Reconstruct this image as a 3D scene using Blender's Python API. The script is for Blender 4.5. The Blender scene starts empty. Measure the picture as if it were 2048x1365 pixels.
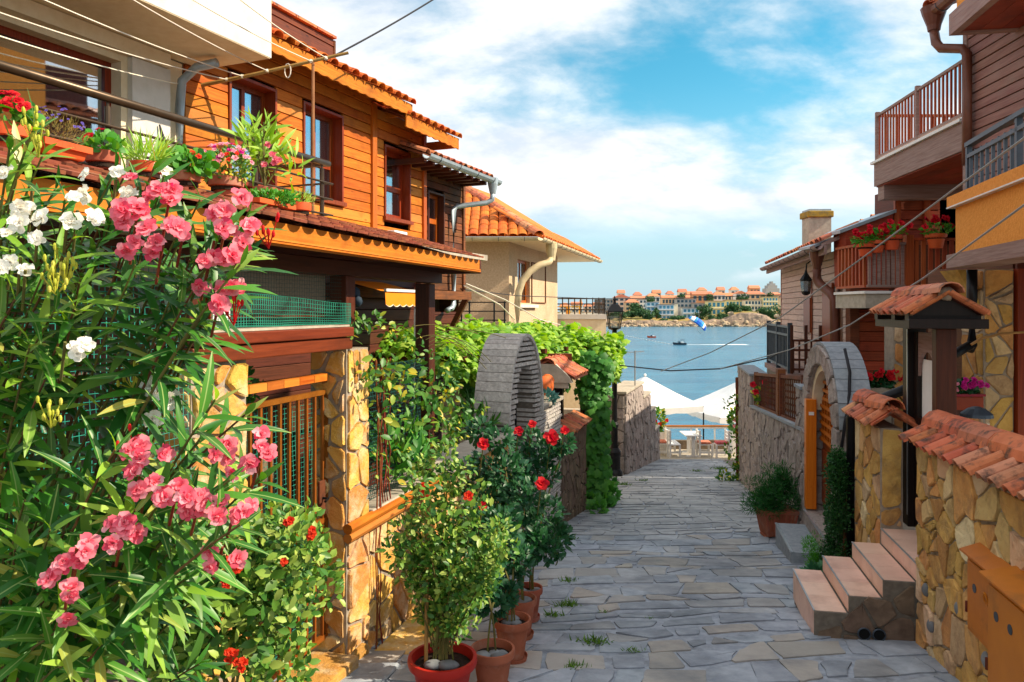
import bpy, math, random
import numpy as np
from mathutils import Vector, Matrix, noise as mnoise
random.seed(7); rng = np.random.default_rng(7)
R = math.radians
SC = bpy.context.scene
COL = SC.collection
# ------------------------------------------------------------------ camera
CZ = 1.65; FPX = 1500.0; HY = 618.0
cd = bpy.data.cameras.new('camera'); cam = bpy.data.objects.new('camera', cd); COL.objects.link(cam)
cam.location = (0, 0, CZ); cam.rotation_euler = (R(90), 0, 0)
cd.sensor_width = 36; cd.lens = 36 * FPX / 2048; cd.shift_y = -(682.5 - HY) / 2048
cd.clip_start = 0.05; cd.clip_end = 20000
SC.camera = cam
# ------------------------------------------------------------------ light
SUN_EL, SUN_AZ = R(38.5), R(-6)          # azimuth from +X towards +Y
S = Vector((math.cos(SUN_EL) * math.cos(SUN_AZ), math.cos(SUN_EL) * math.sin(SUN_AZ), math.sin(SUN_EL)))
ld = bpy.data.lights.new('sun', 'SUN'); ld.energy = 3.45; ld.angle = R(0.53); ld.color = (1.0, 0.86, 0.66)
sun = bpy.data.objects.new('sun', ld); COL.objects.link(sun); sun.rotation_euler = S.to_track_quat('Z', 'Y').to_euler()
sun.location = (20, 0, 30)
W = bpy.data.worlds.new('World'); SC.world = W; W.use_nodes = True
CL_S1 = 1.25; CL_O1 = (1.77, 0.19, 0); CL_LO = 0.39; CL_HI = 0.545
def build_world():
    nt = W.node_tree; N = nt.nodes; L = nt.links
    bg = N['Background']
    sky = N.new('ShaderNodeTexSky'); sky.sky_type = 'NISHITA'; sky.sun_disc = False
    sky.sun_elevation = SUN_EL; sky.sun_rotation = R(90) - SUN_AZ
    sky.altitude = 10; sky.air_density = 1.0; sky.dust_density = 0.25; sky.ozone_density = 1.6
    tc = N.new('ShaderNodeTexCoord')
    def math_(op, a, b=None, c=None):
        n = N.new('ShaderNodeMath'); n.operation = op
        for i, v in enumerate((a, b, c)):
            if v is None: continue
            if isinstance(v, (int, float)): n.inputs[i].default_value = v
            else: L.new(v, n.inputs[i])
        return n.outputs[0]
    sep = N.new('ShaderNodeSeparateXYZ'); L.new(tc.outputs['Generated'], sep.inputs[0])
    zz = math_('MAXIMUM', sep.outputs[2], 0.0)
    den = math_('ADD', zz, 0.42)
    cx = math_('DIVIDE', sep.outputs[0], den); cy = math_('DIVIDE', sep.outputs[1], den)
    comb = N.new('ShaderNodeCombineXYZ'); L.new(cx, comb.inputs[0]); L.new(cy, comb.inputs[1]); comb.inputs[2].default_value = 0.37
    def nz(scale, det, rough, dist, off):
        mp = N.new('ShaderNodeMapping'); L.new(comb.outputs[0], mp.inputs[0]); mp.inputs['Location'].default_value = off
        mp.inputs['Rotation'].default_value = (0, 0, R(25)); mp.inputs['Scale'].default_value = (0.8, 1.15, 1)
        n = N.new('ShaderNodeTexNoise'); L.new(mp.outputs[0], n.inputs[0]); n.inputs['Scale'].default_value = scale
        n.inputs['Detail'].default_value = det; n.inputs['Roughness'].default_value = rough; n.inputs['Distortion'].default_value = dist
        return n.outputs[0]
    big = nz(CL_S1, 7, 0.5, 0.1, CL_O1)
    fine = nz(6.0, 8, 0.6, 0.15, (1.3, 4.0, 0))
    mixn = math_('ADD', math_('MULTIPLY', big, 0.78), math_('MULTIPLY', fine, 0.22))
    mr = N.new('ShaderNodeMapRange'); mr.interpolation_type = 'SMOOTHSTEP'
    L.new(mixn, mr.inputs[0]); mr.inputs[1].default_value = CL_LO; mr.inputs[2].default_value = CL_HI
    cov = mr.outputs[0]
    # low cumulus puffs above the sea horizon
    mp = N.new('ShaderNodeMapping'); L.new(tc.outputs['Generated'], mp.inputs[0]); mp.inputs['Scale'].default_value = (5.5, 5.5, 12)
    mp.inputs['Location'].default_value = (0.7, 0.2, 0.15)
    pn = N.new('ShaderNodeTexNoise'); L.new(mp.outputs[0], pn.inputs[0]); pn.inputs['Scale'].default_value = 1.0; pn.inputs['Detail'].default_value = 7
    band = N.new('ShaderNodeMapRange'); band.interpolation_type = 'SMOOTHSTEP'; L.new(sep.outputs[2], band.inputs[0])
    band.inputs[1].default_value = 0.17; band.inputs[2].default_value = 0.06; band.inputs[3].default_value = 0; band.inputs[4].default_value = 1
    low = N.new('ShaderNodeMapRange'); low.interpolation_type = 'SMOOTHSTEP'; L.new(sep.outputs[2], low.inputs[0])
    low.inputs[1].default_value = 0.03; low.inputs[2].default_value = 0.055
    pm = N.new('ShaderNodeMapRange'); pm.interpolation_type = 'SMOOTHSTEP'; L.new(pn.outputs[0], pm.inputs[0])
    pm.inputs[1].default_value = 0.50; pm.inputs[2].default_value = 0.60
    puff = math_('MULTIPLY', math_('MULTIPLY', pm.outputs[0], band.outputs[0]), low.outputs[0])
    # the high sheet breaks up towards the horizon
    hor = N.new('ShaderNodeMapRange'); hor.interpolation_type = 'SMOOTHSTEP'; L.new(sep.outputs[2], hor.inputs[0])
    hor.inputs[1].default_value = 0.07; hor.inputs[2].default_value = 0.15
    cov = math_('MAXIMUM', math_('MULTIPLY', cov, hor.outputs[0]), math_('MULTIPLY', puff, 0.85))
    # cloud colour: white, greyer where thick
    ramp = N.new('ShaderNodeValToRGB'); L.new(fine, ramp.inputs[0])
    ramp.color_ramp.elements[0].position = 0.36; ramp.color_ramp.elements[0].color = (3.3, 3.65, 4.1, 1)
    ramp.color_ramp.elements[1].position = 0.60; ramp.color_ramp.elements[1].color = (4.75, 4.8, 4.85, 1)
    hsv = N.new('ShaderNodeHueSaturation'); L.new(sky.outputs[0], hsv.inputs['Color'])
    hsv.inputs['Hue'].default_value = 0.465; hsv.inputs['Saturation'].default_value = 1.4; hsv.inputs['Value'].default_value = 0.74
    hz = N.new('ShaderNodeMapRange'); hz.interpolation_type = 'SMOOTHSTEP'; L.new(sep.outputs[2], hz.inputs[0])
    hz.inputs[1].default_value = -0.02; hz.inputs[2].default_value = 0.30; hz.inputs[3].default_value = 0.9; hz.inputs[4].default_value = 0.0
    hm = N.new('ShaderNodeMix'); hm.data_type = 'RGBA'; L.new(hz.outputs[0], hm.inputs[0]); L.new(hsv.outputs[0], hm.inputs[6]); hm.inputs[7].default_value = (2.0, 3.05, 3.6, 1)
    mix = N.new('ShaderNodeMix'); mix.data_type = 'RGBA'; L.new(cov, mix.inputs[0]); L.new(hm.outputs[2], mix.inputs[6]); L.new(ramp.outputs[0], mix.inputs[7])
    L.new(mix.outputs[2], bg.inputs[0]); bg.inputs[1].default_value = 0.115
build_world()
SC.view_settings.view_transform = 'Standard'; SC.view_settings.look = 'None'
SC.view_settings.exposure = 1.1; SC.view_settings.gamma = 1.0; SC.view_settings.use_curve_mapping = False
SC.render.engine = 'CYCLES'
SC.cycles.max_bounces = 6; SC.cycles.diffuse_bounces = 4; SC.cycles.glossy_bounces = 3; SC.cycles.transmission_bounces = 4; SC.cycles.transparent_max_bounces = 8
SC.cycles.use_denoising = True; SC.cycles.caustics_reflective = False; SC.cycles.caustics_refractive = False
# ------------------------------------------------------------------ helpers
def P(px, py, d): return Vector(((px - 1024) / FPX * d, d, CZ + (HY - py) / FPX * d))
SLOPE = 0.135
def zr(y): return -SLOPE * min(y, 25.3) if y > -8 else SLOPE * 8
def srgb(h):
    h = h.lstrip('#'); c = [int(h[i:i + 2], 16) / 255 for i in (0, 2, 4)]
    return tuple(((x + 0.055) / 1.055) ** 2.4 if x > 0.04045 else x / 12.92 for x in c)
WM = {}
def link(o, parent=None, M=None):
    COL.objects.link(o)
    if M is None: M = Matrix.Identity(4)
    if parent is not None:
        o.parent = parent; o.matrix_parent_inverse = WM[parent].inverted()
    o.matrix_basis = M; WM[o] = M
    return o
def tag(o, label=None, cat=None, group=None, kind=None):
    if label: o['label'] = label
    if cat: o['category'] = cat
    if group: o['group'] = group
    if kind: o['kind'] = kind
    return o
def root(name, label, cat, loc, group=None):
    o = bpy.data.objects.new(name, None); o.empty_display_size = 0.1
    link(o, None, Matrix.Translation(Vector(loc))); return tag(o, label, cat, group)
def npmesh(name, V, F):
    """F: list of index tuples or (n,k) array"""
    me = bpy.data.meshes.new(name)
    if isinstance(F, np.ndarray):
        n, k = F.shape
        me.vertices.add(len(V)); me.vertices.foreach_set('co', np.asarray(V, np.float32).ravel())
        me.loops.add(n * k); me.loops.foreach_set('vertex_index', F.astype(np.int32).ravel())
        me.polygons.add(n); me.polygons.foreach_set('loop_start', np.arange(0, n * k, k, dtype=np.int32))
        try: me.polygons.foreach_set('loop_total', np.full(n, k, np.int32))
        except Exception: pass
        me.update(calc_edges=True)
    else:
        me.from_pydata([tuple(v) for v in V], [], F); me.update()
    return me
class Fr:
    """local frame: a along u (horizontal), b along n (outward), c up"""
    def __init__(s, o, u, flip=False):
        s.o = Vector(o); s.u = Vector((u[0], u[1], 0)).normalized()
        s.n = Vector((s.u.y, -s.u.x, 0)) * (-1 if flip else 1); s.z = Vector((0, 0, 1))
    def __call__(s, a, b, c): return s.o + s.u * a + s.n * b + s.z * c
    def mat(s, a, b, c):
        m = Matrix((s.u, s.n, s.z)).transposed().to_4x4(); m.translation = s(a, b, c); return m
WFR = Fr((0, 0, 0), (1, 0)); WFR.n = Vector((0, 1, 0))
class MB:
    def __init__(s): s.v = []; s.f = []
    def poly(s, pts):
        i = len(s.v); s.v += [Vector(p) for p in pts]; s.f.append(tuple(range(i, i + len(pts)))); return s
    def hexa(s, p):
        i = len(s.v); s.v += [Vector(q) for q in p]
        s.f += [(i, i+3, i+2, i+1), (i+4, i+5, i+6, i+7), (i, i+1, i+5, i+4), (i+1, i+2, i+6, i+5), (i+2, i+3, i+7, i+6), (i+3, i, i+4, i+7)]
        return s
    def box(s, fr, a0, a1, b0, b1, c0, c1):
        return s.hexa([fr(a0, b0, c0), fr(a1, b0, c0), fr(a1, b1, c0), fr(a0, b1, c0), fr(a0, b0, c1), fr(a1, b0, c1), fr(a1, b1, c1), fr(a0, b1, c1)])
    def prism(s, fr, poly, b0, b1):
        """polygon in (a,c), extruded b0..b1"""
        n = len(poly); i = len(s.v)
        s.v += [fr(a, b0, c) for a, c in poly] + [fr(a, b1, c) for a, c in poly]
        s.f.append(tuple(range(i + n - 1, i - 1, -1))); s.f.append(tuple(range(i + n, i + 2 * n)))
        for k in range(n): s.f.append((i + k, i + (k + 1) % n, i + n + (k + 1) % n, i + n + k))
        return s
    def tube(s, pts, r, k=8, cap=True, r2=None):
        pts = [Vector(p) for p in pts]; n = len(pts); i0 = len(s.v)
        ref = Vector((0, 0, 1))
        for j, p in enumerate(pts):
            t = (pts[min(j + 1, n - 1)] - pts[max(j - 1, 0)]).normalized()
            x = t.cross(ref)
            if x.length < 1e-3: x = t.cross(Vector((1, 0, 0)))
            x.normalize(); y = t.cross(x).normalized()
            rr = r[j] if isinstance(r, (list, tuple)) else (r if r2 is None else r + (r2 - r) * j / max(n - 1, 1))
            s.v += [p + (x * math.cos(2 * math.pi * q / k) + y * math.sin(2 * math.pi * q / k)) * rr for q in range(k)]
        for j in range(n - 1):
            for q in range(k):
                a = i0 + j * k + q; b = i0 + j * k + (q + 1) % k
                s.f.append((a, b, b + k, a + k))
        if cap:
            s.f.append(tuple(range(i0 + k - 1, i0 - 1, -1))); s.f.append(tuple(range(i0 + (n - 1) * k, i0 + n * k)))
        return s
    def lathe(s, c, prof, k=24, axis=None):
        c = Vector(c); i0 = len(s.v)
        for r, z in prof:
            s.v += [c + Vector((r * math.cos(2 * math.pi * q / k), r * math.sin(2 * math.pi * q / k), z)) for q in range(k)]
        for j in range(len(prof) - 1):
            for q in range(k):
                a = i0 + j * k + q; b = i0 + j * k + (q + 1) % k
                s.f.append((a, b, b + k, a + k))
        s.f.append(tuple(range(i0 + k - 1, i0 - 1, -1))); s.f.append(tuple(range(i0 + (len(prof) - 1) * k, i0 + len(prof) * k)))
        return s
    def ball(s, c, r, k=10, m=7, sq=(1, 1, 1), jit=0, seed=0):
        c = Vector(c); i0 = len(s.v); rr = random.Random(seed)
        for j in range(1, m):
            th = math.pi * j / m
            for q in range(k):
                ph = 2 * math.pi * q / k; e = 1 + jit * rr.uniform(-1, 1)
                s.v.append(c + Vector((math.sin(th) * math.cos(ph) * sq[0], math.sin(th) * math.sin(ph) * sq[1], math.cos(th) * sq[2])) * r * e)
        t = len(s.v); s.v += [c + Vector((0, 0, r * sq[2])), c - Vector((0, 0, r * sq[2]))]
        for q in range(k):
            s.f.append((t, i0 + q, i0 + (q + 1) % k)); b = i0 + (m - 2) * k
            s.f.append((t + 1, b + (q + 1) % k, b + q))
        for j in range(m - 2):
            for q in range(k):
                a = i0 + j * k + q; b = i0 + j * k + (q + 1) % k; s.f.append((a, a + k, b + k, b))
        return s
    def mesh(s, name='m'): return npmesh(name, s.v, s.f)
def obj(name, mb, mat, parent=None, M=None, bevel=0, smooth=False, label=None, cat=None, group=None, kind=None):
    me = mb.mesh(name) if isinstance(mb, MB) else mb
    if mat is not None and not len(me.materials): me.materials.append(mat)
    if smooth: me.polygons.foreach_set('use_smooth', [True] * len(me.polygons))
    o = bpy.data.objects.new(name, me); link(o, parent, M); tag(o, label, cat, group, kind)
    if bevel:
        b = o.modifiers.new('bevel', 'BEVEL'); b.width = bevel; b.segments = 2; b.limit_method = 'ANGLE'; b.angle_limit = R(40)
    return o
def smooth_by_angle(o, ang=40):
    me = o.data; me.polygons.foreach_set('use_smooth', [True] * len(me.polygons))
    try: me.set_sharp_from_angle(angle=R(ang))
    except Exception: pass
    return o
def box(name, fr, rng6, mat, parent=None, **k): return obj(name, MB().box(fr, *rng6), mat, parent, **k)
def catenary(p, q, sag, n=24):
    p = Vector(p); q = Vector(q)
    return [p.lerp(q, i / n) - Vector((0, 0, sag * 4 * (i / n) * (1 - i / n))) for i in range(n + 1)]
# ------------------------------------------------------------------ materials
def nodes(name):
    m = bpy.data.materials.new(name); m.use_nodes = True
    nt = m.node_tree; return m, nt.nodes, nt.links, nt.nodes['Principled BSDF']
def setin(n, k, v): n.inputs[k].default_value = v
def mk(name, c1, c2=None, scale=6, stretch=(1, 1, 1), rough=0.7, bump=0.2, bdist=0.01, rv=0.15, rh=0.02, dark=None, dscale=1.3, dlo=0.5, dhi=0.75, metal=0, spec=0.3, det=5, dk=None, trans=0, c3=None, knots=None, dworld=False):
    """two-colour noise, per-piece variation, optional stain colour, fine relief"""
    c1 = srgb(c1) if isinstance(c1, str) else c1; c2 = (srgb(c2) if isinstance(c2, str) else c2) if c2 else c1
    m, N, L, B = nodes(name)
    tc = N.new('ShaderNodeTexCoord'); oi = N.new('ShaderNodeObjectInfo')
    off = N.new('ShaderNodeVectorMath'); off.operation = 'SCALE'; off.inputs[0].default_value = (37, 53, 71); L.new(oi.outputs['Random'], off.inputs['Scale'])
    ad = N.new('ShaderNodeVectorMath'); ad.operation = 'ADD'; L.new(tc.outputs['Object'], ad.inputs[0]); L.new(off.outputs[0], ad.inputs[1])
    mp = N.new('ShaderNodeMapping'); L.new(ad.outputs[0], mp.inputs[0]); mp.inputs['Scale'].default_value = stretch
    nz = N.new('ShaderNodeTexNoise'); L.new(mp.outputs[0], nz.inputs[0]); setin(nz, 'Scale', scale); setin(nz, 'Detail', det); setin(nz, 'Roughness', 0.62)
    cr = N.new('ShaderNodeValToRGB'); L.new(nz.outputs[0], cr.inputs[0])
    e = cr.color_ramp.elements; e[0].position = 0.32; e[0].color = (*c1, 1); e[1].position = 0.68; e[1].color = (*c2, 1)
    col = cr.outputs[0]
    if c3:
        # a third colour picked per piece
        c3 = srgb(c3) if isinstance(c3, str) else c3
        pk = N.new('ShaderNodeMath'); pk.operation = 'MULTIPLY'; L.new(oi.outputs['Random'], pk.inputs[0]); pk.inputs[1].default_value = 7.31
        fr = N.new('ShaderNodeMath'); fr.operation = 'FRACT'; L.new(pk.outputs[0], fr.inputs[0])
        m3 = N.new('ShaderNodeMapRange'); L.new(fr.outputs[0], m3.inputs[0]); m3.inputs[1].default_value = 0.5; m3.inputs[2].default_value = 0.95; m3.inputs[4].default_value = 0.85
        mx3 = N.new('ShaderNodeMix'); mx3.data_type = 'RGBA'; L.new(m3.outputs[0], mx3.inputs[0]); L.new(col, mx3.inputs[6]); mx3.inputs[7].default_value = (*c3, 1)
        col = mx3.outputs[2]
    if dark:
        dark = srgb(dark) if isinstance(dark, str) else dark
        dn = N.new('ShaderNodeTexNoise'); L.new(tc.outputs['Object'] if dworld else ad.outputs[0], dn.inputs[0]); setin(dn, 'Scale', dscale); setin(dn, 'Detail', 6); setin(dn, 'Roughness', 0.65)
        mr = N.new('ShaderNodeMapRange'); L.new(dn.outputs[0], mr.inputs[0]); mr.inputs[1].default_value = dlo; mr.inputs[2].default_value = dhi
        mx = N.new('ShaderNodeMix'); mx.data_type = 'RGBA'; L.new(mr.outputs[0], mx.inputs[0]); L.new(col, mx.inputs[6]); mx.inputs[7].default_value = (*dark, 1)
        col = mx.outputs[2]
    if knots:
        km = N.new('ShaderNodeMapping'); L.new(ad.outputs[0], km.inputs[0]); km.inputs['Scale'].default_value = knots
        vo = N.new('ShaderNodeTexVoronoi'); L.new(km.outputs[0], vo.inputs[0]); setin(vo, 'Scale', 1.0)
        kr = N.new('ShaderNodeMapRange'); L.new(vo.outputs['Distance'], kr.inputs[0]); kr.inputs[1].default_value = 0.05; kr.inputs[2].default_value = 0.14; kr.inputs[3].default_value = 0.75; kr.inputs[4].default_value = 0.0
        kx = N.new('ShaderNodeMix'); kx.data_type = 'RGBA'; L.new(kr.outputs[0], kx.inputs[0]); L.new(col, kx.inputs[6]); kx.inputs[7].default_value = (*[q * 0.25 for q in c2], 1)
        col = kx.outputs[2]
    hs = N.new('ShaderNodeHueSaturation'); L.new(col, hs.inputs['Color'])
    rr = N.new('ShaderNodeMapRange'); L.new(oi.outputs['Random'], rr.inputs[0]); rr.inputs[3].default_value = 1 - rv; rr.inputs[4].default_value = 1 + rv
    L.new(rr.outputs[0], hs.inputs['Value'])
    m2 = N.new('ShaderNodeMath'); m2.operation = 'MULTIPLY'; L.new(oi.outputs['Random'], m2.inputs[0]); m2.inputs[1].default_value = 13.7
    f2 = N.new('ShaderNodeMath'); f2.operation = 'FRACT'; L.new(m2.outputs[0], f2.inputs[0])
    rh_ = N.new('ShaderNodeMapRange'); L.new(f2.outputs[0], rh_.inputs[0]); rh_.inputs[3].default_value = 0.5 - rh; rh_.inputs[4].default_value = 0.5 + rh
    L.new(rh_.outputs[0], hs.inputs['Hue'])
    L.new(hs.outputs[0], B.inputs['Base Color'])
    setin(B, 'Roughness', rough); setin(B, 'Metallic', metal); setin(B, 'Specular IOR Level', spec)
    if bump:
        bp = N.new('ShaderNodeBump'); L.new(nz.outputs[0], bp.inputs['Height']); setin(bp, 'Strength', bump); setin(bp, 'Distance', bdist); L.new(bp.outputs[0], B.inputs['Normal'])
    return m
def leafmat(name, cols, trans=0.35, rough=0.45, spec=0.35, tcol=None, vein=False):
    m, N, L, B = nodes(name)
    g = N.new('ShaderNodeNewGeometry'); oi = N.new('ShaderNodeObjectInfo')
    a = N.new('ShaderNodeMath'); a.operation = 'ADD'; L.new(g.outputs['Random Per Island'], a.inputs[0]); L.new(oi.outputs['Random'], a.inputs[1])
    f = N.new('ShaderNodeMath'); f.operation = 'FRACT'; L.new(a.outputs[0], f.inputs[0])
    cr = N.new('ShaderNodeValToRGB'); L.new(f.outputs[0], cr.inputs[0])
    cols = [srgb(c) for c in cols]
    el = cr.color_ramp.elements
    while len(el) < len(cols): el.new(0.5)
    for i, c in enumerate(cols): el[i].position = i / max(len(cols) - 1, 1); el[i].color = (*c, 1)
    out = cr.outputs[0]
    if vein:      # pale midrib along the leaf axis
        tc = N.new('ShaderNodeTexCoord'); sx = N.new('ShaderNodeSeparateXYZ'); L.new(tc.outputs['Object'], sx.inputs[0])
        ab = N.new('ShaderNodeMath'); ab.operation = 'ABSOLUTE'; L.new(sx.outputs[0], ab.inputs[0])
        vr = N.new('ShaderNodeMapRange'); L.new(ab.outputs[0], vr.inputs[0]); vr.inputs[1].default_value = 0.004; vr.inputs[2].default_value = 0.012; vr.inputs[3].default_value = 0.8; vr.inputs[4].default_value = 0.0
        vx = N.new('ShaderNodeMix'); vx.data_type = 'RGBA'; L.new(vr.outputs[0], vx.inputs[0]); L.new(out, vx.inputs[6]); vx.inputs[7].default_value = (*srgb('#a9c070'), 1); out = vx.outputs[2]
    L.new(out, B.inputs['Base Color']); setin(B, 'Roughness', rough); setin(B, 'Specular IOR Level', spec)
    if trans:
        tr = N.new('ShaderNodeBsdfTranslucent'); hs = N.new('ShaderNodeHueSaturation'); L.new(cr.outputs[0], hs.inputs['Color'])
        setin(hs, 'Hue', 0.485); setin(hs, 'Value', 1.5); setin(hs, 'Saturation', 1.1); L.new(hs.outputs[0], tr.inputs[0])
        mx = N.new('ShaderNodeMixShader'); setin(mx, 0, trans); L.new(B.outputs[0], mx.inputs[1]); L.new(tr.outputs[0], mx.inputs[2])
        L.new(mx.outputs[0], N['Material Output'].inputs[0])
    return m
HG = (1.2, 1.2, 26)      # horizontal grain
VG = (26, 26, 1.2)       # vertical grain
M = {}
M['wood_orange'] = mk('varnished_orange_wood', '#d07a22', '#b35c14', 2.2, HG, 0.6, 0.4, 0.005, 0.2, 0.010, dark='#8a4414', dscale=3.5, dlo=0.5, dhi=0.85, knots=(3, 3, 9), spec=0.2, c3='#c98440')
M['wood_orange_v'] = mk('varnished_orange_wood_upright', '#bf651a', '#9e4c10', 2.2, VG, 0.42, 0.25, 0.004, 0.08, 0.006)
M['wood_red'] = mk('red_brown_varnished_wood', '#7c3a1c', '#5c2812', 2.2, HG, 0.45, 0.3, 0.004, 0.14, 0.008, dark='#4a2414', dscale=3, dlo=0.5, dhi=0.85, knots=(3, 3, 9))
M['wood_red_v'] = mk('red_brown_varnished_wood_upright', '#94401a', '#742c10', 2.2, VG, 0.4, 0.2, 0.004, 0.12, 0.008)
M['wood_dark'] = mk('dark_brown_wood', '#5f3020', '#452215', 2.2, HG, 0.5, 0.25, 0.004, 0.15, 0.01)
M['wood_dark_v'] = mk('dark_brown_wood_upright', '#5a2c1a', '#401f12', 2.2, VG, 0.5, 0.25, 0.004, 0.15, 0.01)
M['wood_black_v'] = mk('near_black_stained_wood', '#221410', '#170d0a', 2.2, VG, 0.45, 0.2, 0.004, 0.1, 0.01)
M['wood_aged'] = mk('weathered_brown_wood', '#8a4f2b', '#5b3420', 2.4, HG, 0.75, 0.4, 0.005, 0.22, 0.012, dark='#3b2a22', dscale=3, dlo=0.45, dhi=0.8)
M['wood_grey'] = mk('greyed_wood_boards', '#cbb2a6', '#ae9488', 2.4, HG, 0.75, 0.35, 0.005, 0.1, 0.008, dark='#8f7264', dscale=2, dlo=0.55, dhi=0.8)
M['wood_greyred'] = mk('greyed_red_wood_boards', '#9c7468', '#7c5146', 2.4, HG, 0.65, 0.35, 0.005, 0.1, 0.008, dark='#8f7468', dscale=1.4, dlo=0.5, dhi=0.75)
M['wood_deepred'] = mk('deep_red_wood_boards', '#a0472a', '#7a3019', 2.3, HG, 0.45, 0.25, 0.004, 0.18, 0.008, dark='#5a2414', dscale=3, dlo=0.5, dhi=0.8)
M['wood_deepred_v'] = mk('deep_red_wood_upright', '#b0552c', '#8c3c1c', 2.3, VG, 0.42, 0.25, 0.004, 0.12, 0.008)
M['wood_greybeam'] = mk('silvered_wood_beam', '#a38a82', '#84675e', 2.3, HG, 0.75, 0.35, 0.004, 0.08, 0.006)
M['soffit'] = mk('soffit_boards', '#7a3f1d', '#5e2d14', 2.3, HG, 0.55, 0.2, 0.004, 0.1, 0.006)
M['board_orange'] = mk('bright_orange_door_board', '#e07f1e', '#d06c12', 2.2, VG, 0.4, 0.15, 0.003, 0.03, 0.004, dark='#a3500c', dscale=6, dlo=0.62, dhi=0.72)
M['plaster_cream'] = mk('cream_plaster', '#f0e0c0', '#e4d0aa', 9, (1, 1, 1), 0.9, 0.35, 0.006, 0.02, 0.003)
M['plaster_white'] = mk('white_plaster', '#dcd8d0', '#cfcabf', 7, (1, 1, 1), 0.9, 0.3, 0.006, 0.02, 0.002, dark='#cfc8ba', dscale=1.1, dlo=0.55, dhi=0.9)
M['plaster_beige'] = mk('rough_beige_render', '#d8bf9f', '#bfa281', 26, (1, 1, 1), 0.95, 0.8, 0.02, 0.02, 0.003, dark='#a88c6d', dscale=0.9, dlo=0.5, dhi=0.9)
M['plaster_orange'] = mk('orange_render', '#f0a24e', '#e08f3c', 40, (1, 1, 1), 0.95, 0.7, 0.012, 0.02, 0.003)
M['concrete'] = mk('pale_concrete', '#bdb3a2', '#a3998a', 12, (1, 1, 1), 0.9, 0.3, 0.006, 0.06, 0.004, dark='#7e776c', dscale=1.6, dlo=0.5, dhi=0.85)
M['mortar'] = mk('grey_mortar', '#a89c8a', '#8d8275', 22, (1, 1, 1), 0.95, 0.6, 0.01, 0.03, 0.004)
M['mortar_dark'] = mk('dark_mortar', '#7d7468', '#655d54', 22, (1, 1, 1), 0.95, 0.6, 0.01, 0.03, 0.004)
M['stone_yellow'] = mk('ochre_sandstone', '#d6a862', '#bd8a4a', 8, (1, 1, 1), 0.9, 1.0, 0.035, 0.22, 0.018, dark='#94714c', dscale=6, dlo=0.48, dhi=0.75, c3='#d9c4a2', det=9)
M['stone_ochre'] = mk('pale_ochre_sandstone', '#dfae54', '#c88e40', 8, (1, 1, 1), 0.9, 1.0, 0.035, 0.2, 0.014, dark='#e0d0ae', dscale=5, dlo=0.45, dhi=0.75, c3='#b87f40', det=9)
M['stone_granite'] = mk('grey_rough_granite', '#b0a49c', '#938781', 16, (1, 1, 1), 0.92, 0.9, 0.02, 0.1, 0.01, dark='#6c625e', dscale=5, dlo=0.5, dhi=0.8)
M['stone_slab'] = mk('grey_cut_stone', '#9aa0a6', '#7f868d', 18, (1, 1, 1), 0.8, 0.3, 0.006, 0.08, 0.01)
M['stone_plate'] = mk('grey_split_stone', '#d4cec6', '#aea8a2', 22, (1, 1, 1), 0.92, 0.9, 0.015, 0.14, 0.012, dark='#979088', dscale=9, dlo=0.5, dhi=0.85)
M['stone_dark'] = mk('brown_rubble_stone', '#7d6a57', '#5c4d40', 9, (1, 1, 1), 0.9, 0.7, 0.012, 0.2, 0.015)
M['paving'] = mk('worn_paving_stone', '#aeb5be', '#878f9a', 6, (1, 1, 1), 0.7, 0.8, 0.02, 0.14, 0.014, dark='#5d636b', dscale=1.1, dlo=0.46, dhi=0.74, c3='#aca293', det=9, dworld=True, spec=0.4)
M['paving_joint'] = mk('paving_joint_cement', '#a4abb4', '#838b95', 14, (1, 1, 1), 0.85, 0.6, 0.012, 0.05, 0.01, dark='#57544f', dscale=3, dlo=0.55, dhi=0.75)
M['tile'] = mk('terracotta_roof_tile', '#cf7650', '#b85f3c', 9, (1, 1, 1), 0.7, 0.4, 0.006, 0.16, 0.012, dark='#5f4436', dscale=11, dlo=0.5, dhi=0.66, c3='#c48a68', det=8)
M['tile_orange'] = mk('orange_roof_tile', '#d6742a', '#c2601f', 9, (1, 1, 1), 0.7, 0.4, 0.006, 0.14, 0.01, dark='#8a4a25', dscale=5, dlo=0.6, dhi=0.8)
M['tile_brown'] = mk('brown_weathered_tile', '#9c5a3c', '#7d4431', 9, (1, 1, 1), 0.75, 0.4, 0.006, 0.15, 0.012, dark='#5a3528', dscale=6, dlo=0.55, dhi=0.75)
M['terracotta'] = mk('terracotta_pot', '#b0624a', '#96503a', 6, (1, 1, 1), 0.8, 0.3, 0.005, 0.1, 0.008, dark='#b08a78', dscale=5, dlo=0.5, dhi=0.8)
M['terracotta_red'] = mk('red_plastic_pot', '#b8321f', '#a52a1a', 5, (1, 1, 1), 0.45, 0.05, 0.003, 0.03, 0.004)
M['terracotta_bright'] = mk('orange_terracotta_pot', '#d8632f', '#c45426', 5, (1, 1, 1), 0.6, 0.1, 0.003, 0.06, 0.006)
M['soil'] = mk('dark_soil', '#3a2b20', '#241a14', 30, (1, 1, 1), 0.95, 0.8, 0.02)
M['pebble'] = mk('grey_pebble', '#8d8f92', '#6f7276', 8, (1, 1, 1), 0.6, 0.2, 0.004, 0.25, 0.02)
M['iron_brown'] = mk('brown_painted_iron', '#9a5a1c', '#824816', 10, (1, 1, 1), 0.45, 0.15, 0.002, 0.05, 0.006, metal=0.2)
M['rail_bronze'] = mk('bronze_painted_rail', '#5b4a3a', '#4a3b2e', 10, (1, 1, 1), 0.32, 0.05, 0.001, 0.04, 0.004, metal=0.6)
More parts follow.
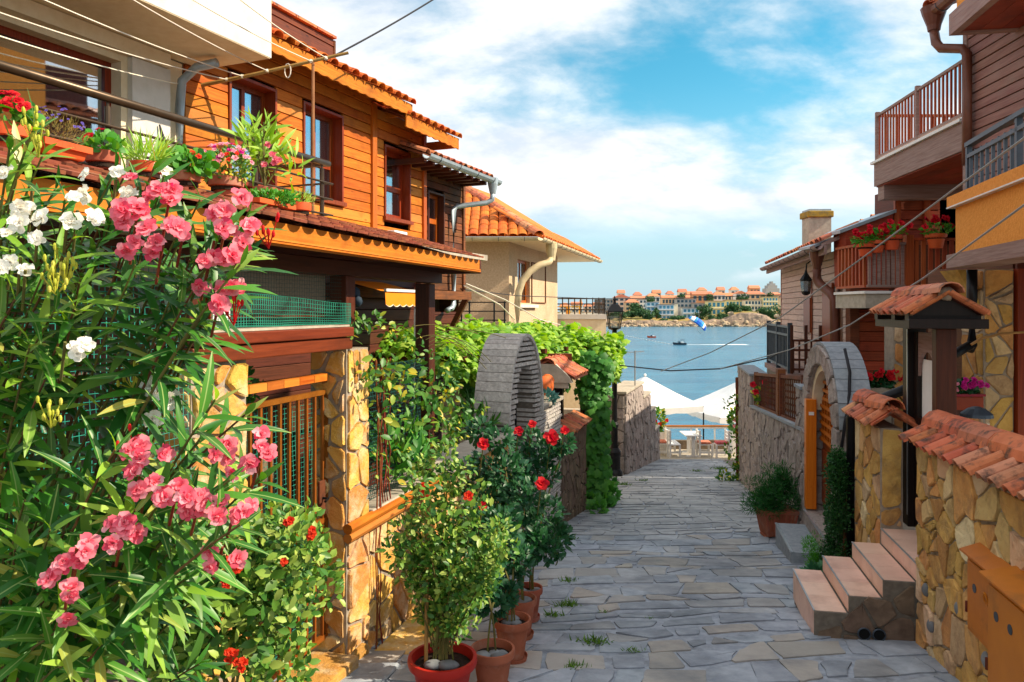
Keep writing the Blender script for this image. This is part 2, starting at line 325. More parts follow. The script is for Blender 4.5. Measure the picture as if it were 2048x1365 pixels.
M['iron_black'] = mk('black_painted_iron', '#1b1c1f', '#141518', 10, (1, 1, 1), 0.42, 0.1, 0.002, 0.05, 0.004, metal=0.3)
M['iron_grey'] = mk('grey_blue_painted_rail', '#4c5560', '#3d464f', 10, (1, 1, 1), 0.45, 0.05, 0.001, 0.05, 0.004, metal=0.3)
M['rust'] = mk('rusty_iron', '#6d3520', '#4b2417', 14, (1, 1, 1), 0.85, 0.4, 0.004, 0.1, 0.01)
M['zinc'] = mk('grey_blue_zinc', '#b0bcc4', '#98a6b0', 6, (1, 1, 1), 0.42, 0.08, 0.003, 0.04, 0.004, metal=0.35)
M['copper_brown'] = mk('brown_painted_gutter', '#7a4c3c', '#643c2e', 6, (1, 1, 1), 0.4, 0.08, 0.003, 0.04, 0.004)
M['gutter_cream'] = mk('cream_gutter', '#d8c8a2', '#c4b288', 6, (1, 1, 1), 0.5, 0.1, 0.003, 0.03, 0.004, dark='#8a5a34', dscale=5, dlo=0.6, dhi=0.75)
M['white_paint'] = mk('white_painted_wood', '#eceae6', '#e0ddd8', 8, (1, 1, 1), 0.5, 0.1, 0.002, 0.03, 0.002)
M['white_cloth'] = mk('white_canvas', '#f4f3f0', '#ebe9e5', 5, (1, 1, 1), 0.85, 0.1, 0.004, 0.02, 0.002)
M['tile_pink'] = mk('pink_glazed_step_tile', '#efc8b2', '#e3b8a2', 5, (1, 1, 1), 0.38, 0.08, 0.003, 0.05, 0.006, dark='#b98f7c', dscale=3, dlo=0.5, dhi=0.8, dworld=True, det=9)
M['steel_trim'] = mk('steel_edge_trim', '#b9c0c4', '#a7afb4', 6, (1, 1, 1), 0.35, 0, 0.001, 0.03, 0.002, metal=0.6)
M['meter_box'] = mk('ochre_painted_metal', '#c5761f', '#b86a18', 5, (1, 1, 1), 0.42, 0.06, 0.002, 0.04, 0.004, dark='#8f5a24', dscale=4, dlo=0.52, dhi=0.75, det=9)
M['cord'] = mk('dark_cable', '#2a2a30', '#1e1e24', 5, (1, 1, 1), 0.6, 0, 0.001)
M['cord_white'] = mk('white_cord', '#e8e0d0', '#d8cfbd', 5, (1, 1, 1), 0.7, 0, 0.001)
M['cord_grey'] = mk('grey_cable', '#9a9a98', '#868684', 5, (1, 1, 1), 0.6, 0, 0.001)
M['net'] = mk('green_netting', '#2f9c84', '#238571', 5, (1, 1, 1), 0.7, 0, 0.001, 0.02, 0.004)
M['net_dark'] = mk('dark_green_netting', '#1b5a52', '#154a44', 5, (1, 1, 1), 0.7, 0, 0.001, 0.02, 0.004)
M['blind'] = mk('taupe_roller_blind', '#8f8474', '#7c7263', 30, (1, 1, 4), 0.9, 0.2, 0.002, 0.02, 0.003)
M['interior'] = mk('dim_interior_plaster', '#8a7866', '#75644f', 3, (1, 1, 1), 0.9, 0.1, 0.004)  # plaster darkened in colour to carry the shade of veranda and rooms
M['curtain'] = mk('brown_lace_curtain', '#8a7460', '#6b5846', 3, (14, 14, 0.6), 0.9, 0.6, 0.02, 0.03, 0.003)
M['curtain_white'] = mk('white_lace_curtain', '#d8d0c4', '#bfb5a6', 3, (14, 14, 0.6), 0.9, 0.6, 0.02, 0.03, 0.003)
M['awning'] = mk('orange_awning_cloth', '#f08a16', '#e37d0e', 3, (1, 1, 1), 0.8, 0.05, 0.002)
M['rubber_blue'] = mk('dark_blue_cloth', '#2c3a4c', '#222e3e', 8, (1, 1, 1), 0.8, 0.4, 0.006)
M['cushion'] = mk('red_patterned_cushion', '#b8392f', '#d88a7c', 14, (1, 1, 1), 0.9, 0.1, 0.003)
M['sign_blue'] = mk('blue_enamel_plate', '#1a6fae', '#1560a0', 4, (1, 1, 1), 0.35, 0, 0.001)
M['sign_white'] = mk('white_enamel_plate', '#f2f2ee', '#eaeae6', 4, (1, 1, 1), 0.4, 0, 0.001)
M['plastic_white'] = mk('white_plastic', '#dfe3e8', '#d2d7dd', 6, (1, 1, 1), 0.35, 0.02, 0.001)
M['plastic_red'] = mk('dark_red_plastic', '#8e2418', '#7d1e14', 5, (1, 1, 1), 0.45, 0.03, 0.002)
M['dark_hole'] = mk('dark_opening_shade', '#0c0d0e', '#08090a', 5, (1, 1, 1), 0.9, 0, 0.001)  # near-black colour stands for the shade inside pipe ends and the doorway
M['stem'] = mk('green_brown_stem', '#6f6a35', '#55502a', 10, (1, 1, 1), 0.8, 0.2, 0.003)
M['stem_brown'] = mk('brown_woody_stem', '#7a5434', '#5a3c26', 10, (1, 1, 3), 0.85, 0.4, 0.004)
M['stem_red'] = mk('reddish_vine_stem', '#8a4526', '#6d341e', 10, (1, 1, 3), 0.85, 0.3, 0.004)
M['bamboo'] = mk('bamboo_cane', '#b08350', '#94693c', 8, (1, 1, 1), 0.6, 0.2, 0.003)
M['ole'] = leafmat('oleander_leaf', ['#23561f', '#336f24', '#4f8a2c', '#2a6026', '#7ea444'], 0.22, 0.38)
M['ole_obj'] = leafmat('oleander_leaf_veined', ['#265a20', '#367426', '#54902e', '#2c6426', '#84aa46', '#b0a850'], 0.24, 0.36, vein=True)
M['ole_light'] = leafmat('oleander_leaf_young', ['#6fa030', '#8fbb3e', '#a9c955'], 0.35, 0.45)
M['rose'] = leafmat('rose_leaf', ['#2c5a1c', '#46782a', '#7a9e38', '#aebf5c', '#35662a', '#5f8a2c'], 0.2, 0.42)  # sunlit yellow and shadowed dark tones both put into the leaf colours
M['rose_dark'] = leafmat('dark_rose_leaf', ['#1e4a28', '#2a5c30', '#24523a', '#35693a'], 0.25, 0.4)
M['vine'] = leafmat('climber_leaf', ['#38702a', '#5f9034', '#457c2c', '#2c5f26', '#8aa83c', '#cdbb3e'], 0.25, 0.42)
M['grape'] = leafmat('grape_leaf', ['#4f8a22', '#7fb032', '#a4c848', '#5f9a28', '#b8d456'], 0.36, 0.5)
M['grape_dark'] = leafmat('grape_leaf_shaded', ['#3f8030', '#4f9236', '#2f6d2c', '#5fa03a'], 0.35, 0.5)  # darker copy of the grape leaf, shade put into its colour
M['fern'] = leafmat('asparagus_fern_leaf', ['#1f5a26', '#2a6e2c', '#17471f', '#357a30'], 0.25, 0.5)
M['ivy'] = leafmat('small_creeper_leaf', ['#1d4a22', '#2a5e28', '#17401f', '#3a6e30'], 0.22, 0.45)
M['moss'] = leafmat('bright_green_cushion_leaf', ['#3f8a22', '#55a02a', '#2f7620'], 0.25, 0.5)
M['geranium'] = leafmat('geranium_leaf', ['#3f8a2a', '#57a036', '#2f7424', '#7ab544'], 0.3, 0.5)
M['grass'] = leafmat('joint_grass_blade', ['#3f6a22', '#557d2a', '#6a8f36'], 0.3, 0.5)
M['blueplant'] = leafmat('blue_green_succulent', ['#4a7a76', '#5f8f86', '#3f6b6a'], 0.15, 0.6)
M['pink'] = leafmat('pink_oleander_petal', ['#ea6c7e', '#f491a0', '#de4e68', '#f9b4bc', '#e65a72'], 0.35, 0.6, 0.2)
M['white'] = leafmat('white_oleander_petal', ['#f6f3ea', '#fbfaf5', '#efe9da'], 0.35, 0.6, 0.2)
M['red'] = leafmat('red_petal', ['#c81a22', '#dc2a2a', '#b01020'], 0.3, 0.6, 0.2)
M['redorange'] = leafmat('orange_red_petal', ['#d83a1c', '#e84a22', '#c42a18'], 0.3, 0.6, 0.2)
M['magenta'] = leafmat('magenta_petal', ['#c81a8a', '#dc3a9c', '#b01078'], 0.3, 0.6, 0.2)
M['palepink'] = leafmat('pale_pink_petal', ['#f0a0b4', '#f4b8c6', '#e88aa2'], 0.3, 0.6, 0.2)
M['bud'] = leafmat('yellow_green_bud', ['#c8c84a', '#b4bb3c', '#d8d060'], 0.2, 0.6, 0.2)
def glassmat(name, tint, rough=0.03, mixf=0.55):
    m, N, L, B = nodes(name)
    setin(B, 'Base Color', (*srgb(tint), 1)); setin(B, 'Roughness', rough); setin(B, 'Specular IOR Level', 1.0)
    gl = N.new('ShaderNodeBsdfGlossy'); setin(gl, 'Roughness', rough); gl.inputs[0].default_value = (0.9, 0.95, 1, 1)
    tr = N.new('ShaderNodeBsdfTransparent'); tr.inputs[0].default_value = (*[0.5 + 0.5 * c for c in srgb(tint)], 1)
    mx = N.new('ShaderNodeMixShader'); setin(mx, 0, mixf); L.new(tr.outputs[0], mx.inputs[1]); L.new(gl.outputs[0], mx.inputs[2])
    L.new(mx.outputs[0], N['Material Output'].inputs[0]); return m
M['glass'] = glassmat('window_glass', '#c8d4dc', 0.02, 0.45)
M['glass_lamp'] = glassmat('lamp_glass', '#e8d8b0', 0.1, 0.2)
# ------------------------------------------------------------------ builders of repeated pieces
def planks(fr, a0, a1, c0, c1, holes, mat, parent, ph=0.125, th=0.022, b=0.0, name='plank', split=None, top=None):
    """horizontal boards, one object each; holes = [(a0,a1,c0,c1)]; top(a)->upper limit"""
    c = c0
    while c < c1 - 0.02:
        e = min(c + ph, c1); segs = [(a0, a1)]
        for h in holes:
            if h[2] < e - 0.01 and h[3] > c + 0.01:
                ns = []
                for s in segs:
                    if h[1] <= s[0] or h[0] >= s[1]: ns.append(s); continue
                    if h[0] > s[0] + 0.01: ns.append((s[0], h[0]))
                    if h[1] < s[1] - 0.01: ns.append((h[1], s[1]))
                segs = ns
        if split:
            ns = []
            for s in segs:
                if s[1] - s[0] > split * 1.3:
                    m = s[0] + (s[1] - s[0]) * random.uniform(0.3, 0.7); ns += [(s[0], m - 0.002), (m + 0.002, s[1])]
                else: ns.append(s)
            segs = ns
        for s in segs:
            t = th + random.uniform(-0.003, 0.003); g = 0.004
            mb = MB(); cc0, cc1 = c + g, e - g * 0.4
            # bevel-edged board: slightly tilted face (lap) and chamfer
            p = [(b - 0.01, cc0), (b + t, cc0 + 0.004), (b + t - 0.004, cc1 - 0.008), (b + t - 0.012, cc1), (b - 0.01, cc1)]
            i = len(mb.v); n = len(p)
            mb.v += [fr(s[0], q[0], q[1]) for q in p] + [fr(s[1], q[0], q[1]) for q in p]
            mb.f.append(tuple(range(n))); mb.f.append(tuple(range(2 * n - 1, n - 1, -1)))
            for k in range(n): mb.f.append((k, n + k, n + (k + 1) % n, (k + 1) % n))
            obj(name, mb, mat, parent)
        c = e
def clip(poly, nx, ny, d):
    """keep points with nx*x+ny*y <= d"""
    out = []; n = len(poly)
    for i in range(n):
        p = poly[i]; q = poly[(i + 1) % n]
        sp = nx * p[0] + ny * p[1] - d; sq = nx * q[0] + ny * q[1] - d
        if sp <= 0: out.append(p)
        if (sp < 0 < sq) or (sq < 0 < sp):
            t = sp / (sp - sq); out.append((p[0] + (q[0] - p[0]) * t, p[1] + (q[1] - p[1]) * t))
    return out
def voronoi(pts, rect):
    x0, x1, y0, y1 = rect; cells = []
    A = np.array(pts)
    for i, p in enumerate(pts):
        poly = [(x0, y0), (x1, y0), (x1, y1), (x0, y1)]
        dd = ((A - A[i]) ** 2).sum(1); order = np.argsort(dd)[1:22]
        for j in order:
            q = pts[j]; nx, ny = q[0] - p[0], q[1] - p[1]
            poly = clip(poly, nx, ny, (q[0] ** 2 + q[1] ** 2 - p[0] ** 2 - p[1] ** 2) / 2)
            if len(poly) < 3: break
        if len(poly) >= 3: cells.append(poly)
    return cells
def jgrid(x0, x1, y0, y1, sx, sy, jit=0.38, rr=random):
    pts = []; ny = max(1, round((y1 - y0) / sy)); nx = max(1, round((x1 - x0) / sx))
    for j in range(ny):
        for i in range(nx):
            pts.append((x0 + (i + 0.5 + (0.25 if j % 2 else -0.25) + rr.uniform(-jit, jit)) * (x1 - x0) / nx, y0 + (j + 0.5 + rr.uniform(-jit, jit)) * (y1 - y0) / ny))
    return pts
def area(p): return abs(sum(p[i][0] * p[(i + 1) % len(p)][1] - p[(i + 1) % len(p)][0] * p[i][1] for i in range(len(p)))) / 2
def shrink(poly, g):
    if sum(poly[i][0] * poly[(i + 1) % len(poly)][1] - poly[(i + 1) % len(poly)][0] * poly[i][1] for i in range(len(poly))) < 0: poly = poly[::-1]
    out = poly; n = len(poly)
    for i in range(n):
        p = poly[i]; q = poly[(i + 1) % n]; dx, dy = q[0] - p[0], q[1] - p[1]; l = math.hypot(dx, dy)
        if l < 1e-6: continue
        nx, ny = dy / l, -dx / l
        out = clip(out, nx, ny, nx * p[0] + ny * p[1] - g)
        if len(out) < 3: return None
    return out
def rough_poly(poly, amp, seg=0.07):
    """round the corners, add wobble"""
    n = len(poly); out = []
    for i in range(n):
        p0 = poly[i - 1]; p = poly[i]; q = poly[(i + 1) % n]
        l0 = math.hypot(p[0] - p0[0], p[1] - p0[1]); l1 = math.hypot(q[0] - p[0], q[1] - p[1])
        k0 = min(0.22, 0.016 / max(l0, 1e-4)); k1 = min(0.22, 0.016 / max(l1, 1e-4))
        out.append((p[0] + (p0[0] - p[0]) * k0, p[1] + (p0[1] - p[1]) * k0))
        out.append((p[0] + (q[0] - p[0]) * k1, p[1] + (q[1] - p[1]) * k1))
        if l1 > seg * 2:
            out.append(((p[0] + q[0]) / 2, (p[1] + q[1]) / 2))
    return [(x + random.uniform(-amp, amp), y + random.uniform(-amp, amp)) for x, y in out]
def stone(fn, poly, h, mat, parent, name='stone', amp=0.007, ins=0.006, tilt=0.45):
    """poly in (a,c), fn(a,c,h)->point; proud by h with a chamfered uneven face"""
    p = rough_poly(poly, amp); n = len(p)
    cx = sum(q[0] for q in p) / n; cy = sum(q[1] for q in p) / n
    tx, ty = random.uniform(-tilt, tilt), random.uniform(-tilt, tilt)
    rad = max(max(abs(q[0] - cx), abs(q[1] - cy)) for q in p)
    mb = MB()
    mb.v += [fn(x, y, -0.01) for x, y in p]
    mb.v += [fn(x, y, h * 0.86) for x, y in p]
    k = max(0.5, 1 - ins / max(rad * 0.6, 0.02))
    for x, y in p:
        xx, yy = cx + (x - cx) * k, cy + (y - cy) * k
        mb.v.append(fn(xx, yy, h * (1 + tx * (xx - cx) / rad + ty * (yy - cy) / rad) + random.uniform(-0.2, 0.2) * h))
    mb.v.append(fn(cx + random.uniform(-.3, .3) * rad, cy + random.uniform(-.3, .3) * rad, h * random.uniform(0.8, 1.1)))
    for i in range(n):
        j = (i + 1) % n
        mb.f += [(i, j, n + j, n + i), (n + i, n + j, 2 * n + j, 2 * n + i), (2 * n + i, 2 * n + j, 3 * n)]
    return obj(name, mb, mat, parent)
def stone_face(fr, a0, a1, c0, c1, b, mat, parent, sx=0.24, sy=0.2, h=0.02, gap=0.012, name='stone', jit=0.4, keep=None, along='a', lim=None, **k):
    """rubble face on the plane b=const (along 'a') or the end plane a=const (along 'b')"""
    if along == 'a': fn = lambda x, y, d: fr(x, b + d, y)
    elif along == '-a': fn = lambda x, y, d: fr(x, b - d, y)
    elif along == '-b': fn = lambda x, y, d: fr(b - d, x, y)
    else: fn = lambda x, y, d: fr(b + d, x, y)
    pts = [p for p in jgrid(a0, a1, c0, c1, sx * .92, sy * .92, jit) if random.random() > .22]
    pts += [(p[0] + random.uniform(-.5, .5) * sx, p[1] + random.uniform(-.5, .5) * sy) for p in pts if random.random() < .22]
    pts = [p for p in pts if a0 < p[0] < a1 and c0 < p[1] < c1] or [((a0 + a1) / 2, (c0 + c1) / 2)]
    for poly in voronoi(pts, (a0, a1, c0, c1)):
        if lim:
            for (nx, ny, d) in lim:
                poly = clip(poly, nx, ny, d)
                if len(poly) < 3: break
            if len(poly) < 3: continue
        if keep and not keep(sum(q[0] for q in poly) / len(poly), sum(q[1] for q in poly) / len(poly)): continue
        s = shrink(poly, gap * random.uniform(0.7, 1.3))
        if s and area(s) > 0.0006: stone(fn, s, h * random.uniform(0.7, 1.35), mat, parent, name, **k)
def barrel_mesh(name, w, l, r, mat, taper=0.82, th=0.012, k=7):
    """half-round tile: length along +Y (uphill at +Y), convex +Z, lower end at Y=0"""
    mb = MB()
    for (y, s) in ((0, 1.0), (l, taper)):
        for rad in (1.0, 1.0 - th / (w / 2)):
            for i in range(k):
                t = math.pi * i / (k - 1)
                mb.v.append(Vector((math.cos(t) * w / 2 * s * rad, y, math.sin(t) * r * s * rad)))
    def ix(e, layer, i): return e * 2 * k + layer * k + i
    for i in range(k - 1):
        mb.f += [(ix(0, 0, i), ix(0, 0, i + 1), ix(1, 0, i + 1), ix(1, 0, i)), (ix(0, 1, i), ix(1, 1, i), ix(1, 1, i + 1), ix(0, 1, i + 1)),
                 (ix(0, 0, i), ix(0, 1, i), ix(0, 1, i + 1), ix(0, 0, i + 1)), (ix(1, 0, i), ix(1, 0, i + 1), ix(1, 1, i + 1), ix(1, 1, i))]
    for i in (0, k - 1): mb.f.append((ix(0, 0, i), ix(1, 0, i), ix(1, 1, i), ix(0, 1, i)))
    me = mb.mesh(name); me.materials.append(mat); return me
def slope_mat(p, down, along):
    """matrix with local Y uphill, X along the eave, Z the roof normal"""
    y = -Vector(down).normalized(); x = Vector(along); x = (x - y * x.dot(y)).normalized(); z = x.cross(y)
    if z.z < 0: x = -x; z = -z
    m = Matrix((x, y, z)).transposed().to_4x4(); m.translation = Vector(p); return m
def roof_tiles(me, eave0, eave1, up, rows, step, spacing, parent, name='tile', jit=0.006, cover=None, skip=None):
    """rows of tiles from the eave line eave0-eave1 going up along the vector 'up' (unit)"""
    e0 = Vector(eave0); e1 = Vector(eave1); u = (e1 - e0); L = u.length; u.normalize(); n = max(1, int(L / spacing)); up = Vector(up).normalized()
    for r in range(rows):
        for i in range(n):
            p = e0 + u * ((i + 0.5) * L / n + random.uniform(-jit, jit)) + up * (r * step + random.uniform(-jit, jit) * 2)
            if skip and skip(p, r, i, n): continue
            m = slope_mat(p, -up, u); m = m @ Matrix.Rotation(random.uniform(-0.03, 0.03), 4, 'Z')
            m.translation += m.col[2].to_3d() * (0.012 * r * 0 + random.uniform(0, 0.006))
            o = bpy.data.objects.new(name, me); link(o, parent, m)
            if cover:
                q = p + u * (L / n / 2) - up * 0.03
                m2 = slope_mat(q, -up, u); m2.translation -= m2.col[2].to_3d() * 0.01
                m2 = m2 @ Matrix.Rotation(math.pi, 4, 'Y')
                o = bpy.data.objects.new(name, cover); link(o, parent, m2)
def pans(e0, e1, up, spacing, L_, mat, parent):
    e0 = Vector(e0); u = Vector(e1) - e0; ll = u.length; u.normalize(); n = max(1, int(ll / spacing)); me = barrel_mesh('pan_tile', spacing * .92, L_ * .98, .035, mat, .97)
    for i in range(n + 1):
        m = slope_mat(e0 + u * (i * ll / n) + up * .03 + Vector((0, 0, .032)), -up, u) @ Matrix.Rotation(math.pi, 4, 'Y'); link(bpy.data.objects.new('pan_tile', me), parent, m)
# ------------------------------------------------------------------ foliage
def leaf_tmpl(kind):
    if kind == 'lance':      # oleander: long, narrow, arched, folded along the midrib
        ys = [0, 0.12, 0.35, 0.62, 0.85, 1.0]; ws = [0.012, 0.045, 0.082, 0.074, 0.04, 0.004]
        V = []
        for y, w in zip(ys, ws):
            z = -0.22 * y * y
            V += [(-w, y, z + w * 0.28), (0, y, z), (w, y, z + w * 0.28)]
        F = []
        for i in range(len(ys) - 1): F += [(3*i, 3*i+1, 3*i+4, 3*i+3), (3*i+1, 3*i+2, 3*i+5, 3*i+4)]
    elif kind == 'oval':
        ys = [0, 0.3, 0.7, 1.0]; ws = [0.03, 0.27, 0.24, 0.02]; V = []
        for y, w in zip(ys, ws): z = -0.15 * y * y; V += [(-w, y, z + w * 0.25), (0, y, z), (w, y, z + w * 0.25)]
        F = []
        for i in range(3): F += [(3*i, 3*i+1, 3*i+4, 3*i+3), (3*i+1, 3*i+2, 3*i+5, 3*i+4)]
    elif kind == 'grape':
        out = [(0, 0.0), (0.22, -0.12), (0.52, 0.05), (0.4, 0.28), (0.58, 0.5), (0.3, 0.62), (0, 1.0), (-0.3, 0.62), (-0.58, 0.5), (-0.4, 0.28), (-0.52, 0.05), (-0.22, -0.12)]
        V = [(0, 0.32, 0.06)] + [(x, y, -0.12 * (x * x + (y - .3) ** 2) * 2) for x, y in out]
        F = [(0, 1 + i, 1 + (i + 1) % 12) for i in range(12)]
        V = V; F = [(a, b, c, c) for a, b, c in F]
    elif kind == 'round':
        V = [(0, 0.45, 0.1)] + [(0.5 * math.sin(t), 0.45 - 0.5 * math.cos(t), 0.04 * (i % 2)) for i, t in enumerate(np.linspace(0, 2 * math.pi, 9)[:-1])]
        F = [(0, 1 + i, 1 + (i + 1) % 8, 1 + (i + 1) % 8) for i in range(8)]
    elif kind == 'needle':
        V = [(-0.03, 0, 0), (0.03, 0, 0), (0.025, 0.6, -0.05), (-0.025, 0.6, -0.05), (0, 1, -0.14)]
        F = [(0, 1, 2, 3), (3, 2, 4, 4)]
    elif kind == 'blade':
        V = [(-0.05, 0, 0), (0.05, 0, 0), (0.04, 0.5, -0.05), (-0.04, 0.5, -0.05), (0, 1, -0.3)]
        F = [(0, 1, 2, 3), (3, 2, 4, 4)]
    elif kind == 'petal':
        V = []; F = []
        ys = [0, 0.4, 0.75, 1.0]; ws = [0.12, 0.36, 0.46, 0.3]; zs = [0, 0.1, 0.12, 0.02]
        for j, (y, w, z) in enumerate(zip(ys, ws, zs)):
            for i in range(4): V.append(((i / 1.5 - 1) * w, y + (0.06 if i in (1, 2) else 0) * (j == 3), z + 0.10 * ((i / 1.5 - 1) ** 2) + 0.05 * ((i + j) % 2)))
        for j in range(3):
            for i in range(3): F.append((4*j+i, 4*j+i+1, 4*j+i+5, 4*j+i+4))
    V = np.array(V, float)
    return V, F
TM = {k: leaf_tmpl(k) for k in ('lance', 'oval', 'grape', 'round', 'needle', 'blade', 'petal')}
def tri_fix(F): return [f[:3] if len(f) == 4 and f[2] == f[3] else f for f in F]
def orient(D, Nn):
    """arrays (n,3): direction and normal hint -> (n,3,3) with columns x,y,z"""
    D = D / np.linalg.norm(D, axis=1, keepdims=True)
    X = np.cross(D, Nn); l = np.linalg.norm(X, axis=1, keepdims=True); l[l < 1e-6] = 1; X = X / l
    Z = np.cross(X, D)
    return np.stack([X, D, Z], axis=2)
def scatter(tmpl, pos, D, Nn, size, wid=None):
    V, F = TM[tmpl]; n = len(pos); Rm = orient(np.asarray(D, float), np.asarray(Nn, float))
    S_ = np.asarray(size, float).reshape(-1, 1, 1) * np.ones((n, 1, 1))
    VV = np.repeat(V[None], n, 0)
    if wid is not None: VV = VV * np.stack([np.asarray(wid), np.ones(n), np.ones(n)], 1)[:, None, :]
    P_ = np.einsum('nij,nkj->nki', Rm, VV * S_) + np.asarray(pos, float)[:, None, :]
    k = len(V)
    out = [P_.reshape(-1, 3)]
    quads = []; 
    FF = tri_fix(F)
    return P_.reshape(-1, 3), FF, n, k
class Leaves:
    """collects leaves of one mesh"""
    def __init__(s): s.V = []; s.F3 = []; s.F4 = []; s.n = 0
    def add(s, tmpl, pos, D, Nn, size, wid=None):
        if len(pos) == 0: return s
        V, FF, n, k = scatter(tmpl, pos, D, Nn, size, wid)
        off = s.n + np.arange(n)[:, None, None] * k
        q = np.array([f for f in FF if len(f) == 4], int).reshape(-1, 4); t = np.array([f for f in FF if len(f) == 3], int).reshape(-1, 3)
        if len(q): s.F4.append((q[None] + off).reshape(-1, 4))
        if len(t): s.F3.append((t[None] + off).reshape(-1, 3))
        s.V.append(V); s.n += len(V); return s
    def mesh(s, name='foliage'):
        V = np.concatenate(s.V); me = bpy.data.meshes.new(name)
        f4 = np.concatenate(s.F4) if s.F4 else np.zeros((0, 4), int); f3 = np.concatenate(s.F3) if s.F3 else np.zeros((0, 3), int)
        loops = np.concatenate([f4.ravel(), f3.ravel()]).astype(np.int32)
        starts = np.concatenate([np.arange(len(f4)) * 4, len(f4) * 4 + np.arange(len(f3)) * 3]).astype(np.int32)
        me.vertices.add(len(V)); me.vertices.foreach_set('co', V.astype(np.float32).ravel())
        me.loops.add(len(loops)); me.loops.foreach_set('vertex_index', loops)
        me.polygons.add(len(starts)); me.polygons.foreach_set('loop_start', starts)
        me.update(calc_edges=True); me.polygons.foreach_set('use_smooth', np.ones(len(starts), bool)); return me
def unit(n): v = rng.normal(size=(n, 3)); return v / np.linalg.norm(v, axis=1, keepdims=True)
def blob(c, r, n, hollow=0.35):
    """points in an ellipsoid, denser towards the skin"""
    u = unit(n); rad = (hollow + (1 - hollow) * rng.random(n)) ** 0.6
    return np.array(c) + u * rad[:, None] * np.array(r), u
def one_leaf(kind, mat):
    V, F = TM[kind]; me = npmesh('leaf', [tuple(v) for v in V], [tuple(f) for f in tri_fix(F)]); me.materials.append(mat)
    me.polygons.foreach_set('use_smooth', [True] * len(me.polygons)); return me
def flower_mesh(name, mat, layers=((5, 1.0, 0.35), (5, 0.75, 0.8), (4, 0.5, 1.2)), size=1.0, seed=0):
    """double ruffled flower, facing +Z, radius ~1"""
    r0 = np.random.default_rng(seed); lv = Leaves()
    for (n, s_, lift) in layers:
        a = np.arange(n) * 2 * math.pi / n + r0.random() * 6
        D = np.stack([np.cos(a), np.sin(a), np.tan(lift * (0.8 + 0.4 * r0.random(n)))], 1)
        Nn = np.tile([0, 0, 1.0], (n, 1)) + r0.normal(size=(n, 3)) * 0.3
        lv.add('petal', np.zeros((n, 3)), D, Nn, s_ * (0.85 + 0.3 * r0.random(n)) * size, 0.9 + 0.3 * r0.random(n))
    me = lv.mesh(name)
    co = np.empty(len(me.vertices) * 3, np.float32); me.vertices.foreach_get('co', co)
    co += r0.normal(size=len(co)).astype(np.float32) * 0.055 * size; me.vertices.foreach_set('co', co)
    me.materials.append(mat); return me
def place(me, name, parent, p, D, s, roll=None):
    D = Vector(D).normalized(); q = D.to_track_quat('Z', 'Y').to_matrix().to_4x4()
    m = Matrix.Translation(Vector(p)) @ q @ Matrix.Rotation(random.uniform(0, 6.28) if roll is None else roll, 4, 'Z') @ Matrix.Scale(s, 4)
    o = bpy.data.objects.new(name, me); return link(o, parent, m)
def bez(p0, p1, p2, n=10):
    p0, p1, p2 = Vector(p0), Vector(p1), Vector(p2)
    return [p0 * (1 - t) ** 2 + p1 * 2 * t * (1 - t) + p2 * t * t for t in [i / n for i in range(n + 1)]]
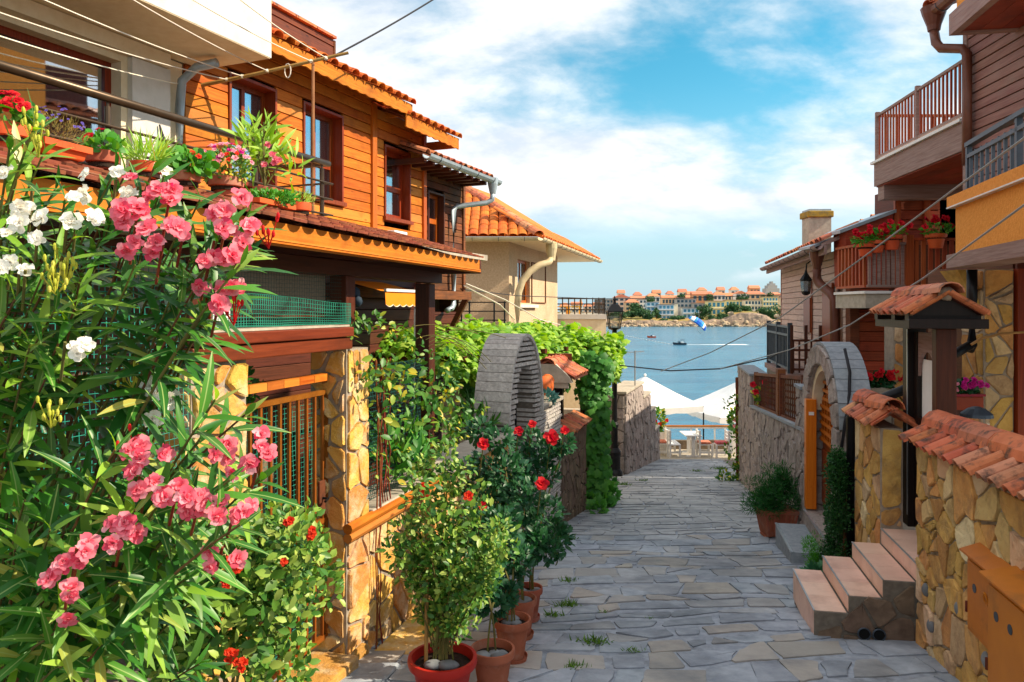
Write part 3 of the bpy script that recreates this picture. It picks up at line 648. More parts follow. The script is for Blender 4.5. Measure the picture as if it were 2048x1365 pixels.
# ================================================================== SETTING
def wall_x(y): return -1.06 + 0.304 * (y - 4.8)       # foot of the garden walls on one side of the lane
def right_x(y): return 1.81 + 0.2 * y                 # foot of the walls on the other side
def build_ground():
    prof = [(-14, 1.05), (-8, 1.05)] + [(y, zr(y) - 0.03) for y in range(-7, 25)] + [(25.4, -3.46), (27.6, -3.46), (27.7, -5.45), (36.5, -5.5), (39, -9.5), (44, -12.6), (70, -15)]
    mb = MB(); xs = [-40, -20, -8, -3, 0, 3, 6, 12, 24, 40]
    for (y, z) in prof: mb.v += [Vector((x, y, z)) for x in xs]
    n = len(xs)
    for j in range(len(prof) - 1):
        for i in range(n - 1): mb.f.append((j*n+i, j*n+i+1, (j+1)*n+i+1, (j+1)*n+i))
    obj('ground', mb, M['mortar_dark'], kind='structure', label='earth and rock under the lane and the houses')
    # lane: cement bed + single stones
    mb = MB(); ys = [2.6 + 0.5 * i for i in range(46)]
    for y in ys: mb.v += [Vector((wall_x(y) - 0.3, y, zr(y) + 0.004)), Vector((right_x(y) + 0.15, y, zr(y) + 0.004))]
    for i in range(len(ys) - 1): mb.f.append((2*i, 2*i+1, 2*i+3, 2*i+2))
    road = obj('stone_lane', mb, M['paving_joint'], kind='structure', label='narrow lane paved with worn grey stones sloping down to the sea')
    rr = random.Random(11); far = MB()
    def fn(x, y, h): return Vector((x, y, zr(y) + 0.006 + h))
    y = 3.7; cnt = 0
    while y < 24.6:
        hgt = rr.choice([0.18, 0.23, 0.28, 0.34, 0.4]) * (1 if y < 12 else 1.3)
        xl, xr = wall_x(y) - 0.12 if y < 12 else wall_x(12) + (y - 12) * 0.19 - 0.3, right_x(y) + 0.05
        x = xl + rr.uniform(-0.3, 0)
        prev = None
        while x < xr:
            w = rr.uniform(0.18, 0.55) * (1 if y < 14 else 1.2)
            sk = 0.05 * (x - xl) + 0.10 * math.sin(x * 1.7 + y * 0.9)
            j = lambda s=0.055: rr.uniform(-s, s)
            a = (x + j(), y + sk + j()); b = (x + w + j(), y + sk + 0.06 * w + j()); c = (x + w + hgt * 0.16 + j(0.05), y + hgt + sk + j()); d = (x + hgt * 0.16 + j(0.05), y + hgt + sk + j())
            if prev: a, d = prev
            prev = (b, c)
            poly = [a, b, c, d]
            # now and then split a stone with a crack
            parts = [poly]
            if rr.random() < 0.4 and w > 0.34:
                mx = (a[0] + b[0]) / 2 + j(0.1); my = (a[1] + d[1]) / 2; an = rr.uniform(0, 3.14)
                nx, ny = math.cos(an), math.sin(an); dd = nx * mx + ny * my
                parts = [clip(poly, nx, ny, dd), clip(poly, -nx, -ny, -dd)]
            for p in parts:
                if len(p) < 3: continue
                s = shrink(p, rr.choice([0.002, 0.004, 0.006, 0.012, 0.025]))
                if not s or area(s) < 0.008: continue
                hh = rr.uniform(0.005, 0.014)
                if cnt < 285:
                    stone(fn, s, hh, M['paving'], road, 'paving_stone', amp=0.012, ins=0.010, tilt=0.35); cnt += 1
                else:
                    q = rough_poly(s, 0.012); i0 = len(far.v); n = len(q)
                    far.v += [fn(px, py, 0) for px, py in q] + [fn(px, py, hh) for px, py in q]
                    far.f.append(tuple(range(i0 + n, i0 + 2 * n)))
                    for k in range(n): far.f.append((i0 + k, i0 + (k + 1) % n, i0 + n + (k + 1) % n, i0 + n + k))
            x += w
        y += hgt
    obj('distant_paving', far, M['paving'], road, kind='stuff')
build_ground()
# tufts of grass in the joints
def tuft(px, py, n, s, label):
    d = 1.65 / ((py - HY) / FPX - SLOPE); c = P(px, py, d); lv = Leaves()
    pos = np.array(c) + rng.normal(size=(n, 3)) * np.array([0.045, 0.03, 0]) * s; pos[:, 2] = -SLOPE * pos[:, 1] + 0.012
    D = rng.normal(size=(n, 3)) * [0.8, 0.8, 0.2] + [0, 0, 0.9]
    lv.add('blade', pos, D, unit(n), 0.045 * s * (0.5 + rng.random(n)), 1.2 + rng.random(n))
    me = lv.mesh('grass_tuft'); obj('grass_tuft', me, M['grass'], label=label, cat='grass', group='grass tufts in the paving joints')
TW = ['beside the farthest rose pot', 'a little below the rose pots', 'next to the third rose pot', 'mid-lane near the viewer', 'towards the steps near the viewer', 'nearest to the red pot', 'between the rose pots and the lane centre', 'at the foot of the street lamp', 'just right of the street lamp', 'by the rusty pole', 'left of the rusty pole', 'at the foot of the plate wall', 'on bare stones right of the rose pots']
for ti, t in enumerate([(1140, 1165, 70, 1.0), (1135, 1215, 90, 1.1), (1105, 1235, 60, 1.0), (1190, 1290, 90, 1.2), (1270, 1306, 40, .8), (1150, 1338, 50, .9), (1210, 1228, 25, .6),
          (1250, 972, 60, 1.6), (1285, 963, 40, 1.4), (1440, 940, 70, 2.0), (1395, 944, 40, 1.6), (1120, 1080, 120, 1.8), (1300, 1240, 22, .5)]):
    tuft(*t, 'small tuft of green grass in the paving ' + TW[ti])
# ---- sea
def build_sea():
    m, N, L, B = nodes('sea_water')
    setin(B, 'Roughness', 0.16); setin(B, 'Specular IOR Level', 0.5)
    tc = N.new('ShaderNodeTexCoord')
    n1 = N.new('ShaderNodeTexNoise'); mp = N.new('ShaderNodeMapping'); mp.inputs['Scale'].default_value = (0.045, 0.16, 1); L.new(tc.outputs['Object'], mp.inputs[0]); L.new(mp.outputs[0], n1.inputs[0]); setin(n1, 'Scale', 1.0); setin(n1, 'Detail', 7); setin(n1, 'Roughness', 0.62)
    cr = N.new('ShaderNodeValToRGB'); L.new(n1.outputs[0], cr.inputs[0])
    e = cr.color_ramp.elements; e[0].position = 0.3; e[0].color = (*srgb('#1f5f80'), 1); e[1].position = 0.72; e[1].color = (*srgb('#3d86a2'), 1)
    L.new(cr.outputs[0], B.inputs['Base Color'])
    n2 = N.new('ShaderNodeTexNoise'); mp2 = N.new('ShaderNodeMapping'); mp2.inputs['Scale'].default_value = (0.35, 0.9, 1); L.new(tc.outputs['Object'], mp2.inputs[0]); L.new(mp2.outputs[0], n2.inputs[0]); setin(n2, 'Scale', 1.0); setin(n2, 'Detail', 6); setin(n2, 'Roughness', 0.6)
    bp = N.new('ShaderNodeBump'); L.new(n2.outputs[0], bp.inputs['Height']); setin(bp, 'Strength', 0.9); setin(bp, 'Distance', 0.7); L.new(bp.outputs[0], B.inputs['Normal'])
    mb = MB(); mb.poly([(-9000, 20, SEA), (9000, 20, SEA), (9000, 12000, SEA), (-9000, 12000, SEA)])
    obj('sea', mb, m, kind='structure', label='calm blue sea bay')
SEA = CZ - 14.0
build_sea()
# ---- far headland
M['rock'] = mk('shore_rock', '#b39a80', '#7d6c60', 0.35, (1, 1, 0.6), 0.95, 1.0, 0.8, 0.1, 0.01, dark='#565049', dscale=0.25, dlo=0.48, dhi=0.7, det=8)
M['scrub'] = mk('dry_grass_slope', '#6d7a3c', '#b08a50', 0.12, (1, 1, 1), 0.95, 0.6, 0.4, 0.1, 0.01)
def hland(x, y):
    """height above sea of the headland"""
    t = (y - 590 - 5 * mnoise.noise(Vector((x * 0.03, 1.2, 0)))) 
    cl = 4.5 + 6.0 * max(0, min(1, (x - 168) / 12)) * (1 - max(0, min(1, (x - 196) / 14))) + 2.0 * mnoise.noise(Vector((x * 0.05, 0, 0)))
    if t < 0: return -3 + 0.0 * t
    s = min(1, t / 7); s = s * s * (3 - 2 * s)
    return cl * s + min(max(0, t - 7), 120) * 0.05 + 1.2 * mnoise.noise(Vector((x * 0.09, y * 0.09, 0))) * s
def build_headland():
    xs = np.linspace(-330, 560, 220); ys = np.concatenate([np.linspace(578, 615, 26), np.linspace(620, 860, 14)])
    mb = MB()
    for y in ys:
        for x in xs:
            h = hland(x, y)
            j = 1.5 if y < 612 else 0.4
            mb.v.append(Vector((x, y + j * mnoise.noise(Vector((x * .3, y * .3, 5))), SEA + h + j * 0.9 * mnoise.noise(Vector((x * 0.35, y * 0.35, 9))) * (h > 0))))
    n = len(xs)
    for j in range(len(ys) - 1):
        for i in range(n - 1): mb.f.append((j*n+i, j*n+i+1, (j+1)*n+i+1, (j+1)*n+i))
    o = obj('headland', mb, M['rock'], kind='structure', label='rocky headland across the bay carrying the far town')
    o.data.materials.append(M['scrub'])
    for p in o.data.polygons:
        if p.center.y > 600: p.material_index = 1
build_headland()
FM = {}
for k, c in dict(pink='#e0c4b0', white='#e6e2dc', blue='#b8c9d6', yellow='#ead89a', orange='#dc9a70', grey='#a9a7a4', cream='#eadcc0', tan='#d2b594').items(): FM[k] = mk('far_wall_' + k, c, c, 0.5, (1, 1, 1), 0.9, 0, 0.01, 0.03, 0.004)
FM['roof'] = mk('far_orange_roof', '#d68a68', '#c87a5a', 1.2, (1, 1, 1), 0.85, 0, 0.01, 0.1, 0.01)
FM['roofgrey'] = mk('far_grey_roof', '#8a8886', '#777573', 1, (1, 1, 1), 0.85, 0, 0.01)
FM['rooftan'] = mk('far_tan_roof', '#b08c74', '#a07c66', 1, (1, 1, 1), 0.85, 0, 0.01)
FM['win'] = mk('far_window', '#3a5a6c', '#2c4656', 1, (1, 1, 1), 0.25, 0, 0.01, 0.25, 0.01)
FM['winblue'] = mk('far_blue_window', '#4f8fae', '#3c7896', 1, (1, 1, 1), 0.25, 0, 0.01, 0.2, 0.01)
def far_house(px0, px1, pt, pb, d, wall, roof, fl, nw, label, rh=6, win='win', balc=False, name='far_house', dep=9):
    x0 = (px0 - 1024) / FPX * d; x1 = (px1 - 1024) / FPX * d; zt = CZ + (HY - pt) / FPX * d; zb = min(CZ + (HY - pb) / FPX * d, SEA + hland((x0 + x1) / 2, d) + 3) - 4
    vis = CZ + (HY - pb) / FPX * d
    rt = root(name, label, 'house' if name == 'far_house' else 'hotel', ((x0 + x1) / 2, d, zb), 'houses of the far town')
    box('wall', WFR, (x0, x1, d, d + dep, zb, zt), FM[wall], rt)
    rz = rh / FPX * d; o = 0.5
    if roof == 'gable':
        mb = MB(); mb.hexa([(x0-o, d-o, zt), (x1+o, d-o, zt), (x1+o, d+dep+o, zt), (x0-o, d+dep+o, zt), (x0-o+.2, d+dep/2-.2, zt+rz), (x1+o-.2, d+dep/2-.2, zt+rz), (x1+o-.2, d+dep/2+.2, zt+rz), (x0-o+.2, d+dep/2+.2, zt+rz)])
        obj('roof', mb, FM['roof'], rt)
    elif roof == 'gablex':
        mb = MB(); xm = (x0 + x1) / 2; mb.hexa([(x0-o, d-o, zt), (x1+o, d-o, zt), (x1+o, d+dep+o, zt), (x0-o, d+dep+o, zt), (xm-.2, d-o, zt+rz), (xm+.2, d-o, zt+rz), (xm+.2, d+dep+o, zt+rz), (xm-.2, d+dep+o, zt+rz)])
        obj('roof', mb, FM['roof'], rt)
    elif roof == 'hip':
        mb = MB(); q = (x1 - x0) * 0.28; mb.hexa([(x0-o, d-o, zt), (x1+o, d-o, zt), (x1+o, d+dep+o, zt), (x0-o, d+dep+o, zt), (x0+q, d+dep*.4, zt+rz), (x1-q, d+dep*.4, zt+rz), (x1-q, d+dep*.6, zt+rz), (x0+q, d+dep*.6, zt+rz)])
        obj('roof', mb, FM['roof'], rt)
    else: box('roof', WFR, (x0 - .4, x1 + .4, d - .4, d + dep + .4, zt, zt + 0.5), FM[roof], rt)
    if fl:
        fh = (zt - vis) / fl; ww = (x1 - x0) / nw
        wm = bpy.data.meshes.new('window'); 
        wmb = MB().box(WFR, 0, ww * 0.62, -0.12, 0.1, 0, fh * 0.55); wm = wmb.mesh('window'); wm.materials.append(FM[win])
        for f in range(fl):
            for i in range(nw):
                o_ = bpy.data.objects.new('window', wm); link(o_, rt, Matrix.Translation((x0 + ww * (i + 0.19), d, vis + fh * (f + 0.25))))
            if balc: box('balcony', WFR, (x0 - .1, x1 + .1, d - 0.9, d, vis + fh * f, vis + fh * f + 0.35), FM['white'], rt)
    return rt
FH = [
 (1120, 1140, 612, 626, 700, 'white', 'hip', 2, 3, 'white far house seen behind the balcony rail end'),
 (1143, 1165, 610, 626, 705, 'cream', 'gable', 2, 3, 'cream far house with orange roof behind the middle of the balcony rail'),
 (1168, 1184, 613, 626, 690, 'pink', 'hip', 2, 2, 'pink far house behind the corner of the balcony rail'),
 (1186, 1206, 611, 626, 700, 'white', 'gable', 2, 3, 'white far house just past the balcony rail corner'),
 (1206, 1227, 600, 622, 690, 'grey', 'flatgrey', 3, 3, 'grey flat-roofed far block beside the street lamp top'),
 (1228, 1259, 595, 622, 680, 'pink', 'gablex', 3, 3, 'tall pink gabled far house at the end of the town'),
 (1251, 1278, 605, 622, 665, 'tan', 'hip', 2, 3, 'low tan far house with bright orange hip roof'),
 (1262, 1293, 598, 612, 720, 'cream', 'gable', 1, 4, 'cream far house under a long orange roof'),
 (1279, 1293, 600, 624, 668, 'white', 'flatgrey', 3, 2, 'narrow white far house with stacked balconies'),
 (1294, 1320, 593, 606, 710, 'white', 'hip', 1, 3, 'white far house with a wide orange hip roof on the skyline'),
 (1293, 1318, 605, 632, 640, 'blue', 'flatgrey', 3, 3, 'pale blue terraced far hotel above the shore scrub'),
 (1317, 1348, 610, 641, 632, 'blue', 'flatgrey', 3, 4, 'pale blue far hotel with a grid of wide windows'),
 (1348, 1356, 608, 640, 634, 'cream', 'flatgrey', 0, 1, 'narrow cream stair tower beside the blue far hotel'),
 (1324, 1350, 597, 610, 720, 'tan', 'gable', 1, 4, 'tan far house with a low orange gable roof'),
 (1350, 1386, 597, 606, 725, 'tan', 'gable', 1, 4, 'tan far house with the broadest orange roof'),
 (1353, 1392, 599, 616, 660, 'grey', 'flatgrey', 2, 5, 'grey far apartment block with regular windows'),
 (1366, 1398, 617, 638, 630, 'blue', 'flatgrey', 2, 4, 'two storey pale blue far hotel behind the parasail'),
 (1375, 1391, 589, 600, 740, 'pink', 'gable', 1, 2, 'small pink far house high on the skyline'),
 (1385, 1425, 589, 606, 690, 'orange', 'gable', 1, 4, 'orange walled far house with long roof'),
 (1387, 1414, 607, 620, 650, 'grey', 'rooftan', 1, 3, 'low grey far house with tan roof'),
 (1415, 1450, 603, 632, 636, 'yellow', 'rooftan', 2, 4, 'yellow far hotel with two lit wings'),
 (1427, 1451, 590, 602, 700, 'white', 'hip', 1, 3, 'white far house with tall orange hip roof'),
 (1449, 1470, 592, 602, 715, 'cream', 'gable', 1, 3, 'cream far house behind the yellow hotels'),
 (1452, 1492, 601, 617, 650, 'yellow', 'rooftan', 1, 6, 'long low yellow far hotel with a ribbon of windows'),
 (1471, 1494, 588, 602, 705, 'white', 'gablex', 2, 2, 'white gabled far house below the skyline'),
 (1491, 1530, 588, 600, 720, 'tan', 'hip', 1, 4, 'tan far house with a large double orange roof'),
 (1490, 1528, 601, 622, 640, 'cream', 'rooftan', 2, 6, 'cream far hotel with balconies over the cliff'),
 (1526, 1556, 595, 622, 638, 'yellow', 'rooftan', 3, 5, 'yellow far hotel nearest to the grey timber house'),
 (1536, 1566, 591, 602, 700, 'tan', 'hip', 1, 3, 'tan far house with orange roof beside the grey tower'),
 (1566, 1600, 596, 622, 660, 'cream', 'hip', 2, 3, 'cream far house mostly hidden behind the grey timber house'),
 (1236, 1250, 586, 600, 790, 'white', 'gable', 1, 2, 'small white far house peeping over the pink gabled house'),
 (1268, 1284, 590, 600, 795, 'pink', 'hip', 1, 2, 'small pink far house on the skyline above the tan hip roof'),
 (1306, 1322, 586, 598, 800, 'tan', 'gable', 1, 2, 'small tan far house on the skyline above the pale blue hotel'),
 (1334, 1348, 588, 600, 790, 'white', 'hip', 1, 2, 'small white far house on the skyline above the window-grid hotel'),
 (1358, 1374, 584, 598, 800, 'cream', 'gable', 1, 2, 'small cream far house on the skyline left of the parasail'),
 (1396, 1414, 581, 596, 800, 'cream', 'hip', 1, 2, 'small cream far house on the skyline right of the parasail'),
 (1436, 1450, 580, 596, 805, 'pink', 'gable', 1, 2, 'small pink far house on the skyline above the yellow hotel wings'),
 (1462, 1478, 580, 596, 800, 'white', 'hip', 1, 2, 'small white far house on the skyline above the ribbon of windows'),
 (1500, 1520, 577, 592, 800, 'orange', 'gable', 1, 3, 'orange far house highest on the skyline left of the grey tower'),
]
for i, h in enumerate(FH):
    r = {'flatgrey': 'roofgrey'}.get(h[6], h[6])
    far_house(h[0], h[1], h[2], h[3], h[4], h[5], r, h[7], h[8], h[9], win='winblue' if h[5] in ('blue', 'yellow') else 'win', balc=h[5] in ('blue', 'yellow', 'cream') and h[7] > 1, name='far_hotel' if 'hotel' in h[9] else 'far_house')
def far_tower():
    d = 760; f = lambda px: (px - 1024) / FPX * d; z = lambda py: CZ + (HY - py) / FPX * d
    rt = root('far_tower', 'grey stepped tower on the far skyline', 'tower', (f(1546), d, SEA))
    for i, (a, b, t, bt) in enumerate([(1530, 1564, 585, 620), (1533, 1560, 577, 585), (1537, 1556, 571, 577), (1541, 1553, 567, 571), (1545, 1549, 563, 567)]):
        box('tier', WFR, (f(a), f(b), d + i, d + 14 - i, z(bt), z(t)), FM['grey'], rt)
far_tower()
# far trees, each a trunk and a crown of many small leaves
M['far_leaf'] = leafmat('far_tree_leaf', ['#274a2a', '#33592f', '#3f6636', '#2c5233'], 0.15, 0.7)
def far_tree(px, py, d, w, h, label):
    x = (px - 1024) / FPX * d; zb = CZ + (HY - py) / FPX * d
    rt = root('far_tree', label, 'tree', (x, d, zb), 'trees along the far shore')
    obj('trunk', MB().tube([(x, d, zb - 5), (x, d, zb + h * 0.4)], 0.4, 6), M['stem_brown'], rt)
    lv = Leaves()
    for k in range(7):
        c = np.array([x + rng.uniform(-.35, .35) * w, d + rng.uniform(-2, 2), zb + h * rng.uniform(.1, .8)])
        p, u = blob(c, (w * .3, w * .3, h * .28), 70); lv.add('round', p, unit(70), u + [0, 0, .5], 0.9 + .5 * rng.random(70))
    obj('crown', lv.mesh('crown'), M['far_leaf'], rt)
TR = [(1262, 634, 625, 10, 5), (1285, 632, 620, 12, 6), (1302, 640, 612, 12, 8), (1313, 637, 618, 6, 8), (1345, 645, 608, 10, 5), (1362, 645, 612, 9, 5), (1404, 637, 612, 10, 10), (1417, 640, 608, 11, 12), (1432, 643, 606, 9, 7), (1446, 642, 606, 9, 6), (1462, 630, 615, 10, 8), (1474, 628, 615, 12, 9), (1490, 627, 618, 10, 7), (1524, 634, 614, 12, 8), (1540, 636, 612, 13, 8), (1556, 640, 610, 14, 12), (1330, 648, 602, 8, 4), (1222, 640, 620, 14, 6), (1240, 638, 615, 12, 6), (1300, 612, 690, 12, 9), (1358, 606, 700, 10, 8), (1420, 606, 690, 12, 9), (1485, 608, 690, 12, 9), (1535, 604, 690, 12, 9), (1272, 624, 650, 12, 8)]
TL = ['round dark tree', 'broad dark tree', 'bushy dark tree', 'small dark tree', 'low dark shrub tree']
for i, t in enumerate(TR): far_tree(*t, TL[i % 5] + ' on the far shore ' + ['below the pink gabled house', 'under the tan hip-roofed house', 'beside the pale blue hotel', 'between the two blue hotels', 'at the foot of the blue hotel', 'under the grey apartment block', 'right of the parasail, the upper one', 'right of the parasail, the lower one', 'below the yellow hotel wing', 'under the yellow hotel terrace', 'left of the ochre cliff top', 'above the ochre cliff top', 'between the yellow hotels', 'on the cliff below the cream hotel', 'below the last yellow hotel', 'next to the grey timber house corner', 'at the waterline rocks', 'behind the street lamp', 'just right of the street lamp', 'among roofs above the pale blue hotel', 'among roofs left of the parasail', 'among roofs right of the parasail', 'among roofs above the cream hotel', 'among roofs below the grey tower', 'beside the narrow house with stacked balconies'][i])
# rocks on the far waterline
M['rocklit'] = mk('sunlit_shore_boulder', '#c9ad8c', '#8f7b69', 0.5, (1, 1, 1), 0.95, 0.8, 0.5, 0.2, 0.02, dark='#5a534c', dscale=0.5)  # paler copy of the shore rock, sunlight put into its colour
rr = random.Random(5); mb = MB()
for k in range(260):
    px = rr.uniform(1195, 1570); d = rr.uniform(584, 600); x = (px - 1024) / FPX * d; s = rr.uniform(0.7, 2.3)
    mb.ball((x, d, SEA + rr.uniform(-.3, 2.6 if px < 1440 else 6) * (d - 582) / 10), s, 6, 5, (1.2, 1, rr.uniform(.6, 1.1)), 0.25, k)
obj('shore_rocks', mb, M['rocklit'], kind='stuff', label='pale boulders lining the far waterline')
# ---- boats, parasail
M['boat_hull'] = mk('dark_boat_hull', '#3b3f48', '#2e323a', 2, (1, 1, 1), 0.4, 0, .01)
M['foam'] = mk('white_foam', '#f4f8fa', '#cfdfe6', 0.8, (0.3, 2, 1), 0.8, 0.4, 0.1)
def boat(px, py, L_, hull, label, wheel=True, flip=1):
    d = 14 * FPX / (py - HY); x = (px - 1024) / FPX * d
    rt = root('motor_boat', label, 'boat', (x, d, SEA))
    sec = [(-.5, .36, .0, .85), (-.2, .42, -.05, .8), (.15, .38, -.02, .85), (.38, .2, .1, 1.0), (.5, .02, .5, 1.15)]
    mb = MB(); k = 5
    for (t, w, zb, zt) in sec:
        xx = x - flip * t * L_
        mb.v += [Vector((xx, d - w * L_ * .4, SEA + zt * .9)), Vector((xx, d - w * L_ * .3, SEA + zb)), Vector((xx, d, SEA + zb - .2)), Vector((xx, d + w * L_ * .3, SEA + zb)), Vector((xx, d + w * L_ * .4, SEA + zt * .9))]
    for j in range(len(sec) - 1):
        for q in range(k - 1): mb.f.append((j*k+q, j*k+q+1, (j+1)*k+q+1, (j+1)*k+q))
        mb.f.append((j*k, (j+1)*k, (j+1)*k+4, j*k+4))
    mb.f.append((0, 1, 2, 3, 4)); obj('hull', mb, hull, rt)
    box('windscreen', WFR, (x - .1 * L_, x + .02 * L_, d - .2 * L_, d + .2 * L_, SEA + .75, SEA + 1.35), FM['win'], rt)
    box('seat', WFR, (x + .1 * L_, x + .3 * L_, d - .2 * L_, d + .2 * L_, SEA + .7, SEA + 1.1), M['white_paint'], rt)
    if wheel:
        mb = MB()
        for s in (-1, 1): mb.tube([(x + .05 * L_, d + s * .22 * L_, SEA + .8), (x + .1 * L_, d + s * .2 * L_, SEA + 2.0), (x + .32 * L_, d + s * .2 * L_, SEA + 2.0), (x + .36 * L_, d + s * .22 * L_, SEA + .8)], .06, 5)
        obj('tow_frame', mb, M['iron_grey'], rt)
    return d, x
bd, bxx = boat(1359, 690, 5.2, M['boat_hull'], 'dark motor boat towing the parasail across the bay')
boat(1303, 676, 4.2, M['terracotta_bright'], 'small orange and white boat by the line of buoys', False)
mb = MB(); pts = []
for i in range(15):
    t = i / 14; mb.v += [Vector((bxx + 2.5 + t * 24, bd - .3 - t * 1.5 - .35 * math.sin(i), SEA + .03)), Vector((bxx + 2.5 + t * 24, bd + .4 + t * 3.5 + .4 * math.sin(i * 1.7), SEA + .03))]
for i in range(14): mb.f.append((2*i, 2*i+1, 2*i+3, 2*i+2))
obj('boat_wake', mb, M['foam'], kind='stuff', label='white foam wake trailing behind the motor boat')
def buoys():
    A = Vector(P(1205, 664, 14 * FPX / 46)); B_ = Vector(P(1345, 690, 14 * FPX / 72)); A.z = B_.z = SEA + .05
    rt = root('buoy_line', 'line of small white buoys strung across the water', 'buoys', A)
    obj('rope', MB().tube([A, B_], .07, 5), M['cord_white'], rt)
    me = MB().ball((0, 0, 0), .22, 8, 6).mesh('buoy'); me.materials.append(M['white_paint'])
    for i in range(30): o = bpy.data.objects.new('buoy', me); link(o, rt, Matrix.Translation(A.lerp(B_, i / 29)))
buoys()
M['para_blue'] = mk('blue_parasail_nylon', '#1668d0', '#0f58bd', 1, (1, 1, 1), 0.6, 0, 0.01)
M['para_light'] = mk('light_blue_parasail_nylon', '#2f9ae0', '#2488d0', 1, (1, 1, 1), 0.6, 0, 0.01)
M['para_red'] = mk('red_print', '#c8342c', '#b82c26', 1, (1, 1, 1), 0.6, 0, 0.01)
def parasail():
    d = 285; c = P(1393, 650, d); rt = root('parasail', 'blue parasail canopy with white panels over the bay', 'parasail', c)
    q = Matrix.Rotation(R(38), 4, 'Y')
    n = 12
    for i in range(n):
        mb = MB(); a0 = math.pi * (i / n) ; a1 = math.pi * ((i + 1) / n); rows = []
        for a in (a0, (a0 + a1) / 2, a1):
            row = []
            bulge = 1.0 if a == (a0 + a1) / 2 else 0.95
            for j in range(7):
                t = math.pi * j / 6; x = -3.9 * math.cos(a); r = 1.75 * math.sin(a) ** .6 * bulge
                row.append(c + (q @ Vector((x, -r * math.cos(t) * 1.0, r * math.sin(t) * 1.25 + .4 * math.sin(a)))))
            rows.append(row)
        for k in range(2):
            for j in range(6): mb.poly([rows[k][j], rows[k + 1][j], rows[k + 1][j + 1], rows[k][j + 1]])
        m = M['white_cloth'] if i in (2, 3, 8) else (M['para_light'] if i in (1, 4, 7) else M['para_blue'])
        g = obj('gore', mb, m, rt)
        if i in (2, 3):
            pts = [rows[1][2], rows[1][3], rows[2][3], rows[2][2]]; pts = [Vector(p) + Vector((0, -.06, .04)) for p in pts]
            obj('print', MB().poly(pts), M['para_red'], rt)
    mb = MB(); low = P(1400, 668, d)
    for i in range(1, n): 
        a = math.pi * i / n; mb.tube([c + (q @ Vector((-3.9 * math.cos(a), -1.7 * math.sin(a) ** .6, 0))), low], .02, 3)
    obj('lines', mb, M['cord_white'], rt)
parasail()
# ================================================================== LEFT SIDE OF THE LANE
E = Fr((-1.06, 4.8, 0), (0.304, 1.0))       # line of the garden wall: a along the lane, b towards it
GL = lambda a: zr(4.8 + a * 0.957)          # lane level beside the wall
def rubble_pillar(label, a0, a1, b0, b1, c1, mat, loc_a):
    rt = root('stone_pillar', label, 'pillar', E(a0, (b0 + b1) / 2, GL(a0)))
    z0 = GL(a1) - 0.05
    box('core', E, (a0, a1, b0, b1, z0, c1), M['mortar'], rt)
    stone_face(E, a0, a1, z0 + .03, c1, b1, mat, rt, 0.14, 0.17, 0.016, 0.010)
    stone_face(E, b0, b1, z0 + .03, c1, a0, mat, rt, 0.14, 0.17, 0.016, 0.012, along='-b')
    return rt
rubble_pillar('ochre stone gate pillar overgrown by the climber', 0.0, 0.29, -0.26, 0.0, 1.39, M['stone_ochre'], 0)
rubble_pillar('pale stone gate pillar behind the pink oleander', -1.42, -1.02, -0.22, 0.0, 1.39, M['stone_ochre'], 0)
# ---- garden wall between the pillar and the slate arch
def garden_wall():
    rt = root('garden_wall', 'low yellow stone garden wall behind the potted roses', 'wall', E(0.3, -.15, GL(.3)))
    z0 = GL(3.7) - .1
    box('core', E, (0.292, 3.6, -0.28, -0.03, z0, 0.22), M['mortar'], rt)
    stone_face(E, 0.30, 3.55, z0, 0.22, -0.03, M['stone_ochre'], rt, 0.2, 0.22, 0.016, 0.012)
    a = 0.31
    while a < 3.5:                          # coping slabs
        w = random.uniform(.35, .6); box('coping_stone', E, (a, min(a + w, 3.58) - .008, -.31, .03, 0.225, 0.285 + random.uniform(0, .012)), M['concrete'], rt, bevel=.008); a += w
    for (c, r) in ((0.245, 0.034), (0.185, 0.032)):
        obj('log_trim', MB().tube([E(-0.02, 0.02, c), E(0.7, 0.02, c), E(1.5, 0.02, c)], r, 8), M['wood_orange'], rt, smooth=False)
garden_wall()
# ---- gate
def gate():
    rt = root('iron_gate', 'orange brown iron gate with upright bars and a covered top rail', 'gate', E(-.5, -.16, GL(-.5)))
    b = -0.15; zb = -0.44
    a0, a1 = -0.99, -0.02
    for a in np.linspace(a0 + .02, a1 - .02, 11): box('bar', E, (a - .009, a + .009, b - .009, b + .009, zb, 1.10), M['iron_brown'], rt)
    box('bottom_rail', E, (a0, a1, b - .014, b + .014, zb - .03, zb), M['iron_brown'], rt)
    box('middle_rail', E, (a0, a1, b - .014, b + .014, .28, .31), M['iron_brown'], rt)
    box('upper_rail', E, (a0, a1, b - .014, b + .014, 1.10, 1.13), M['iron_brown'], rt)
    n = 6
    for i in range(n): w = (a1 - a0) / n; box('cover_board', E, (a0 + w * i + .002, a0 + w * (i + 1) - .002, b - .03, b + .03, 1.19, 1.235), M['wood_orange'], rt)
    for a in (a0 - .012, a1 + .005): box('stile', E, (a, a + .02, b - .02, b + .02, zb - .06, 1.22), M['iron_brown'], rt)
    box('lock_plate', E, (a1 - .10, a1 - .03, b + .012, b + .03, .34, .56), M['rust'], rt, bevel=.004)
    obj('handle', MB().tube([E(a1 - .065, b + .03, .45), E(a1 - .065, b + .07, .45), E(a1 - .12, b + .08, .445)], .008, 6), M['iron_black'], rt)
gate()
box('gate_step', E, (-1.0, -0.015, -0.22, 0.10, GL(0) - .12, GL(0) + 0.10), M['stone_ochre'], label='ochre sandstone step at the foot of the iron gate', cat='step', bevel=.012)
box('stone_slab', E, (0.02, 0.95, 0.02, 0.34, GL(.5) - .1, GL(.5) + 0.035), M['stone_ochre'], label='flat sandstone slab under the nearest rose pot', cat='slab', bevel=.01)
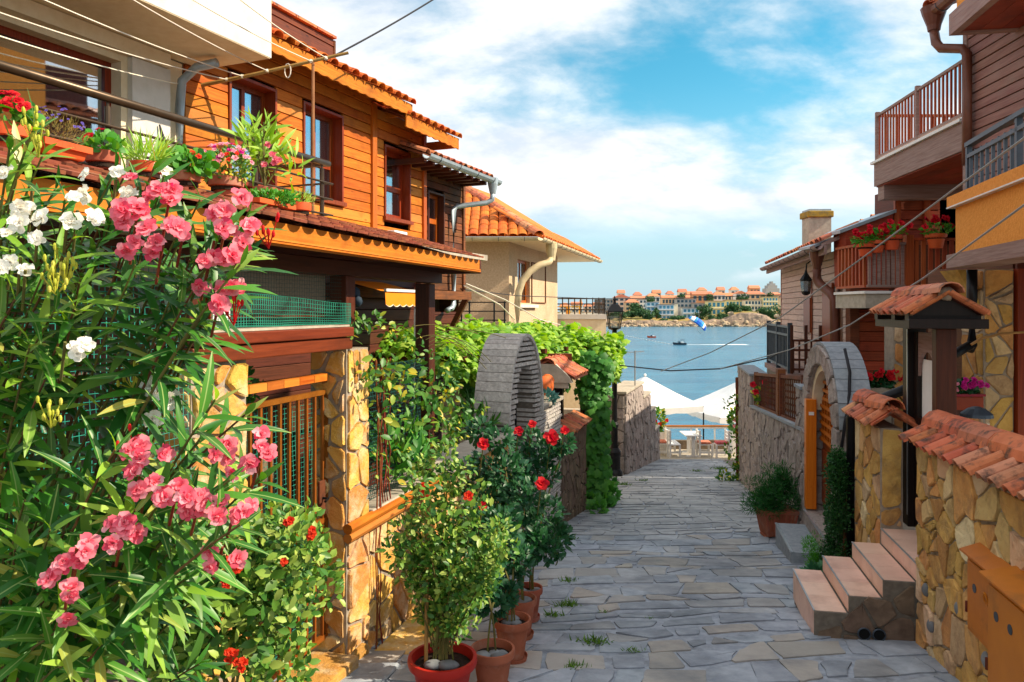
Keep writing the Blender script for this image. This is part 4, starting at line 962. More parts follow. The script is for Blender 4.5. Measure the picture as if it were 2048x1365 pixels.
# ---- veranda: beam, posts, canopy with scale tiles
def veranda():
    rt = root('veranda', 'brown timber veranda canopy with rounded scale tiles over the garden wall', 'veranda', E(0, -.1, GL(0)))
    box('sill_beam', E, (-1.46, 0.0, -.12, .045, 1.395, 1.47), M['wood_red'], rt, bevel=.006)
    box('sill_beam', E, (-1.45, -.01, -.10, .062, 1.475, 1.535), M['wood_red'], rt, bevel=.006)
    box('side_beam', E, (-1.50, -1.38, -1.3, -.13, 1.395, 1.53), M['wood_dark'], rt)
    box('sill_ledge', E, (-1.40, -.02, -.09, .035, 1.537, 1.55), M['concrete'], rt)
    for (a, w) in ((-1.44, .10), (-1.30, .02), (-0.02, .12)): box('post', E, (a, a + w, -.11, .01, 1.552, 1.86), M['wood_red_v'] if w < .05 else M['wood_dark_v'], rt, bevel=.004)
    box('post', E, (1.50, 1.63, -.20, -.07, 0.29, 1.86), M['wood_dark_v'], rt, bevel=.006)
    box('wall_plate', E, (-3.0, 1.66, -.16, -.02, 1.865, 1.955), M['wood_dark'], rt)
    # fascia with grooves
    box('fascia', E, (-3.0, 1.74, .25, .29, 1.955, 2.065), M['wood_orange'], rt)
    for c in (1.962, 1.975): box('fascia_bead', E, (-3.0, 1.74, .286, .302, c, c + .009), M['wood_orange'], rt)
    box('end_board', E, (1.742, 1.775, -1.2, .292, 1.95, 2.068), M['wood_dark'], rt)
    # boards under the tiles
    n = 12
    for i in range(n):
        b1 = .25 - i * .115; b0 = b1 - .113; z = lambda b: 2.03 + (.25 - b) * .30
        mb = MB().hexa([E(-3.0, b0, z(b0)), E(1.74, b0, z(b0)), E(1.74, b1, z(b1)), E(-3.0, b1, z(b1)), E(-3.0, b0, z(b0) + .02), E(1.74, b0, z(b0) + .02), E(1.74, b1, z(b1) + .02), E(-3.0, b1, z(b1) + .02)])
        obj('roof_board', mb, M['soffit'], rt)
    for a in np.arange(-2.8, 1.7, .55):
        z = lambda b: 2.03 + (.25 - b) * .30
        mb = MB().hexa([E(a, -1.2, z(-1.2) - .09), E(a + .06, -1.2, z(-1.2) - .09), E(a + .06, .24, z(.24) - .07), E(a, .24, z(.24) - .07), E(a, -1.2, z(-1.2)), E(a + .06, -1.2, z(-1.2)), E(a + .06, .24, z(.24)), E(a, .24, z(.24))])
        obj('rafter', mb, M['wood_dark'], rt)
    # scale tiles
    V = []; k = 7; w, l, th = .062, .20, .013
    prof = [(-w, l), (-w, .035)] + [(w * math.cos(t), .035 + .05 * math.sin(t)) for t in np.linspace(math.pi, 2 * math.pi, k)][1:-1] + [(w, .035), (w, l)]
    mb = MB(); n = len(prof); mb.v = [Vector((x, y, 0)) for x, y in prof] + [Vector((x, y, th)) for x, y in prof]
    mb.f = [tuple(range(n)), tuple(range(2 * n - 1, n - 1, -1))] + [(i, (i + 1) % n, n + (i + 1) % n, n + i) for i in range(n)]
    me = mb.mesh('scale_tile'); me.materials.append(M['tile_brown'])
    up = (E.n * -1 + Vector((0, 0, .30))).normalized()
    for r in range(5):
        i = 0; a = -2.95 + (r % 2) * .064
        while a < 1.74:
            p = E(a, .335, 2.065) + up * (r * .13) + Vector((0, 0, .014 + .002 * (i % 3)))
            m = slope_mat(p, -up, E.u) @ Matrix.Rotation(random.uniform(-.05, .05), 4, 'Z') @ Matrix.Rotation(R(-5) + random.uniform(-.05, .05), 4, 'X')
            link(bpy.data.objects.new('scale_tile', me), rt, m); a += .128; i += 1
    # room behind: floor, back wall, blind
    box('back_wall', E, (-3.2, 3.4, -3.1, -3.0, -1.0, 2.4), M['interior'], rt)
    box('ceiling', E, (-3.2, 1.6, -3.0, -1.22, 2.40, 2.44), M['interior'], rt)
    box('roller_blind', E, (-1.28, -.04, -.14, -.13, 1.62, 1.86), M['blind'], rt)
    box('blind_hem', E, (-1.28, -.04, -.142, -.128, 1.60, 1.62), M['wood_dark'], rt)
    return rt
veranda()
box('notice_card', E, (-1.24, -1.02, -.10, -.095, 1.555, 1.66), M['sign_white'], label='white card standing on the veranda sill behind the net', cat='card')
# ---- netting
def net(name, label, fn, nu, nv, mat, w=.0016, wob=.012, kind=None):
    """fn(u,v)->point for u,v in 0..1; threads as thin strips"""
    lv_V = []; F = []
    def pt(u, v):
        p = fn(u, v); return p + Vector((mnoise.noise(p * 3.1), mnoise.noise(p * 3.3 + Vector((5, 0, 0))), mnoise.noise(p * 2.7 + Vector((0, 9, 0))))) * wob
    mb = MB()
    cv = {}
    segs = 2
    for i in range(nu + 1):
        pts = [pt(i / nu, j / (nv)) for j in range(nv + 1)]
        mb.tube(pts[::1], w, 3, False)
    for j in range(nv + 1):
        pts = [pt(i / nu, j / nv) for i in range(nu + 1)]
        mb.tube(pts, w, 3, False)
    return obj(name, mb, mat, label=label, cat='net')
net('green_net', 'green net hanging across the open veranda side above the oleander', lambda u, v: E(-3.0 + 1.56 * u, .03 - .05 * v, .25 + 1.65 * v), 52, 54, M['net'])
net('green_net', 'green net bunched along the veranda sill below the roller blind', lambda u, v: E(-1.30 + 1.30 * u, .02 + .02 * math.sin(u * 9), 1.556 + (.15 + .02 * math.sin(u * 5)) * v ** 1.6), 62, 9, M['net'], .0018, .006)
net('green_net', 'dark fine net stretched over the roller blind', lambda u, v: E(-1.28 + 1.26 * u, -.02, 1.68 + .18 * v), 50, 8, M['net_dark'], .0009, .004)
net('green_net', 'green net tied behind the bars of the iron gate', lambda u, v: E(-.98 + .94 * u, -.19, -.42 + 1.5 * v), 32, 50, M['net'], .0016)
net('green_net', 'dark green net between the veranda posts behind the climber', lambda u, v: E(.28 + 1.4 * u, -.10 - .05 * math.sin(v * 3), .29 + .95 * v), 50, 34, M['net_dark'], .0022)
# ---- plants in the veranda shade seen through the net handled later
# ================================================================== white house with the balcony
H2 = Fr((-2.79, 7.98, 0), (0.417, 1.0))      # facade line of the upper houses (t = y-7.98)
T = 1.0 / 0.923                               # t -> a
def window(rt, fr, a0, a1, c0, c1, b, frame_mat, mull=1, transom=.45, dep=.12, fw=.05, curtain=None, reveal=None, name='window', sill=True):
    """recessed window: reveal boards, frame, sashes, panes and a curtain"""
    if reveal:
        t = .03
        for q in ((a0 - t, a0, b - dep - .02, b + .04, c0 - t, c1 + t), (a1, a1 + t, b - dep - .02, b + .04, c0 - t, c1 + t)): box('reveal', fr, q, reveal, rt)
        box('reveal', fr, (a0, a1, b - dep - .02, b + .038, c1, c1 + t), reveal, rt)
        if sill: box('sill', fr, (a0 - .06, a1 + .06, b - dep, b + .07, c0 - t - .02, c0), reveal, rt)
    f = MB(); bb = b - dep
    def fb(*q): f.box(fr, q[0], q[1], bb - .03, bb + .02, q[2], q[3])
    fb(a0, a0 + fw, c0, c1); fb(a1 - fw, a1, c0, c1); fb(a0 + fw, a1 - fw, c0, c0 + fw); fb(a0 + fw, a1 - fw, c1 - fw, c1)
    ct = c0 + (c1 - c0) * transom
    w = obj(name, f, frame_mat, rt)
    if transom: box('transom', fr, (a0 + fw, a1 - fw, bb - .025, bb + .025, ct - .04, ct + .04), frame_mat, w)
    xs = np.linspace(a0 + fw, a1 - fw, mull + 1)
    for x in xs[1:-1]:
        box('mullion', fr, (x - .025, x + .025, bb - .02, bb + .016, c0 + fw, ct - .04 if transom else c1 - fw), frame_mat, w)
        if transom: box('mullion', fr, (x - .025, x + .025, bb - .02, bb + .016, ct + .04, c1 - fw), frame_mat, w)
    for i in range(mull):
        x0 = xs[i] + (.025 if i else 0); x1 = xs[i + 1] - (.025 if i < mull - 1 else 0)
        for (z0, z1) in (((c0 + fw, ct - .04), (ct + .04, c1 - fw)) if transom else ((c0 + fw, c1 - fw),)):
            box('pane', fr, (x0, x1, bb - .008, bb - .002, z0, z1), M['glass'], w)
    if curtain: 
        mb = MB(); n = 40
        for i in range(n + 1):
            x = a0 + (a1 - a0) * i / n; y = bb - .10 + .018 * math.sin(i * 1.9)
            mb.v += [fr(x, y, c0), fr(x, y, c1)]
        for i in range(n): mb.f.append((2*i, 2*i+2, 2*i+3, 2*i+1))
        obj('curtain', mb, curtain, w, smooth=True)
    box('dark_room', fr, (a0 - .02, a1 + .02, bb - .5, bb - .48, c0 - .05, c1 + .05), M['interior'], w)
    return w
def wall_with_hole(name, fr, a0, a1, b0, b1, c0, c1, h, mat, parent):
    mb = MB()
    mb.box(fr, a0, h[0], b0, b1, c0, c1); mb.box(fr, h[1], a1, b0, b1, c0, c1); mb.box(fr, h[0], h[1], b0, b1, c0, h[2]); mb.box(fr, h[0], h[1], b0, b1, h[3], c1)
    return obj(name, mb, mat, parent)
def white_house():
    rt = root('plastered_house', 'cream and white plastered house with overhanging upper floor and curtained window', 'house', H2(-3, -1, -1))
    hole = (-4.6 * T, -1.46 * T, 2.0, 3.80)
    wall_with_hole('wall', H2, -5.2 * T, -.84 * T, -.25, 0, 1.98, 3.98, hole, M['plaster_cream'], rt)
    box('lower_wall', H2, (-5.2 * T, -.84 * T, -.28, -.03, -1, 1.97), M['interior'], rt)  # wall continued in the darkened plaster, veranda shade painted in
    box('lintel', H2, (-5.2 * T, -1.05 * T, .002, .10, 3.86, 3.985), M['plaster_cream'], rt)
    box('pilaster', H2, (-1.40 * T, -1.02 * T, .002, .06, 1.9, 3.855), M['plaster_white'], rt)
    mb = MB().box(H2, -5.2 * T, -.62 * T, -3.5, .86, 4.0, 5.6); obj('upper_floor', mb, M['plaster_white'], rt)
    box('soffit', H2, (-5.2 * T, -.63 * T, 0, .855, 3.992, 3.999), M['plaster_cream'], rt)
    window(rt, H2, hole[0], hole[1], hole[2], hole[3], 0, M['wood_red_v'], 2, 0, .14, .06, M['curtain'])
    box('floor', H2, (-5.2 * T, 3.5 * T, -.3, 1.05, 2.36, 2.44), M['concrete'], rt)
    # rain pipe at the joint of the two houses
    pts = [H2(-.86 * T, .45, 3.93), H2(-.9 * T, .25, 3.90), H2(-.93 * T, .1, 3.78), H2(-.93 * T, .07, 3.5), H2(-.93 * T, .07, 2.4)]
    o = obj('rain_pipe', MB().tube(pts, .042, 10), M['zinc'], rt, smooth=True)
    for i in range(3):
        z = 3.3; obj('cable', MB().tube([H2(-1.15 * T, .08, 3.32), H2((-1.12 + .03 * i) * T, .12 + .02 * i, 2.95), H2((-1.06 + .05 * i) * T, .1, 2.5)], .007, 5), M['cord'], rt)
white_house()
def balcony_rail():
    L_ = Vector((-3.09, 4.53, 0)); R_ = Vector((-1.87, 7.6, 0)); u = (R_ - L_); ln = u.length; fr = Fr((R_.x, R_.y, 0), (u.x, u.y))
    rt = root('balcony_rail', 'long bronze tube balcony railing above the veranda tiles', 'railing', fr(-1, 0, 2.45))
    z = 3.12
    obj('handrail', MB().tube([fr(-4.6, 0, z), fr(-2, 0, z), fr(.02, 0, z)], .032, 12), M['rail_bronze'], rt, smooth=True)
    for c in (2.92, 2.76, 2.60): obj('rail', MB().tube([fr(-4.6, .02, c), fr(.06, .02, c)], .011, 8), M['rail_bronze'], rt)
    for a in (-4.1, -2.55, -1.05, -.08):
        obj('post', MB().tube([fr(a, -.01, 2.43), fr(a, -.01, z - .06)], .022, 10), M['rail_bronze'], rt)
        obj('post_pin', MB().tube([fr(a, -.01, z - .06), fr(a, -.01, z - .02)], .010, 8), M['rail_bronze'], rt)
    for c in (3.12, 2.92, 2.76, 2.60): obj('return_rail', MB().tube([fr(0, 0, c), fr(0, -.95, c)], .030 if c > 3 else .011, 8), M['rail_bronze'], rt)
    return fr
BR = balcony_rail()
# ---- washing line frame
def washing_line():
    rt = root('washing_line', 'bamboo washing line frame with white cords over the balcony', 'washing line', BR(-.15, .03, 2.44))
    top = P(626, 126, 7.45); bot = Vector((top.x, top.y, 2.30))
    obj('upright', MB().tube([bot, top], .016, 8), M['bamboo'], rt)
    A = P(312, 190, 7.3); B_ = P(697, 106, 7.5)
    obj('cross_pole', MB().tube([A, A.lerp(B_, .5) + Vector((0, 0, -.01)), B_], .022, 8, r2=.016), M['bamboo'], rt)
    for i, (t, q) in enumerate(((.19, P(-40, 60, 4.3)), (.36, P(-40, 12, 4.3)), (.44, P(20, -30, 4.5)), (.57, P(200, -40, 5)), (.80, P(320, -40, 5.2)), (.88, P(430, -40, 5.6)))):
        p = A.lerp(B_, t)
        obj('cord', MB().tube(catenary(p, q, .03, 10), .0055, 5), M['cord_white'], rt)
        obj('knot', MB().ball(p + Vector((0, 0, -.005)), .026, 8, 6, (1, 1, .8), .15, i), M['cord_white'], rt)
    p = A.lerp(B_, .68); obj('cord_loop', MB().tube([p + Vector((.03 * math.cos(t), -.01, -.05 + .07 * math.sin(t))) for t in np.linspace(0, 6.3, 14)], .006, 5), M['cord_white'], rt)
    obj('tie', MB().tube([P(395, 125, 7.3), P(385, 185, 7.3), P(362, 300, 7.2)], .005, 5), M['cord_white'], rt)
washing_line()
# ================================================================== orange timber house
def scallop(fr, a0, a1, b, ctop, h, mat, parent, amp=.016, per=.19, name='fascia'):
    n = int((a1 - a0) / .025); pts = [(a0 + (a1 - a0) * i / n, ctop - h - amp * abs(math.sin(math.pi * (a0 + (a1 - a0) * i / n) / per))) for i in range(n + 1)]
    mb = MB(); i0 = 0
    for (a, c) in pts: mb.v += [fr(a, b, c), fr(a, b, ctop), fr(a, b + .022, c), fr(a, b + .022, ctop)]
    for i in range(n):
        k = 4 * i; mb.f += [(k, k+4, k+5, k+1), (k+2, k+3, k+7, k+6), (k, k+2, k+6, k+4), (k+1, k+5, k+7, k+3)]
    mb.f += [(0, 1, 3, 2), (4*n, 4*n+2, 4*n+3, 4*n+1)]
    return obj(name, mb, mat, parent)
TB = barrel_mesh('tile', .17, .34, .065, M['tile_orange'])
TBR = barrel_mesh('tile', .17, .34, .065, M['tile'])
def orange_house():
    rt = root('timber_house', 'orange varnished timber house with scalloped eaves and clay tiles', 'house', H2(1, -1, -1))
    W1 = (-.28 * T, .33 * T, 2.99, 4.05); W2 = (.81 * T, 1.48 * T, 2.99, 4.05); W3 = (2.43 * T, 3.02 * T, 2.93, 3.90)
    ex = lambda w: (w[0] - .035, w[1] + .035, w[2] - .05, w[3] + .035)
    mb = MB(); mb.box(H2, -.83 * T, 3.43 * T, -3.5, -.52, -1.5, 4.6); obj('core_wall', mb, M['interior'], rt)
    planks(H2, -.82 * T, 2.16 * T, 2.40, 4.52, [ex(W1), ex(W2)], M['wood_orange'], rt, .132, name='plank')
    planks(H2, 2.22 * T, 3.42 * T, 2.40, 4.40, [ex(W3)], M['wood_orange'], rt, .132, name='plank')
    for (a, w) in ((2.10, .11), (3.38, .09)): box('corner_post', H2, (a * T, a * T + w, -.03, .055, 2.38, 4.42), M['wood_orange_v'], rt, bevel=.005)
    box('end_wall', H2, (3.43 * T, 3.45 * T, -3.4, -.03, 1.6, 4.4), M['wood_aged'], rt)
    window(rt, H2, *W1, 0, M['wood_red_v'], 2, .42, .13, .05, M['curtain_white'], M['wood_red_v'])
    window(rt, H2, *W2, 0, M['wood_red_v'], 2, .42, .13, .05, M['curtain_white'], M['wood_red_v'])
    window(rt, H2, *W3, 0, M['wood_red_v'], 1, .45, .11, .07, M['curtain'], M['wood_red_v'])
    # lower boards down to the yard
    planks(H2, -.8 * T, 3.4 * T, 0.2, 2.38, [], M['wood_dark'], rt, .16, b=-.12)
    # eaves A and B
    for (a0, a1, z, o, rows) in ((-.75 * T, 2.45 * T, 4.28, .42, 7), (2.30 * T, 3.75 * T, 4.11, .42, 6)):
        scallop(H2, a0, a1, o, z + .16, .15, M['wood_orange'], rt)
        pitch = .42
        n = 5
        for i in range(n):
            b1 = o - .004 - i * .12; b0 = b1 - .117; zz = lambda b: z + .10 + (o - b) * pitch
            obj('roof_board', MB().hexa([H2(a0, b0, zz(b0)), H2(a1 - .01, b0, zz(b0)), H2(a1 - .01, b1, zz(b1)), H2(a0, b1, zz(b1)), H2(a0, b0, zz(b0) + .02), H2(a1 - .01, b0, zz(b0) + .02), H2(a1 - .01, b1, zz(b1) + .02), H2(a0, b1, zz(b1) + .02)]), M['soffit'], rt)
        b0 = -2.0; zz = lambda b: z + .135 + (o - b) * pitch
        obj('roof_deck', MB().hexa([H2(a0, b0, zz(b0)), H2(a1 - .02, b0, zz(b0)), H2(a1 - .02, o - .02, zz(o)), H2(a0, o - .02, zz(o)), H2(a0, b0, zz(b0) + .012), H2(a1 - .02, b0, zz(b0) + .012), H2(a1 - .02, o - .02, zz(o) + .012), H2(a0, o - .02, zz(o) + .012)]), M['tile_brown'], rt)
        up = (H2.n * -1 + Vector((0, 0, pitch))).normalized()
        roof_tiles(TB, H2(a0, o + .07, z + .158), H2(a1 + .02, o + .07, z + .158), up, rows, .28, .19, rt)
        box('barge_board', H2, (a1 - .005, a1 + .02, -1.5, o + .01, z + .02, z + .15), M['wood_orange'], rt)
    # dormer box above
    box('dormer_core', H2, (-1.5 * T, 1.98 * T, -2.6, -.53, 4.4, 5.28), M['wood_red'], rt)
    planks(H2, -1.5 * T, 2.0 * T, 4.40, 5.30, [], M['wood_red'], rt, .16, b=-.52)
    for i in range(9): box('coping_tile', H2, ((-1.5 + .39 * i) * T, (-1.12 + .39 * i) * T, -.62, -.45, 5.302, 5.335), M['tile'], rt)
    box('dormer_end', H2, (2.0 * T, 2.03 * T, -2.6, -.49, 4.4, 5.29), M['wood_aged'], rt)
    # air conditioner on the wall
orange_house()
def aircon():
    rt = root('air_conditioner', 'white air conditioner box on the orange timber wall under the end window', 'air conditioner', H2(2.35 * T, .1, 2.5))
    box('case', H2, (2.30 * T, 2.30 * T + .34, .03, .26, 2.48, 2.72), M['plastic_white'], rt, bevel=.012)
    c = H2(2.30 * T + .1, .265, 2.6); mb = MB()
    for r in (.03, .055, .08): mb.tube([c + H2.u * r * math.cos(t) + Vector((0, 0, r * math.sin(t))) for t in np.linspace(0, 6.28, 16)], .004, 4, False)
    obj('fan_grille', mb, M['iron_grey'], rt)
aircon()
# ---- second, weathered timber house
def gutter(fr, a0, a1, b, c, r, mat, parent, name='gutter', n=8):
    mb = MB(); k = 7
    for a in (a0, a1):
        for rad in (r, r * .86):
            for i in range(k): t = math.pi + math.pi * i / (k - 1); mb.v.append(fr(a, b + rad * math.cos(t), c + rad * math.sin(t)))
    for i in range(k - 1): mb.f += [(i, i+1, 2*k+i+1, 2*k+i), (k+i, 3*k+i, 3*k+i+1, k+i+1)]
    mb.f += [(0, 2*k, 3*k, k), (k-1, 2*k-1, 4*k-1, 3*k-1), tuple(range(0, k)) + tuple(range(2*k-1, k-1, -1)), tuple(range(2*k, 3*k)) + tuple(range(4*k-1, 3*k-1, -1))]
    g = obj(name, mb, mat, parent)
    m = max(2, int((a1 - a0) / .55))
    for i in range(m): 
        a = a0 + (i + .5) * (a1 - a0) / m; obj('bracket', MB().tube([fr(a, b + r * 1.03 * math.cos(t), c + r * 1.03 * math.sin(t)) for t in np.linspace(math.pi, 2 * math.pi, 7)], .006, 4), M['iron_grey'], g)
    return g
def aged_house():
    rt = root('timber_house', 'dark weathered timber house with a zinc gutter and rain pipe', 'house', H2(4.2, -1, -2))
    b = -.12; W_ = (3.76 * T, 4.21 * T, 2.64, 3.48)
    mb = MB().box(H2, 3.47 * T, 4.86 * T, -3.2, b - .42, -2, 3.9); obj('core_wall', mb, M['interior'], rt)
    planks(H2, 3.46 * T, 4.88 * T, 1.95, 3.85, [(W_[0] - .035, W_[1] + .035, W_[2] - .05, W_[3] + .035)], M['wood_aged'], rt, .115, b=b, split=.9)
    window(rt, H2, *W_, b, M['wood_orange_v'], 1, .5, .10, .05, None, M['wood_dark_v'])
    box('corner_post', H2, (4.86 * T, 4.86 * T + .07, b - .05, b + .05, 1.9, 3.9), M['wood_aged'], rt)
    box('end_wall', H2, (4.87 * T, 4.89 * T, -3.2, b - .06, -2, 3.9), M['wood_aged'], rt)
    planks(H2, 1.0 * T, 4.85 * T, -1.6, 1.6, [], M['wood_dark'], rt, .15, b=b - .1)
    box('floor_beam', H2, (1.5 * T, 4.95 * T, b - .1, b + .15, 1.80, 1.94), M['wood_aged'], rt)
    box('lower_door', H2, (3.0 * T, 3.55 * T, b - .06, b - .04, -.6, 1.5), M['wood_dark_v'], rt)
    for a in (3.2, 4.3): obj('brace', MB().hexa([H2(a*T, b, 1.2), H2(a*T+.06, b, 1.2), H2(a*T+.06, b+.08, 1.2), H2(a*T, b+.08, 1.2), H2(a*T, b+.32, 1.8), H2(a*T+.06, b+.32, 1.8), H2(a*T+.06, b+.42, 1.8), H2(a*T, b+.42, 1.8)]), M['wood_dark'], rt)
    z = 3.80; pitch = .36; o = .42; a0, a1 = 2.75 * T, 4.9 * T
    zz = lambda q: z + .02 + (o - q) * pitch
    obj('roof_deck', MB().hexa([H2(a0, -2.5, zz(-2.5)), H2(a1, -2.5, zz(-2.5)), H2(a1, o, zz(o)), H2(a0, o, zz(o)), H2(a0, -2.5, zz(-2.5) + .03), H2(a1, -2.5, zz(-2.5) + .03), H2(a1, o, zz(o) + .03), H2(a0, o, zz(o) + .03)]), M['wood_aged'], rt)
    roof_tiles(TBR, H2(a0, o + .03, z + .06), H2(a1 + .05, o + .03, z + .06), (H2.n * -1 + Vector((0, 0, pitch))).normalized(), 5, .28, .19, rt)
    for i in range(9): a = a0 + .12 + i * .26; box('rafter_end', H2, (a, a + .07, b - .1, o - .05, z - .06, z + .015), M['wood_dark'], rt)
    gutter(H2, a0 - .05, a1 + .12, o + .09, z + .02, .075, M['zinc'], rt)
    e = a1 - .12
    obj('hopper', MB().lathe(H2(e, o + .09, z - .22), [(.05, 0), (.06, .04), (.085, .16), (.09, .26)], 14), M['zinc'], rt, smooth=False)
    pts = [H2(e, o + .09, z - .2), H2(e, o + .08, z - .32), H2(e - .06, o, z - .38), H2(4.42 * T + .04, b + .14, z - .45), H2(4.42 * T, b + .10, z - .52), H2(4.42 * T, b + .10, 2.2), H2(4.42 * T, b + .10, 1.72), H2(4.36 * T, b + .1, 1.66), H2(4.2 * T, b + .1, 1.62)]
    obj('rain_pipe', MB().tube(pts, .045, 10), M['zinc'], rt, smooth=True)
aged_house()
def awning():
    fr = H2; rt = root('awning', 'small orange awning with a white band and scalloped edge', 'awning', H2(1.9 * T, .3, 1.4))
    a0, a1 = 1.55 * T, 2.45 * T
    n = 30; mb = MB()
    for i in range(n + 1):
        a = a0 + (a1 - a0) * i / n; mb.v += [fr(a, -.05, 2.02), fr(a, .62, 1.86), fr(a, .63, 1.70 - .025 * abs(math.sin(i * math.pi / 5)))]
    for i in range(n): mb.f += [(3*i, 3*i+3, 3*i+4, 3*i+1), (3*i+1, 3*i+4, 3*i+5, 3*i+2)]
    obj('cloth', mb, M['awning'], rt); box('front_bar', fr, (a0, a1, .60, .64, 1.865, 1.90), M['white_paint'], rt)
    mb = MB()
    for i in range(n): mb.tube([fr(a0 + (a1-a0)*i/n, .634, 1.70 - .025 * abs(math.sin(i * math.pi / 5))), fr(a0 + (a1-a0)*(i+1)/n, .634, 1.70 - .025 * abs(math.sin((i+1) * math.pi / 5)))], .006, 4, False)
    obj('hem', mb, M['cord_white'], rt); obj('pole', MB().tube([fr(a1 - .2, .6, 1.8), fr(a1 - .2, .6, .0)], .02, 6), M['white_paint'], rt)
awning()
mb = MB().ball(P(711, 590, 4.95), .034, 10, 8, (.9, .9, 1.5), .12, 3).ball(P(716, 603, 4.93), .03, 10, 8, (1, 1, 1.2), .15, 4)
obj('work_glove', mb, M['rubber_blue'], smooth=True, label='dark blue glove hung on the veranda post beside the awning', cat='glove')
# ================================================================== beige house by the sea
def beige_house():
    rt = root('rendered_house', 'beige rough-cast house with orange tiled hip roof and cream gutter', 'house', (0, 19, -2.6))
    F = Fr((-.072, 18, 0), (1, 0)); F.n = Vector((0, -1, 0))           # front face
    Rf = Fr((-.072, 18, 0), (.282, 1))                                  # side towards the lane
    box('front_wall', F, (-3.2, -.0, -.2, 0, -3, 3.3), M['plaster_beige'], rt)
    wh = (.78, 2.02, 1.80, 2.90)
    wall_with_hole('side_wall', Rf, .0, 5.45, -.22, 0, -3, 3.3, wh, M['plaster_beige'], rt)
    window(rt, Rf, *wh, 0, M['wood_orange_v'], 2, 0, .12, .07, M['curtain_white'], None)
    box('window_sill', Rf, (.7, 2.6, .002, .10, 1.68, 1.76), M['plaster_white'], rt)
    mb = MB()
    for q in ((2.15, 2.19, 1.8, 2.9), (3.75, 3.79, 1.8, 2.9), (2.19, 3.75, 1.8, 1.83), (2.19, 3.75, 2.87, 2.9)): mb.box(Rf, q[0], q[1], .002, .03, q[2], q[3])
    obj('shutter_frame', mb, M['wood_aged'], rt)
    box('back_wall', Rf, (5.25, 5.45, -4, -.23, -3, 3.3), M['plaster_beige'], rt)
    # eaves / soffit / hip roof
    e0 = Vector((-4.2, 17.3, 3.26)); e1 = Vector((.588, 17.3, 3.26)); u = Vector((.282, 1, 0)); e2 = e1 + u * 8.4; e3 = e2 + Vector((-5, 1.3, 0))
    mb = MB(); mb.v = [e0, e1, e2, e3, e3 + Vector((-2, -6, 0))]; n = len(mb.v); mb.v += [v + Vector((0, 0, .05)) for v in mb.v]
    mb.f = [tuple(range(n)), tuple(range(2*n-1, n-1, -1))] + [(i, (i+1) % n, n + (i+1) % n, n+i) for i in range(n)]
    obj('soffit', mb, M['plaster_cream'], rt)
    h = .6; k = 3.2
    z0 = 3.315
    a0 = Vector((e0.x, e0.y, z0)); a1 = Vector((e1.x, e1.y, z0)); a2 = Vector((e2.x, e2.y, z0))
    d1 = Vector((-1.0, 1.0, h)); top1 = a1 + Vector((-.74, 1.0, h)) * k; top0 = a0 + Vector((1.5, 1, h)) * 0 + Vector((-.5, 1.0 * k, h * k))
    nr = Vector((-.96, .27, 0)); top2 = a2 + nr * k * .9 + Vector((0, 0, h * k)) - u * 3.2
    obj('roof_deck', MB().poly([a0, a1, top1, top0]).poly([a1, a2, top2, top1]), M['tile_orange'], rt)
    up = Vector((0, 1, h)).normalized(); me = barrel_mesh('tile', .225, .34, .055, M['tile_orange'], .9)
    def skipf(p, r, i, n): return p.x > .588 - .74 * (p.y - 17.3) - .1 or p.x < -2.6
    roof_tiles(me, a0 + Vector((0, -.05, .02)), a1 + Vector((0, -.05, .02)), up, 12, .27, .225, rt, skip=skipf)
    upr = Vector((-.962, .271, h)).normalized()
    def skips(p, r, i, n): q = (p - a1); return q.dot(u.normalized()) < .26 * r * .27 + .1
    roof_tiles(me, a1 + Vector((.05, 0, .02)), a2 + Vector((.05, 0, .02)), upr, 5, .27, .25, rt, skip=skips)
    hip = barrel_mesh('hip_tile', .30, .42, .12, M['tile'], .9)
    v = (top1 - a1); L_ = v.length; v.normalize()
    for i in range(int(L_ / .33)):
        m = slope_mat(a1 + v * (i * .33 - .05) + Vector((0, 0, .05)), -v, v.cross(Vector((0, 0, 1)))); link(bpy.data.objects.new('hip_tile', hip), rt, m)
    Fg = Fr((e1.x, 17.3, 0), (1, 0)); Fg.n = Vector((0, -1, 0))
    gutter(Fg, -4.2, .0, .09, 3.29, .085, M['gutter_cream'], rt)
    Rg = Fr((e1.x, 17.3, 0), (.282, 1)); gutter(Rg, -.05, 8.6, .09, 3.29, .085, M['gutter_cream'], rt)
    hp = P(1103, 497, 18.3)
    obj('hopper', MB().lathe(hp + Vector((0, 0, -.3)), [(.09, 0), (.1, .1), (.14, .3), (.14, .42)], 12), M['gutter_cream'], rt)
    pts = [P(1103, 515, 18.3), P(1098, 525, 18.2), P(1080, 530, 18.1), P(1060, 543, 18.0), P(1045, 562, 17.95), P(1037, 585, 17.9), P(1035, 610, 17.9), P(1035, 700, 17.9)]
    obj('rain_pipe', MB().tube(pts, .085, 10), M['gutter_cream'], rt, smooth=True)
    # sea terrace with parapet and metal rail
    box('terrace', WFR, (1.35, 2.95, 23.5, 26.5, -3.4, 1.32), M['plaster_cream'], rt)
    box('terrace_coping', WFR, (1.30, 3.0, 23.45, 26.55, 1.325, 1.48), M['plaster_white'], rt)
    mb = MB()
    for i in range(9): x = 1.4 + i * .19; mb.tube([(x, 23.6, 1.48), (x, 23.6, 2.0)], .02, 5)
    for i in range(9): y = 23.6 + i * .35; mb.tube([(2.92, y, 1.48), (2.92, y, 2.0)], .02, 5)
    for z in (1.62, 1.8, 1.97): mb.tube([(1.35, 23.6, z), (2.92, 23.6, z), (2.92, 26.4, z)], .02, 5)
    obj('terrace_rail', mb, M['rail_bronze'], rt)
beige_house()
